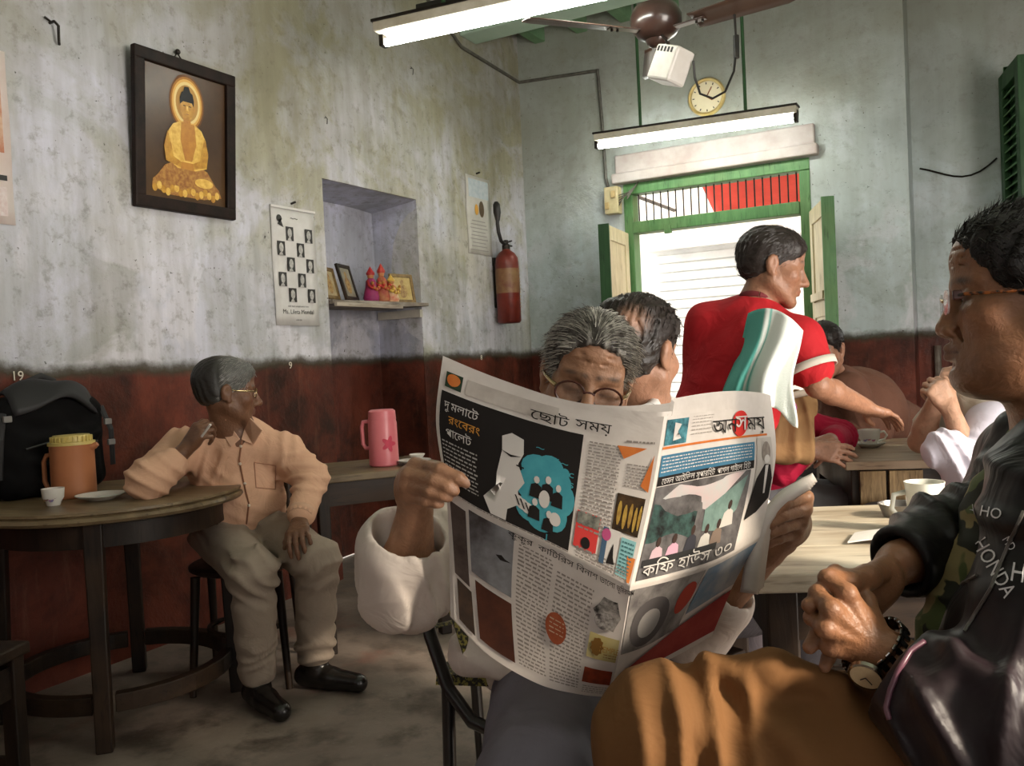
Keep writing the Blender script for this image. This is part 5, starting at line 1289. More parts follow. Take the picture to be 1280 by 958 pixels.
    obj('hair_strands', strands(MB(), rp, dirs, .014, .0008, 5, 3, (0, 0, -.2), .3), pm('black_hair_strands', (.010, .008, .007), rough=.4), ho, world=True)['kind'] = 'stuff'
    combed(hv, H, 1800, .016, (.012, .009, .008), ho, 8, .4, .12)
    # glasses: rimless front, tortoiseshell temples
    g = glasses(H, man, M_GOLDW, .0013, .043, .034, .106, -.004, glass_mat('thick_lens', (.60, .60, .62), .05, .5), M_TORT, rimless=True)  # pale half-opaque lens colour stands in for reflections
    for m in (-1, 1): obj('hinge_block', MB().box(tuple(H(m*.057, .094, .003)), (.006, .012, .013), Matrix([list(r) for r in H.R])), M_BROWNF, g, world=True, bevel=.002)
    # wristwatch
    ax = nrm(at(1050, 770, 1.03)-at(1130, 850, 1.03)); u = nrm(np.cross(ax, FW)); w_ = np.cross(ax, u); c = at(1094, 811, 1.036); rr = .0385
    wt_ = obj('wristwatch', MB().tube([c+(u*math.cos(a)+w_*math.sin(a))*rr for a in np.linspace(0, 2*math.pi, 33)], .0085, 6, cap=False, flat=.35), pm('watch_steel', (.30, .29, .28), (.14, .13, .12), 80, .22, metal=1.0), man, world=True, smooth=40)
    wt_['label'] = 'steel wristwatch with a cream dial'
    for a in np.linspace(.2, 6.1, 22):
        d = u*math.cos(a)+w_*math.sin(a); Rm = Matrix([[ax[k], np.cross(d, ax)[k], d[k]] for k in range(3)])
        obj('bracelet_link', MB().box(tuple(c+d*(rr+.003)), (.016, .0075, .004), Rm), pm('watch_link', (.34, .33, .32), metal=1.0, rough=.2), wt_, world=True, bevel=.0012)
    best = max(np.linspace(0, 6.28, 90), key=lambda a: -((c+(u*math.cos(a)+w_*math.sin(a))*rr-at(1073, 832, 1.02))**2).sum())
    d = nrm((u*math.cos(best)+w_*math.sin(best))-FW*.35)
    cc = c+d*(rr+.003)
    obj('case', MB().lathe([(0, -.004), (.0185, -.004), (.0210, 0), (.0200, .004), (.0175, .005)], 28, cc, d), pm('watch_case', (.38, .35, .30), metal=1.0, rough=.2), wt_, world=True, smooth=40)
    obj('dial', MB().lathe([(0, .0044), (.0177, .0044)], 28, cc, d), pm('watch_dial', (.62, .50, .30), (.55, .42, .24), 60, .35), wt_, world=True)
    e1 = nrm(np.cross(d, UZ)); e2 = np.cross(d, e1)
    for an, L in ((.6, .008), (2.1, .011)): obj('hand', MB().tube([cc+d*.0055, cc+d*.0055+(e1*math.cos(an)+e2*math.sin(an))*L], .0006, 4), M_INK, wt_, world=True)
    ch = thing('chair', 'dark chair under the man in the black jacket', 'chair', (j['pelvis'][0]+.02, j['pelvis'][1], 0), math.atan2(T[1], T[0])-math.pi/2)
    obj('seat', MB().box((0, 0, .44), (.42, .42, .035)), M_DARKWX, ch, bevel=.006)
    for x in (-.18, .18):
        for y in (-.18, .18): obj('leg', MB().box((x, y, .21), (.04, .04, .42)), M_DARKW, ch)
        obj('back_post', MB().box((x, -.2, .66), (.04, .035, .44)), M_DARKW, ch)
    obj('back_rail', MB().box((0, -.2, .83), (.36, .025, .10)), M_DARKWX, ch)
jacket_man()
# ------------------------------------------------------------------ man reading the newspaper
def reader():
    sk = (.36, .185, .105); A = at
    j = J(pelvis=(738, 815, 1.80), neck=(748, 575, 1.70), hipR=(688, 832, 1.76), hipL=(792, 832, 1.78), knR=(668, 1000, 1.26), anR=(660, 1330, 1.35), knL=(822, 985, 1.32), anL=(815, 1290, 1.42),
          shR=(646, 612, 1.68), shL=(852, 618, 1.72), elR=(507, 728, 1.47), wrR=(519, 640, 1.40), elL=(858, 790, 1.66), wrL=(950, 700, 1.55))
    H = Frame(A(734, 473, 1.58), facing(734, 473, .04, .96, -.22), UP+RT*.20, .97)
    B = Body(); pt = []
    core(B, j); head(B, H, sk, (.25, .11, .08), pt, brow=(.035, .025, .02), nose=1.05, brow_w=1.1, lids=-.3); neckcap(B, H, j)
    for z in (.048, .060, .072): B.cap(H(-.035, .088-.25*(z-.045), z), H(.035, .088-.25*(z-.045), z), .0016, .0016, .005, 's')
    for m in (-1, 1): B.cap(H(m*.008, .102, .016), H(m*.009, .100, .032), .0016, .0012, .004, 's')
    arm(B, j['shR'], j['elR'], j['wrR'], .046, .042, .029); arm(B, j['shL'], j['elL'], j['wrL'], .046, .042, .029)
    leg(B, j['hipR'], j['knR'], j['anR']); leg(B, j['hipL'], j['knL'], j['anL'])
    # right hand: fingers over the front of the sheet, thumb behind it
    kn = [A(520, 582, 1.365), A(511, 594, 1.355), A(509, 607, 1.355), A(512, 620, 1.362)]
    for k_, o in zip(kn, (-3, -1, 1, 3)): B.cap(A(518+o*1.5, 634, 1.40), k_, .0165, .0128, .012)
    B.ell(A(516, 610, 1.378), (.030, .038, .017), np.stack([RT, UP, FW], 1), .014)
    for i, ch in enumerate(([(520, 582, 1.365), (550, 587, 1.322), (573, 598, 1.314), (586, 605, 1.316)], [(511, 594, 1.355), (543, 601, 1.318), (560, 609, 1.312), (568, 614, 1.315)],
                            [(509, 607, 1.355), (538, 614, 1.320), (553, 619, 1.316), (560, 622, 1.32)], [(512, 620, 1.362), (532, 627, 1.330), (545, 629, 1.325), (550, 630, 1.327)])):
        P = [A(*c) for c in ch]; r = (.0108, .0108, .0102, .009)[i]
        for q in range(3): B.cap(P[q], P[q+1], r*(1.05-.07*q), r*(.98-.09*q), .004)
        B.ell(kn[i]-FW*.003, (.010, .010, .009), None, .008)
        pt.append(psph(P[3]-FW*.008+UP*.003, .0055, (.42, .24, .16), .003, .8))
    B.chain([A(522, 628, 1.40), A(532, 600, 1.395), A(548, 584, 1.392)], [.015, .0125, .010], .01)
    # left hand holding the rolled edge
    kl = [A(1008, 622, 1.470), A(1006, 638, 1.468), A(1001, 654, 1.472), A(993, 668, 1.482)]
    for k_ in kl: B.cap(A(965, 692, 1.54), k_, .0165, .0128, .012)
    B.ell(A(993, 655, 1.498), (.030, .036, .017), np.stack([RT, UP, FW], 1), .014)
    for i, ch in enumerate(([(1008, 622, 1.470), (982, 629, 1.432), (964, 641, 1.428), (956, 648, 1.432)], [(1006, 638, 1.468), (980, 645, 1.434), (962, 655, 1.430), (954, 660, 1.434)],
                            [(1001, 654, 1.472), (978, 661, 1.440), (962, 668, 1.436), (955, 672, 1.44)], [(993, 668, 1.482), (974, 674, 1.452), (962, 679, 1.448), (957, 682, 1.45)])):
        P = [A(*c) for c in ch]; r = (.0096, .0096, .0092, .0084)[i]
        for q in range(3): B.cap(P[q], P[q+1], r*(1.05-.07*q), r*(.98-.09*q), .004)
        pt.append(psph(P[3]-FW*.008+UP*.002, .005, (.42, .24, .16), .003, .8))
    B.chain([A(985, 680, 1.52), A(965, 665, 1.515), A(950, 652, 1.51)], [.015, .0125, .010], .01)
    for m in (-1, 1): pt.append(pcap(H(m*.019, .0865, -.0065), H(m*.043, .0820, -.0060), .0019, (.05, .025, .018), .0022, .9)); pt.append(psph(H(m*.031, .085, .004), (.017, .012, .008), (.20, .095, .055), .008, .6))
    man = person('grey haired man in glasses reading an open newspaper', B.tri(.0033), sk, pt, (j['pelvis'][0], j['pelvis'][1], 0))
    # shirt
    S = Body(); fr = nrm(-FW*[1, 1, 0]); lat = nrm(np.cross(UZ, fr)); R = np.stack([lat, fr, np.cross(lat, fr)], 1)
    S.ell(A(745, 660, 1.74), (.195, .130, .20), R, .05); S.ell(A(738, 770, 1.76), (.185, .150, .15), R, .06); S.ell(A(715, 825, 1.70), (.185, .15, .07), R, .05)
    S.chain([j['shR'], A(748, 590, 1.72), j['shL']], [.066, .080, .066], .05)
    S.chain([j['shR'], j['elR']], [.086, .074], .04); S.chain([j['elR']-UP*.008, A(503, 690, 1.44)], [.074, .078], .03)
    S.chain([j['shL'], j['elL']], [.086, .074], .04); S.chain([j['elL'], j['elL']*.55+j['wrL']*.45], [.070, .064], .03)
    S.chain([A(600, 775, 1.62), A(585, 820, 1.58), A(640, 838, 1.55)], [.035, .03, .025], .04)      # untucked tail over the thigh
    # wide open cuff
    S.cap(A(509, 712, 1.462), A(512, 640, 1.40), .050, .064, .008, 's'); S.plane(A(500, 668, 1.44), A(512, 640, 1.41)-A(506, 720, 1.465)+RT*.05, .006) if False else None
    S.cap(j['wrL'], j['elL']*.4+j['wrL']*.6, .05, .045, .006, 's')
    S.disp = wrinkles([(j['elR'], .2, nrm(j['shR']-j['elR']), .045, .008), (A(590, 680, 1.58), .14, RT*.8-UP*.6, .045, .008), (A(610, 800, 1.6), .2, UP*.7+RT*.6, .05, .006), (j['shR'], .16, RT, .06, .006)], 41, .005, [(A(505, 680, 1.43), .10)])
    wear('shirt', S, .0058, (.64, .56, .50), M_CLOTHS, man, label='off white long sleeved shirt')
    T = Body(); T.ell(A(738, 835, 1.78), (.18, .15, .10), R, .05)
    T.chain([j['hipR'], j['knR'], j['anR']+UZ*.02], [.105, .088, .068], .035); T.chain([j['hipL'], j['knL'], j['anL']+UZ*.02], [.105, .086, .068], .035)
    T.disp = wrinkles([(A(735, 905, 1.5), .17, RT*.5+UP*.9, .04, .007), (j['knR'], .2, UP, .07, .004), (j['hipR'], .2, UP*.7+RT*.6, .05, .006)], 47, .005)
    wear('trousers', T, .0060, (.155, .142, .172), M_CLOTH, man, label='slate grey trousers')
    for a, d in ((j['anR'], fr), (j['anL'], fr)):
        F_ = Body(); foot(F_, np.array([a[0], a[1], .10]), d, .26); wear('shoe', F_, .008, (.02, .014, .01), M_SHOE, man)
    # hair: grey, swept back, with loose strands
    hb = hair(H, 13, .002, .034, back=-.075, top=.000, amp=.002, side=.0); hv = hb.tri(.0038)
    grey = lambda v: smoothstep(-.2, .5, snoise(v@np.diag([1, 1, .4]), 70, 8, 2))*(.35+.65*smoothstep(.045, -.07, (v-H.o)@H.x))
    ho = obj('hair', mesh_from('hair', hv, (.045, .038, .033), [('fn', grey, (.34, .32, .28), 0, .9)]), M_HAIR, man, world=True); ho['label'] = 'grey hair swept back from the forehead'
    for nm, colr, n, sd in (('grey_hair_strands', (.38, .36, .31), 1500, 6), ('dark_hair_strands', (.05, .042, .036), 1100, 16)):
        rp = surf_points(hv, lambda v: (((v-H.o)@H.y > -.06) & ((v-H.o)@H.z > -.06)), n, sd)
        dirs = []
        for p in rp:
            l = (p-H.o)@H.R; out = nrm(p-H(0, -.02, .03)); sw = H.R@np.array([.9*np.sign(l[0]-.012)*min(1, abs(l[0]-.012)*16), -.9, -.1-3.0*abs(l[0])]); sw = sw-out*(sw@out); dirs.append(nrm(nrm(sw)+out*.10))
        obj('hair_strands', strands(MB(), rp, dirs, .030, .0009, sd, 4, tuple(-H.z*.45-H.y*.15), .10), pm(nm, colr, rough=.45), ho, world=True)['kind'] = 'stuff'
    glasses(H, man, M_BROWNF, .0021, .052, .040, .102, -.006, None, M_GOLDW, round_=True, drop=-.003)
    # black tubular chair with woven straps
    c = thing('chair', 'black tubular metal chair with woven straps under the reader', 'chair', (j['pelvis'][0], j['pelvis'][1], 0), 0)
    M_TUB = pm('black_tube', (.010, .009, .009), rough=.3, coat=.3)
    def wtube(name, pts, r=.0125, m=M_TUB): obj(name, MB().tube(pts, r, 10), m, c, world=True, smooth=60)
    def floor_under(p, k=0.0): return np.array([p[0], p[1], 0.0])
    wtube('side_frame', [A(512, 640, 1.82), A(520, 720, 1.72), A(538, 795, 1.64), A(560, 860, 1.58), A(590, 902, 1.54), A(640, 925, 1.50), A(740, 928, 1.49), A(800, 925, 1.50)])
    wtube('side_frame', [A(915, 650, 1.90), A(905, 740, 1.84), A(890, 830, 1.76), A(860, 905, 1.62), A(800, 925, 1.50)])
    wtube('leg', [A(560, 860, 1.58), floor_under(A(550, 900, 1.56))]); wtube('leg', [A(875, 880, 1.68), floor_under(A(885, 900, 1.70))])
    wtube('leg', [A(590, 798, 1.93), floor_under(A(600, 798, 1.96))]); wtube('leg', [A(850, 800, 1.95), floor_under(A(850, 800, 1.97))])
    wtube('top_rail', [A(512, 640, 1.82), A(560, 612, 1.88), A(710, 600, 1.92), A(870, 612, 1.93), A(915, 650, 1.90)])
    sm = pm('woven_strap', (.30, .26, .06), (.015, .012, .008), 140, .6, lo=.46, hi=.52)
    obj('seat', MB().add([A(545, 850, 1.62), A(880, 860, 1.72), A(850, 800, 1.95), A(590, 795, 1.93)], [(0, 1, 2, 3)]), sm, c, world=True, thick=.02)
    for k in range(6):
        y0 = 655+24*k; obj('back_strap', MB().tube([A(519+3*k, y0+10, 1.80-.018*k), A(580, y0, 1.87), A(710, y0-4, 1.91), A(850, y0, 1.92), A(910, y0+10, 1.88-.012*k)], .013, 6, flat=.3), sm, c, world=True)
    obj('arm_strap', MB().tube([A(548, 668, 1.60), A(553, 705, 1.585), A(562, 745, 1.57), A(578, 790, 1.56), A(590, 830, 1.56)], .020, 8, flat=.3), sm, c, world=True)
reader()

# ------------------------------------------------------------------ the newspaper
def newspaper():
    A = at
    # control grid of the open double page: columns left edge .. spine .. right edge, rows top .. fold .. bottom
    cols = [(552, 458, 1.345), (612, 480, 1.315), (700, 506, 1.27), (780, 520, 1.235), (830, 521, 1.22), (880, 515, 1.27), (925, 511, 1.34), (958, 510, 1.41)]
    r1 = [(545, 528, 1.338), (600, 552, 1.306), (690, 583, 1.262), (768, 603, 1.23), (815, 613, 1.215), (868, 602, 1.265), (920, 592, 1.34), (966, 583, 1.412)]
    r2 = [(558, 612, 1.330), (602, 640, 1.300), (680, 677, 1.255), (750, 713, 1.22), (788, 733, 1.205), (842, 720, 1.255), (895, 703, 1.325), (950, 672, 1.40)]
    r3 = [(564, 690, 1.335), (604, 725, 1.315), (670, 765, 1.285), (735, 800, 1.26), (775, 812, 1.25), (812, 800, 1.30), (860, 770, 1.37), (915, 735, 1.43)]
    r4 = [(568, 775, 1.345), (612, 820, 1.33), (672, 855, 1.31), (722, 868, 1.295), (762, 872, 1.29), (800, 838, 1.35), (842, 822, 1.40), (890, 795, 1.46)]
    G = np.array([[A(*p) for p in row] for row in (cols, r1, r2, r3, r4)])
    def cr(P, t):                                         # Catmull-Rom through the rows of P
        n = len(P)-1; t = min(max(t, 0), .99999)*n; i = int(t); f = t-i
        p0, p1, p2, p3 = P[max(i-1, 0)], P[i], P[min(i+1, n)], P[min(i+2, n)]
        return .5*((2*p1)+(-p0+p2)*f+(2*p0-5*p1+4*p2-p3)*f*f+(-p0+3*p1-3*p2+p3)*f**3)
    def surf(u, v):                                       # u 0..1 left..right (spine 4/7), v 0..1 top..bottom (fold .5)
        us = u*7
        def row(Rw): return cr(Rw[:5], us/4) if us <= 4 else cr(Rw[4:], (us-4)/3)
        up = [row(G[k]) for k in range(5)]
        return cr(up[:3], v*2) if v <= .5 else cr(up[2:], (v-.5)*2)
    def nrmal(u, v):
        e = 1e-3; a = surf(min(u+e, 1), v)-surf(max(u-e, 0), v); b = surf(u, min(v+e, 1))-surf(u, max(v-e, 0)); n = nrm(np.cross(a, b)); return n if n@FW < 0 else -n
    NU, NV = 140, 96
    GP = np.array([[surf(i/NU, k/NV) for k in range(NV+1)] for i in range(NU+1)])
    gu = np.gradient(GP, axis=0); gv = np.gradient(GP, axis=1)
    GN = np.cross(gu, gv); GN /= np.linalg.norm(GN, axis=-1, keepdims=True); GN *= np.where(GN@FW > 0, -1, 1)[..., None]
    def lerp(G_, u, v):
        a = min(max(u, 0), 1)*NU; b = min(max(v, 0), 1)*NV; i = min(int(a), NU-1); k = min(int(b), NV-1); a -= i; b -= k
        return (G_[i, k]*(1-a)+G_[i+1, k]*a)*(1-b)+(G_[i, k+1]*(1-a)+G_[i+1, k+1]*a)*b
    def P(u, v, off=.0012): return lerp(GP, u, v)+lerp(GN, u, v)*off
    def nrmal(u, v): return lerp(GN, u, v)
    np_ = thing('newspaper', 'open newspaper with colour pictures and Bengali headlines held by the reader', 'newspaper', surf(4/7, .95))
    t = NT('newsprint'); n = t.noise(30, 4); t.col(t.ramp(n, [(.3, (.62, .565, .52)), (.7, (.70, .645, .60))])); t.set(Roughness=.85); t.b.inputs['Specular IOR Level'].default_value = .2
    t.bump(t.noise(14, 3, .5, dist=1.0), .25, .006); M_NEWS = t.m
    obj('outer_sheet', MB().surf(lambda u, v: tuple(lerp(GP, u, v)), NU, NV), M_NEWS, np_, world=True, smooth=50)
    # the sheets inside, a little behind and out of register
    for k in range(3):
        o = .004+.004*k; sh = .009*(k+1)
        m = MB().surf(lambda u, v: tuple(surf(min(max(u*(1+.004*k), 0), 1), v)-nrmal(u, v)*(o+.002*math.sin(9*u+k))+UP*(sh*(1-v)*(.6+.4*math.sin(5*u+2*k)))+RT*(.004*k*(.5-v)+(-.004 if u < .5 else .006)*k)), 36, 24)
        obj('inner_sheet', m, M_NEWS, np_, world=True, smooth=50)
    # rolled right-hand edge gathered in the fist
    for k in range(4):
        cl_ = np.array([(936, 742, 1.405), (942, 700, 1.405), (950, 662, 1.408), (968, 634, 1.414), (990, 618, 1.422), (1011, 606, 1.435)], float)
        cl_[:, 0] += 2.5*k; cl_[:, 1] -= 3.0*k; cl_[:, 2] += .004*k
        def rl(u, v, cl_=cl_, k=k):
            c = cr(cl_, u); t_ = nrm(cr(cl_, min(u+.02, 1))-cr(cl_, max(u-.02, 0))); n2 = np.array([-t_[1], t_[0]])/math.hypot(t_[0], t_[1])
            w_ = 11-5*u; return tuple(A(c[0]+n2[0]*w_*(2*v-1), c[1]+n2[1]*w_*(2*v-1), c[2]+.010*(2*v-1)**2))
        obj('rolled_edge', MB().surf(rl, 22, 6), M_NEWS, np_, world=True, smooth=60, thick=.0012)
    # lower right flap turned outwards (colour advertisement)
    # ---- print
    US = 4/7
    def LU(x, y): return (x*US, y*.5)                     # upper left page, x,y 0..1
    def RU(x, y): return (US+x*(1-US), y*.5)
    def LL(x, y): return (x*US, .5+y*.5)
    def RL(x, y): return (US+x*(1-US), .5+y*.5)
    inks = {}
    def ink(c, c2=None, sc=60):
        k = (c, c2, sc)
        if k not in inks: inks[k] = pm('ink_%d' % len(inks), c, c2, sc, .8, spec=.15)
        return inks[k]
    def rect(name, pg, x0, x1, y0, y1, m, off=.0012, n=(6, 5)):
        nu = max(2, int(abs(x1-x0)*20)); nv = max(2, int(abs(y1-y0)*16))
        mb = MB().surf(lambda u, v: tuple(P(*pg(x0+(x1-x0)*u, y0+(y1-y0)*v), off)), nu, nv); return obj(name, mb, m, np_, world=True, smooth=180)
    def poly(name, pg, pts, m, off=.0016):
        cx = np.mean([p[0] for p in pts]); cy = np.mean([p[1] for p in pts]); k = len(pts); rings = 3; vs = [tuple(P(*pg(cx, cy), off))]; fs = []
        for r in range(1, rings+1): vs += [tuple(P(*pg(cx+(x-cx)*r/rings, cy+(y-cy)*r/rings), off)) for x, y in pts]
        for i in range(k):
            fs.append((0, 1+i, 1+(i+1) % k))
            for r in range(rings-1): fs.append((1+r*k+i, 1+(r+1)*k+i, 1+(r+1)*k+(i+1) % k, 1+r*k+(i+1) % k))
        return obj(name, MB().add(vs, fs), m, np_, world=True, smooth=180)
    def circ(cx, cy, rx, ry, n=16, bump=0, f=5): return [(cx+rx*(1+bump*math.cos(f*a))*math.cos(a), cy+ry*(1+bump*math.cos(f*a))*math.sin(a)) for a in [2*math.pi*i/n for i in range(n)]]
    def text(pg, txt, x, y, size, m, asp=1.45, off=.0030, bold=0.0, slope=0.0, align='CENTER'):
        mb = MB(); put_text(mb, txt, size, lambda a, b: tuple(P(*[float(np.clip(q, 0, 1)) for q in pg(x+a, y-b*asp+slope*a)], off)), align=align, bold=bold)
        if mb.v: obj('lettering', mb, m, np_, world=True)
    def lines(pg, x0, x1, y0, y1, n, m, fill=.50, off=.0014, seed=1):
        """columns of body type: every line broken into words"""
        rs = np.random.RandomState(seed); mb = MB()
        for k in range(n):
            ya = y0+(y1-y0)*k/n; yb = ya+(y1-y0)/n*fill; x = x0
            while x < x1-.004:
                w_ = min(rs.uniform(.008, .030), x1-x); yb = ya+(y1-y0)/n*fill*rs.uniform(.7, 1.0)
                mb.add([tuple(P(*pg(a, b), off)) for a, b in ((x, ya), (x+w_, ya), (x+w_, yb), (x, yb))], [(0, 1, 2, 3)]); x += w_+.006
        o = obj('body_type', mb, m, np_, world=True); o['kind'] = 'stuff'; return o
    BK = ink((.018, .015, .014)); GY = ink((.27, .235, .21)); WH = ink((.60, .57, .54)); OR = ink((.55, .14, .03), (.62, .20, .05), 30); TEAL = ink((.05, .27, .33), (.08, .36, .42), 20)
    # upper left page
    rect('black_feature', LU, .035, .60, .235, .97, BK)
    poly('emblem', LU, [(.05, .04), (.14, .045), (.14, .20), (.05, .195)], ink((.03, .05, .03))); poly('emblem', LU, circ(.095, .115, .036, .062), OR, .0020)
    rect('header_shade', LU, .16, .50, .05, .20, ink((.42, .37, .33), (.56, .51, .46), 20), .0008)
    text(LU, 'েছাট', .475, .175, .072, BK, 1.6); text(LU, 'সময়', .635, .160, .072, BK, 1.6)
    text(LU, "দু'মলােট", .150, .335, .050, WH, 1.7); text(LU, 'রংেবরং', .175, .435, .050, ink((.60, .28, .05)), 1.7); text(LU, 'পােলট', .150, .535, .050, WH, 1.7)
    lines(LU, .05, .24, .60, .88, 11, ink((.40, .38, .36)), .42, seed=3)
    # thumb-shaped figure and blue cloud
    poly('thumb_figure', LU, [(.295, .96), (.265, .84), (.315, .80), (.32, .66), (.335, .50), (.33, .40), (.36, .36), (.40, .38), (.405, .48), (.39, .56), (.415, .66), (.395, .72), (.40, .80), (.36, .86), (.355, .96)], WH, .0018)
    poly('thumb_line', LU, [(.335, .50), (.365, .52), (.40, .505), (.365, .53)], BK, .0023); poly('thumb_line', LU, [(.385, .565), (.41, .57), (.41, .58), (.385, .575)], BK, .0023)
    for k in range(3): poly('thumb_fingers', LU, circ(.395+.018*k, .775+.012*k, .022, .035), WH, .0021); poly('thumb_line', LU, [(.385+.018*k, .745+.012*k), (.39+.018*k, .745+.012*k), (.405+.018*k, .80+.012*k), (.40+.018*k, .80+.012*k)], BK, .0025)
    for (x, y, a, b) in ((.455, .55, .055, .10), (.495, .52, .05, .09), (.53, .60, .05, .09), (.555, .68, .045, .09), (.53, .78, .05, .10), (.48, .84, .05, .08), (.435, .80, .045, .08), (.43, .66, .045, .09), (.49, .68, .07, .16), (.55, .53, .018, .04)):
        poly('cloud', LU, circ(x, y, a, b), TEAL, .0017+.00003*x)
    for (x, y, s_) in ((.455, .62, 1), (.495, .60, 1.1), (.535, .63, 1), (.455, .75, 1), (.51, .79, 1.05)):
        poly('band_figure', LU, [(x-.022*s_, y+.10*s_), (x-.018*s_, y+.03*s_), (x, y+.012*s_), (x+.018*s_, y+.03*s_), (x+.022*s_, y+.10*s_)], BK, .0022)
        poly('band_face', LU, circ(x, y-.005, .010*s_, .022*s_, 8), WH, .0024)
    poly('band_shirt', LU, circ(.487, .71, .02, .05), WH, .0023); poly('band_shirt', LU, circ(.535, .80, .022, .04), WH, .0025)
    for (x, y, s_) in ((.455, .40, '~'), (.51, .44, '~'), (.545, .46, '~'), (.575, .52, 'c'), (.58, .58, 's'), (.51, .94, 'J')): text(LU, s_, x, y, .05, TEAL, 1.3, .0022)
    # columns
    lines(LU, .625, .765, .27, .80, 26, GY, seed=5); lines(LU, .80, .955, .37, .52, 8, GY, seed=6); lines(LU, .63, .95, .895, .99, 4, GY, seed=7); lines(LU, .78, .95, .22, .25, 1, GY, seed=8)
    for tr in ([(.74, .265), (.90, .265), (.78, .345)], [(.965, .30), (.965, .52), (.895, .49)], [(.90, .83), (.985, .83), (.975, .985), (.945, .985)]): poly('orange_flash', LU, tr, OR)
    rect('concert_photo', LU, .775, .955, .555, .735, ink((.02, .014, .01), (.08, .045, .02), 70))
    for k in range(5): poly('photo_figure', LU, circ(.80+.034*k, .65+.012*(k % 2), .012, .06, 10), ink((.50, .33, .07), (.3, .17, .04), 90), .0019)
    rect('red_book_cover', LU, .615, .715, .70, .905, ink((.62, .055, .05))); rect('cover_band', LU, .617, .713, .705, .765, ink((.10, .10, .09), (.3, .3, .25), 80), .0016); poly('cover_figure', LU, circ(.665, .86, .02, .035), BK, .0017)
    rect('white_book_cover', LU, .735, .83, .735, .935, WH); rect('cover_spine', LU, .735, .762, .735, .935, ink((.06, .11, .18)), .0016); poly('cover_blob', LU, circ(.755, .77, .024, .03), ink((.45, .08, .20)), .0018); poly('cover_figure', LU, [(.775, .92), (.79, .83), (.80, .80), (.81, .87), (.825, .91)], BK, .0017)
    rect('pale_teal_note', LU, .84, .955, .755, .965, ink((.24, .48, .50))); lines(LU, .85, .945, .77, .95, 9, ink((.06, .16, .17)), .45, .0017, 9)
    lines(LU, .04, .60, .975, .999, 1, GY, seed=4)
    # upper right page
    rect('inset_photo', RU, .05, .22, .045, .245, ink((.02, .07, .09), (.12, .36, .42), 40)); poly('inset_mark', RU, [(.12, .08), (.17, .10), (.15, .16), (.18, .21), (.12, .22)], WH, .0018)
    lines(RU, .25, .42, .04, .22, 6, ink((.40, .36, .32)), .3, seed=11)
    text(RU, 'অন', .52, .165, .150, BK, 1.15, bold=.002); text(RU, 'ময়', .815, .165, .150, BK, 1.15, bold=.002)
    poly('title_oval', RU, circ(.665, .14, .075, .115, 22), ink((.60, .035, .03)), .0019); text(RU, 'স', .665, .15, .17, WH, 1.15, .0038, .002)
    rect('orange_rule', RU, .04, .93, .253, .268, OR)
    lines(RU, .93, .985, .05, .2, 5, GY, .3, seed=12)
    rect('blue_panel', RU, .045, .80, .305, .43, ink((.045, .15, .25), (.07, .20, .31), 14)); lines(RU, .06, .78, .32, .42, 5, WH, .38, .0017, 13)
    rect('black_strip', RU, .045, .80, .43, .485, BK); text(RU, 'েতমন আইিডল সুপারিহট, পাগল গাইেল িহট', .42, .460, .040, WH, 1.3, .0030)
    rect('portrait_ground', RU, .82, .985, .28, .62, ink((.48, .44, .40))); poly('portrait_coat', RU, [(.80, .78), (.83, .56), (.89, .47), (.95, .48), (.99, .58), (.985, .70), (.88, .76)], BK); poly('portrait_face', RU, circ(.905, .385, .045, .075), ink((.17, .14, .12), (.30, .26, .23), 60), .0019); poly('portrait_beard', RU, circ(.91, .435, .028, .03), WH, .0021); poly('portrait_shirt', RU, [(.895, .48), (.925, .48), (.92, .66), (.905, .66)], WH, .0021)
    rect('street_photo', RU, .045, .78, .49, .965, ink((.06, .055, .055), (.16, .15, .15), 30))
    poly('photo_sky', RU, [(.22, .50), (.74, .49), (.60, .60), (.46, .66), (.12, .56)], ink((.55, .42, .42), (.45, .47, .46), 24), .0017); poly('photo_wall', RU, [(.46, .66), (.60, .60), (.76, .52), (.72, .70), (.60, .78), (.47, .76)], ink((.13, .20, .18), (.20, .30, .27), 40), .0018); poly('photo_arcade', RU, [(.06, .58), (.40, .66), (.40, .78), (.05, .76)], ink((.05, .10, .09), (.015, .015, .015), 50), .0018)
    for (x, y, c) in ((.16, .80, (.52, .38, .42)), (.27, .80, (.55, .33, .42)), (.40, .78, (.04, .04, .05)), (.51, .79, (.52, .50, .46)), (.60, .78, (.20, .15, .12)), (.66, .70, (.55, .52, .48))):
        poly('photo_figure', RU, [(x-.05, y+.07), (x-.035, y), (x, y-.02), (x+.035, y), (x+.05, y+.07)], ink(c), .0021); poly('photo_head', RU, circ(x, y-.035, .016, .024, 10), ink((.05, .03, .025)), .0022)
    rect('photo_table', RU, .06, .62, .84, .88, ink((.03, .03, .03)), .0022)
    text(RU, 'কিফ হাউস ৩০', .415, .905, .115, WH, .90, .0036, .002)
    # lower left panel
    rect('dark_photo', LL, .04, .16, .10, .62, ink((.05, .035, .03), (.12, .09, .08), 18)); rect('grey_photo', LL, .18, .39, .06, .50, ink((.30, .31, .33), (.06, .05, .05), 9)); rect('dark_photo', LL, .06, .17, .64, .92, ink((.04, .03, .025), (.10, .06, .04), 18)); rect('brown_photo', LL, .20, .39, .54, .90, ink((.10, .035, .02), (.05, .02, .015), 20))
    poly('bird', LL, [(.32, .28), (.345, .265), (.36, .28), (.385, .285), (.36, .295), (.34, .30)], BK, .0019)
    text(LL, 'কুকুর, কািটিরস িবনাশ ভােলা ভূিমকমপ', .70, .075, .043, BK, 1.7, .0030)
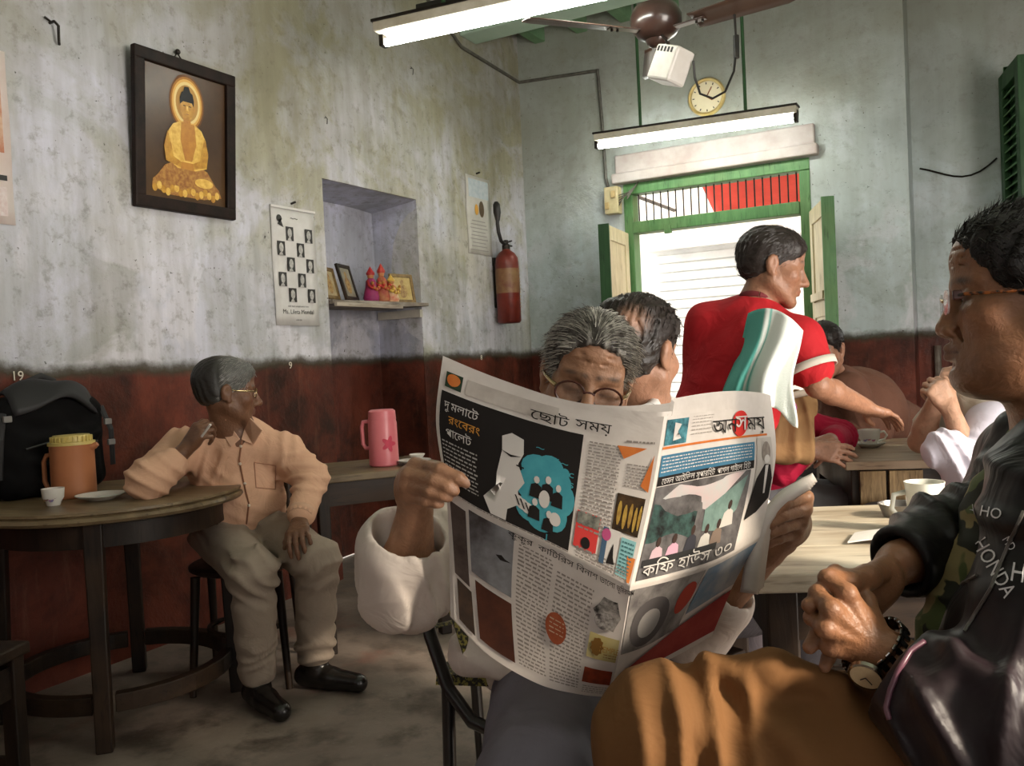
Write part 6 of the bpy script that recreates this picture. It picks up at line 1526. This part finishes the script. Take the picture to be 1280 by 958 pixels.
    lines(LL, .41, .55, .13, .90, 30, GY, seed=21); lines(LL, .57, .74, .18, .92, 28, GY, seed=22); poly('medallion', LL, circ(.595, .53, .048, .105, 20), ink((.26, .06, .025), (.34, .09, .04), 50), .0021); lines(LL, .565, .63, .47, .59, 4, ink((.5, .36, .25)), .3, .0025, 23)
    poly('ink_drawing', LL, circ(.85, .285, .09, .10, 18, .12, 6), ink((.03, .028, .026), (.40, .37, .34), 90), .0018); poly('ink_drawing', LL, circ(.83, .335, .065, .055, 16), ink((.48, .45, .42), (.06, .05, .05), 120), .0021)
    rect('yellow_advert', LL, .755, .975, .43, .62, ink((.44, .36, .14), (.52, .45, .22), 30)); poly('sun_emblem', LL, circ(.81, .52, .038, .07, 20, .15, 9), ink((.18, .09, .02)), .0019); text(LL, 'TEMPLE', .90, .53, .050, ink((.40, .22, .05)), 1.4, .0019)
    lines(LL, .86, .97, .565, .605, 2, ink((.25, .14, .05)), .4, .0019, 24)
    rect('food_photo', LL, .76, .965, .70, .83, ink((.30, .05, .02), (.06, .02, .012), 26)); lines(LL, .77, .96, .86, .95, 4, GY, .4, seed=25)
    # lower right panel
    rect('grey_advert', RL, .02, .60, .05, .55, ink((.33, .31, .29), (.10, .09, .09), 16)); poly('spiral', RL, circ(.25, .34, .16, .18, 24), ink((.10, .09, .09)), .0018); poly('spiral', RL, circ(.25, .34, .09, .10, 20), ink((.36, .34, .32)), .0020); poly('red_dot', RL, circ(.52, .25, .07, .12), ink((.40, .05, .03)), .0019); rect('blue_advert', RL, .62, .98, .05, .45, ink((.16, .24, .33), (.40, .40, .40), 14))
    poly('crimson_advert', RL, [(.05, .75), (.60, .55), (.98, .50), (.98, .90), (.45, .95), (.12, .92)], ink((.24, .018, .020), (.36, .05, .04), 12), .0018)
newspaper()
# ------------------------------------------------------------------ the other customers and the waiter
def simple(label, j, H, sk, shirt, trouser, hair_c, hands=None, hair_k={}, res=.0058, wr=None, hairpaint=(), sleeve=1.0, chest=(.185, .125), tdir=None, skin_kw={}, torso=None, short=False, shoes=True, shirt_label=None, sub=None, shirt_paint=(), trouser_label=None, opn=True, strand=700, bald=None):
    B = Body(); pt = []
    core(B, j); head(B, H, sk, tuple(np.array(sk)*[1.1, .9, .9]), pt, **skin_kw); neckcap(B, H, j)
    for s_ in 'RL': arm(B, j['sh'+s_], j['el'+s_], j['wr'+s_]); leg(B, j['hip'+s_], j['kn'+s_], j['an'+s_])
    for a in (hands or []): hand(B, *a[:-1], **a[-1])
    if sub: sub(B, pt)
    man = person(label, B.tri(res), sk, pt, (j['pelvis'][0], j['pelvis'][1], 0))
    S = Body(); fr = nrm(tdir if tdir is not None else -FW*[1, 1, 0]); lat = nrm(np.cross(UZ, fr)); R = np.stack([lat, fr, np.cross(lat, fr)], 1)
    ax = j['neck']-j['pelvis']; up = nrm(ax); fr2 = nrm(fr-up*(fr@up)); R = np.stack([np.cross(fr2, up), fr2, up], 1)
    S.ell(j['pelvis']+ax*.64, (chest[0], chest[1], .19), R, .05); S.ell(j['pelvis']+ax*.28, (chest[0]*.93, chest[1]*1.06, .16), R, .06); S.ell(j['pelvis']+ax*.04, (chest[0]*.95, chest[1]*1.05, .08), R, .05)
    S.chain([j['shR'], j['pelvis']+ax*.93, j['shL']], [.064, .078, .064], .05)
    for s_ in 'RL':
        if short: S.chain([j['sh'+s_], j['sh'+s_]*.42+j['el'+s_]*.58], [.076, .068], .04)
        else:
            S.chain([j['sh'+s_], j['el'+s_]], [.076*sleeve, .064*sleeve], .04); S.chain([j['el'+s_], j['el'+s_]*.25+j['wr'+s_]*.75], [.063*sleeve, .050*sleeve], .03)
    if opn: S.cap(j['neck']+fr2*.09+up*.03, j['neck']+fr2*.02+up*.10, .03, .05, .02, 's')
    S.disp = wrinkles([(j['elR'], .15, j['wrR']-j['elR'], .04, .006), (j['elL'], .15, j['wrL']-j['elL'], .04, .006), (j['pelvis']+ax*.3, .25, up+R[:, 0]*.4, .06, .006), (j['pelvis']+ax*.7, .25, R[:, 0]-up*.4, .07, .005)] if wr is None else wr, int(abs(j['neck'][0]*1000)) % 97, .006)
    sh = wear('shirt', S, .0085, shirt, M_CLOTHS, man, shirt_paint, label=shirt_label)
    T = Body(); T.ell(j['pelvis'], (.17, .15, .10), R, .05)
    for s_ in 'RL': T.chain([j['hip'+s_], j['kn'+s_], j['an'+s_]+UZ*.02], [.096, .078, .066], .03)
    T.disp = wrinkles([(j['knR'], .2, UP, .06, .005), (j['knL'], .2, UP, .06, .005)], 3, .006)
    wear('trousers', T, .011, trouser, M_CLOTH, man, label=trouser_label)
    if shoes:
        for s_ in 'RL':
            F_ = Body(); foot(F_, np.array([j['an'+s_][0], j['an'+s_][1], .1]), j['kn'+s_]-j['hip'+s_] if abs((j['kn'+s_]-j['hip'+s_])[2]) < .3 else fr, .26); wear('shoe', F_, .010, (.02, .015, .012), M_SHOE, man)
    hk = dict(amp=.002); hk.update(hair_k); hv = hair(H, 5, **hk).tri(.005)
    ho = obj('hair', mesh_from('hair', hv, hair_c, hairpaint), M_HAIR, man, world=True)
    if strand: combed(hv, H, strand, .022, hair_c, ho, 12, .5, .08, bald)
    return man, sh, S, R
def seat_legs(j, pelvis, fr, drop=.1, spread=.10, thigh=.42, toe=.02):
    """fills in hips, knees and ankles of a seated person"""
    fr = nrm(np.array(fr)*[1, 1, 0]); lat = np.cross(fr, UZ)
    j['pelvis'] = np.array(pelvis, float)
    for s_, m in (('R', 1), ('L', -1)):
        j['hip'+s_] = j['pelvis']+lat*m*.09-UZ*.02; j['kn'+s_] = j['hip'+s_]+fr*thigh+lat*m*spread*.6-UZ*.04; k = j['kn'+s_]; j['an'+s_] = np.array([k[0]+fr[0]*toe, k[1]+fr[1]*toe, .10])
    return j
def stand_legs(j, pelvis, fr):
    fr = nrm(np.array(fr)*[1, 1, 0]); lat = np.cross(fr, UZ); j['pelvis'] = np.array(pelvis, float)
    for s_, m in (('R', 1), ('L', -1)):
        j['hip'+s_] = j['pelvis']+lat*m*.09-UZ*.04; j['kn'+s_] = np.array([*(j['hip'+s_]+fr*.03)[:2], .48]); j['an'+s_] = np.array([*(j['hip'+s_]-fr*.02)[:2], .10])
    return j
def stool_for(j, lab, fr):
    t = thing('stool', lab, 'stool', (j['pelvis'][0], j['pelvis'][1], 0), math.atan2(fr[1], fr[0])); h = j['pelvis'][2]-.15
    obj('seat', MB().box((0, 0, h), (.34, .36, .03)), M_DARKWX, t, bevel=.005)
    for x in (-.14, .14):
        for y in (-.15, .15): obj('leg', MB().box((x, y, h/2), (.04, .04, h-.02)), M_DARKW, t)
    for s_ in (-1, 1): obj('stretcher', MB().box((0, s_*.15, .15), (.24, .02, .03)), M_DARKWX, t)

def waiter():
    fr = facing(930, 450, .62, -.75)
    j = J(neck=(944, 386, 2.90), shL=(884, 408, 2.98), shR=(1000, 428, 2.78), elR=(1022, 482, 2.74), wrR=(1082, 509, 2.86), elL=(880, 500, 3.10), wrL=(925, 545, 3.2))
    pel = at(893, 560, 2.98); stand_legs(j, pel, fr)
    H = Frame(at(966, 333, 2.88), facing(966, 333, .96, -.10, -.22), UP+RT*.12, 1.0)
    man, sh, S, R = simple('waiter in a red polo shirt stooping over the customers in the doorway light', j, H, (.30, .145, .085), (.44, .016, .022), (.03, .025, .03), (.020, .014, .012), tdir=fr, short=True,
        hands=[(j['wrR'], at(1112, 520, 2.90)-j['wrR'], UP, 1, [(10, 20, 15)]*4, dict(s=.95)), (j['wrL'], at(955, 560, 3.2)-j['wrL'], UP, -1, [(20, 30, 20)]*4, dict(s=.95))], hair_k=dict(grow=.002, top=.002, back=-.055), shirt_label='red polo shirt', chest=(.20, .135))
    p = j['shR']*.40+j['elR']*.60; d = nrm(j['elR']-j['shR'])
    obj('sleeve_band', MB().tube([p-d*.012, p+d*.012], .080, 24, cap=False), vmat_flat('pale_band', (.62, .56, .48)), sh, world=True, smooth=60, thick=.004)
    # collar
    obj('collar', MB().tube([H(.045*math.cos(a), -.028+.05*math.sin(a), -.118+.012*math.cos(a)) for a in np.linspace(0, 2*math.pi, 17)], .012, 8), vmat_flat('dark_red_collar', (.16, .012, .016)), sh, world=True, smooth=60)
    # towel over the right shoulder
    def tw(u, v):
        x = 936+68*u-(38-20*u)*v+5*math.sin(5*u+2*v)*v; y = 392+22*u*u+118*v-8*u*v+5*math.sin(9*u)*v-10*math.sin(math.pi*u)*(1-v)
        d = 2.79-.125*math.sin(min(u*1.25, 1)*math.pi*.5)-.03*v+.022*math.sin(15*u+2.5*v)*(.3+v)+.010*math.sin(31*u+4*v)*v
        d += .012*math.sin(7*v+4*u)*v; x += 7*math.sin(6*v+2*u)*v; y += 9*math.sin(13*u+1)*v*v
        return tuple(at(x, y, d))
    t = NT('striped_towel'); g = t.mapping(rot=(0, 0, 0)); vc = t.n('ShaderNodeVertexColor'); vc.layer_name = 'Col'; t.col(vc.outputs[0]); t.set(Roughness=.95); t.bump(t.noise(160, 3), .4, .003)
    mb = MB().surf(tw, 26, 30); me = mb.mesh('towel'); n = len(me.vertices)
    ca = me.color_attributes.new('Col', 'FLOAT_COLOR', 'POINT'); cols = []
    for i in range(27):
        for k in range(31):
            u = i/26; cols += [(.10, .40, .34, 1) if (u < .34 or .42 < u < .46) else (.74, .78, .74, 1)][0]
    ca.data.foreach_set('color', cols)
    o = obj('towel', me, t.m, loc=at(970, 400, 2.7), world=True, smooth=180, thick=.008); tag(o, 'white and green towel hanging from the waiter\'s shoulder', 'towel')
waiter()

def balding():
    fr = facing(810, 500, .70, -.72)
    j = J(neck=(816, 520, 2.18), shL=(742, 556, 2.14), shR=(902, 556, 2.36), elL=(735, 660, 2.16), elR=(935, 650, 2.45), wrL=(800, 690, 2.42), wrR=(900, 670, 2.60)); pel = at(800, 720, 2.18); pel[2] = .60
    seat_legs(j, pel, fr)
    H = Frame(at(797, 440, 2.10), facing(797, 440, .50, -.85, -.10), UP+RT*.02, 1.08)
    sk = (.33, .165, .10)
    bald = lambda v: np.sqrt(((v-at(790, 404, 2.02))**2).sum(-1)) > .044
    man, sh, S, R = simple('balding man in a white shirt seen from behind next to the reader', j, H, sk, (.68, .65, .62), (.05, .045, .05), (.016, .011, .009), tdir=fr,
        hands=[(j['wrL'], fr, UP, -1, [(15, 25, 15)]*4, dict(s=.98)), (j['wrR'], fr, UP, 1, [(15, 25, 15)]*4, dict(s=.98))], hair_k=dict(grow=.004, recede=.03, back=-.085, amp=.004, sub=[((-.018, -.060, .150), (.042, .048, .034))]), hairpaint=[psph(at(790, 404, 2.02), (.038, .05, .034), (.42, .22, .135), .018, .9)], shirt_label='white shirt', opn=False, bald=bald, strand=1300)
    obj('collar', MB().tube([H(.058*math.cos(a), -.034+.060*math.sin(a), -.128+.018*math.sin(a)) for a in np.linspace(0, 2*math.pi, 17)], .018, 8), vmat_flat('white_collar', (.70, .67, .64)), sh, world=True, smooth=60)
    stool_for(j, 'dark stool under the balding man in the white shirt', fr)
balding()

def brown_man():
    fr = facing(1060, 480, -.75, .55)
    j = J(neck=(1044, 474, 3.98), shR=(1062, 490, 3.86), shL=(1050, 486, 4.18), elR=(1092, 540, 3.80), elL=(1032, 535, 4.1), wrR=(1048, 552, 3.78), wrL=(1008, 548, 3.9)); pel = at(1132, 540, 4.25); pel[2] = .64
    seat_legs(j, pel, fr)
    H = Frame(at(1030, 438, 3.92), facing(1024, 440, -.20, .95, -.2), UP-RT*.15, .98)
    man, sh, S, R = simple('man in a brown shirt hunched forward at the brown table', j, H, (.32, .155, .095), (.150, .068, .045), (.10, .09, .09), (.014, .010, .009), tdir=fr, chest=(.23, .18), sleeve=1.1,
        hands=[(j['wrR'], -RT*.8-UP*.3, UP, 1, [(20, 30, 20)]*4, dict(s=.95)), (j['wrL'], -RT*.9, UP, -1, [(20, 30, 20)]*4, dict(s=.95))], hair_k=dict(grow=.007), res=.007, shirt_label='brown shirt')
    stool_for(j, 'dark stool under the man in the brown shirt', fr)
brown_man()

def crimson():
    fr = facing(985, 560, .62, -.3)
    j = J(neck=(955, 492, 3.34), shR=(990, 525, 3.22), shL=(950, 512, 3.52), elR=(975, 585, 3.12), wrR=(1012, 562, 3.12), elL=(1050, 546, 3.44), wrL=(1036, 552, 3.20)); pel = at(950, 650, 3.4); pel[2] = .62
    seat_legs(j, pel, fr)
    H = Frame(at(950, 445, 3.36), facing(950, 445, .9, -.2, -.15), UP, .95)
    man, sh, S, R = simple('person in a crimson top with folded hands behind the newspaper', j, H, (.36, .19, .125), (.33, .008, .035), (.20, .20, .21), (.014, .010, .009), tdir=fr, chest=(.165, .12), sleeve=.9,
        hands=[(j['wrR'], at(1042, 566, 3.10)-j['wrR'], -FW+UP*.4, 1, [(15, 25, 15)]*4, dict(s=.95)), (j['wrL'], at(1012, 572, 3.10)-j['wrL'], -FW+UP*.5, -1, [(10, 30, 20), (20, 30, 20), (35, 30, 20), (50, 30, 20)], dict(s=.95))], hair_k=dict(grow=.012, back=-.10), res=.006, shirt_label='crimson top')
    stool_for(j, 'dark stool under the person in crimson', fr)
crimson()

def cream_man():
    fr = facing(1200, 520, -.93, .1)
    j = J(neck=(1212, 494, 3.02), shL=(1242, 532, 2.86), shR=(1190, 506, 3.20), elL=(1222, 602, 2.70), wrL=(1188, 512, 2.80), elR=(1150, 552, 3.05), wrR=(1172, 496, 2.95)); pel = at(1262, 650, 3.02); pel[2] = .62
    seat_legs(j, pel, fr)
    H = Frame(at(1232, 430, 2.98), facing(1206, 432, -.9, .35, -.1), UP, 1.0)
    B_ = lambda v: smoothstep(.02, -.03, Body.dist('cap', (at(1246, 540, 2.8).astype(np.float32), at(1212, 606, 2.68).astype(np.float32), .10, .10), v.astype(np.float32)))
    man, sh, S, R = simple('person in a cream shirt with lavender sleeves and raised clasped hands', j, H, (.42, .24, .16), (.46, .41, .34), (.12, .11, .12), (.20, .13, .07), tdir=fr, short=True, sleeve=1.2,
        hands=[(j['wrL'], at(1174, 490, 2.82)-j['wrL'], -FW, -1, [(55, 60, 40)]*4, dict(s=.98)), (j['wrR'], at(1180, 470, 2.92)-j['wrR'], FW*.6-RT, 1, [(55, 60, 40)]*4, dict(s=.98))], hair_k=dict(grow=.012, amp=.006), res=.0058, shirt_label='cream shirt')
    SL = Body(); SL.chain([at(1240, 535, 2.82), at(1216, 600, 2.69)], [.085, .078], .03); SL.cap(at(1180, 560, 2.72), at(1216, 598, 2.70), .062, .070, .03); SL.disp = wrinkles([(at(1200, 580, 2.7), .2, RT+UP*.4, .04, .008)], 77, .007)
    wear('sleeve', SL, .007, (.56, .53, .62), M_CLOTHS, man, label='lavender white sleeve')
    stool_for(j, 'dark stool under the person in the cream shirt', fr)
cream_man()

# ------------------------------------------------------------------ bags
def bags():
    c = np.array([-3.125, 1.99, .782])
    B = Body(); R = np.array(rotz(.0))
    B.box(c+[0, 0, .175], (.080, .215, .175), None, .06, .03); B.box(c+[.065, 0, .12], (.035, .165, .11), None, .03, .03); B.ell(c+[.01, 0, .325], (.075, .18, .06), None, .05); B.plane(c, -UZ, .004)
    B.disp = wrinkles([(c+[.1, 0, .3], .35, UZ*.8+V3(0, .5, 0), .09, .007)], 55, .010)
    me = mesh_from('backpack', B.tri(.008), (.004, .0037, .004)); bp = obj('backpack', me, vcol_mat('black_canvas', .85, .3, 300, .12, .05, 20, bdist=.001), loc=(c[0], c[1], c[2]), world=True)
    tag(bp, 'bulging black backpack standing on the round table behind the orange jug', 'backpack')
    mk = pm('black_webbing', (.010, .009, .010), rough=.6)
    obj('top_handle', MB().tube([c+[-.02, -.07, .35], c+[-.01, -.055, .415], c+[0, 0, .435], c+[-.01, .055, .415], c+[-.02, .07, .35]], .014, 8, flat=.5), mk, bp, world=True, smooth=60)
    obj('top_flap', MB().surf(lambda u, v: (c[0]+.0+.08*u+.03*math.sin(3*v), c[1]-.16+.32*v, c[2]+.375+.05*math.sin(math.pi*v)-.08*u*u+.012*math.sin(8*v+3*u)), 8, 14), mk, bp, world=True, smooth=180, thick=.012)
    for s_ in (-1, 1): obj('side_strap', MB().tube([c+[.07, s_*.19, .31], c+[.088, s_*.215, .22], c+[.078, s_*.222, .08]], .012, 6, flat=.4), mk, bp, world=True)
    for (y, z) in ((.20, .25), (.21, .17), (-.19, .29)): obj('buckle', MB().box(tuple(c+[.092, y, z]), (.012, .03, .022)), pm('worn_buckle', (.20, .19, .18), rough=.35), bp, world=True, bevel=.003)
    m = MB().tube([c+[.108, -.14, .18], c+[.112, 0, .205], c+[.108, .14, .18]], .004, 5); obj('zip', m, pm('dark_zip', (.03, .03, .03), rough=.3), bp, world=True)
    p = at(985, 520, 3.0)
    B = Body(); B.box(at(986, 535, 3.02), (.085, .05, .125), np.stack([RT, FW, UP], 1), .04, .03); B.disp = wrinkles([(p, .3, RT, .06, .008)], 61, .008)
    bg = obj('shoulder_bag', mesh_from('shoulder_bag', B.tri(.007), (.235, .135, .06)), M_CLOTH, loc=at(986, 565, 3.02), world=True); tag(bg, 'tan cloth shoulder bag with a purple tag beside the waiter', 'bag')
    obj('bag_tag', MB().ball(at(988, 510, 2.955), (.022, .02, .026), 10, 8), pm('purple_tag', (.22, .06, .50), (.5, .06, .25), 30, .4), bg, world=True, smooth=180)
    obj('bag_strap', MB().tube([at(965, 492, 3.02), at(958, 470, 3.1), at(955, 450, 3.2)], .010, 6, flat=.4), vmat_flat('tan_strap', (.16, .09, .04)), bg, world=True)
    obj('bag_rim', MB().tube([at(962, 492, 2.97), at(985, 496, 2.965), at(1012, 490, 2.975)], .012, 8), vmat_flat('pale_rim', (.50, .44, .36)), bg, world=True, smooth=60)
bags()
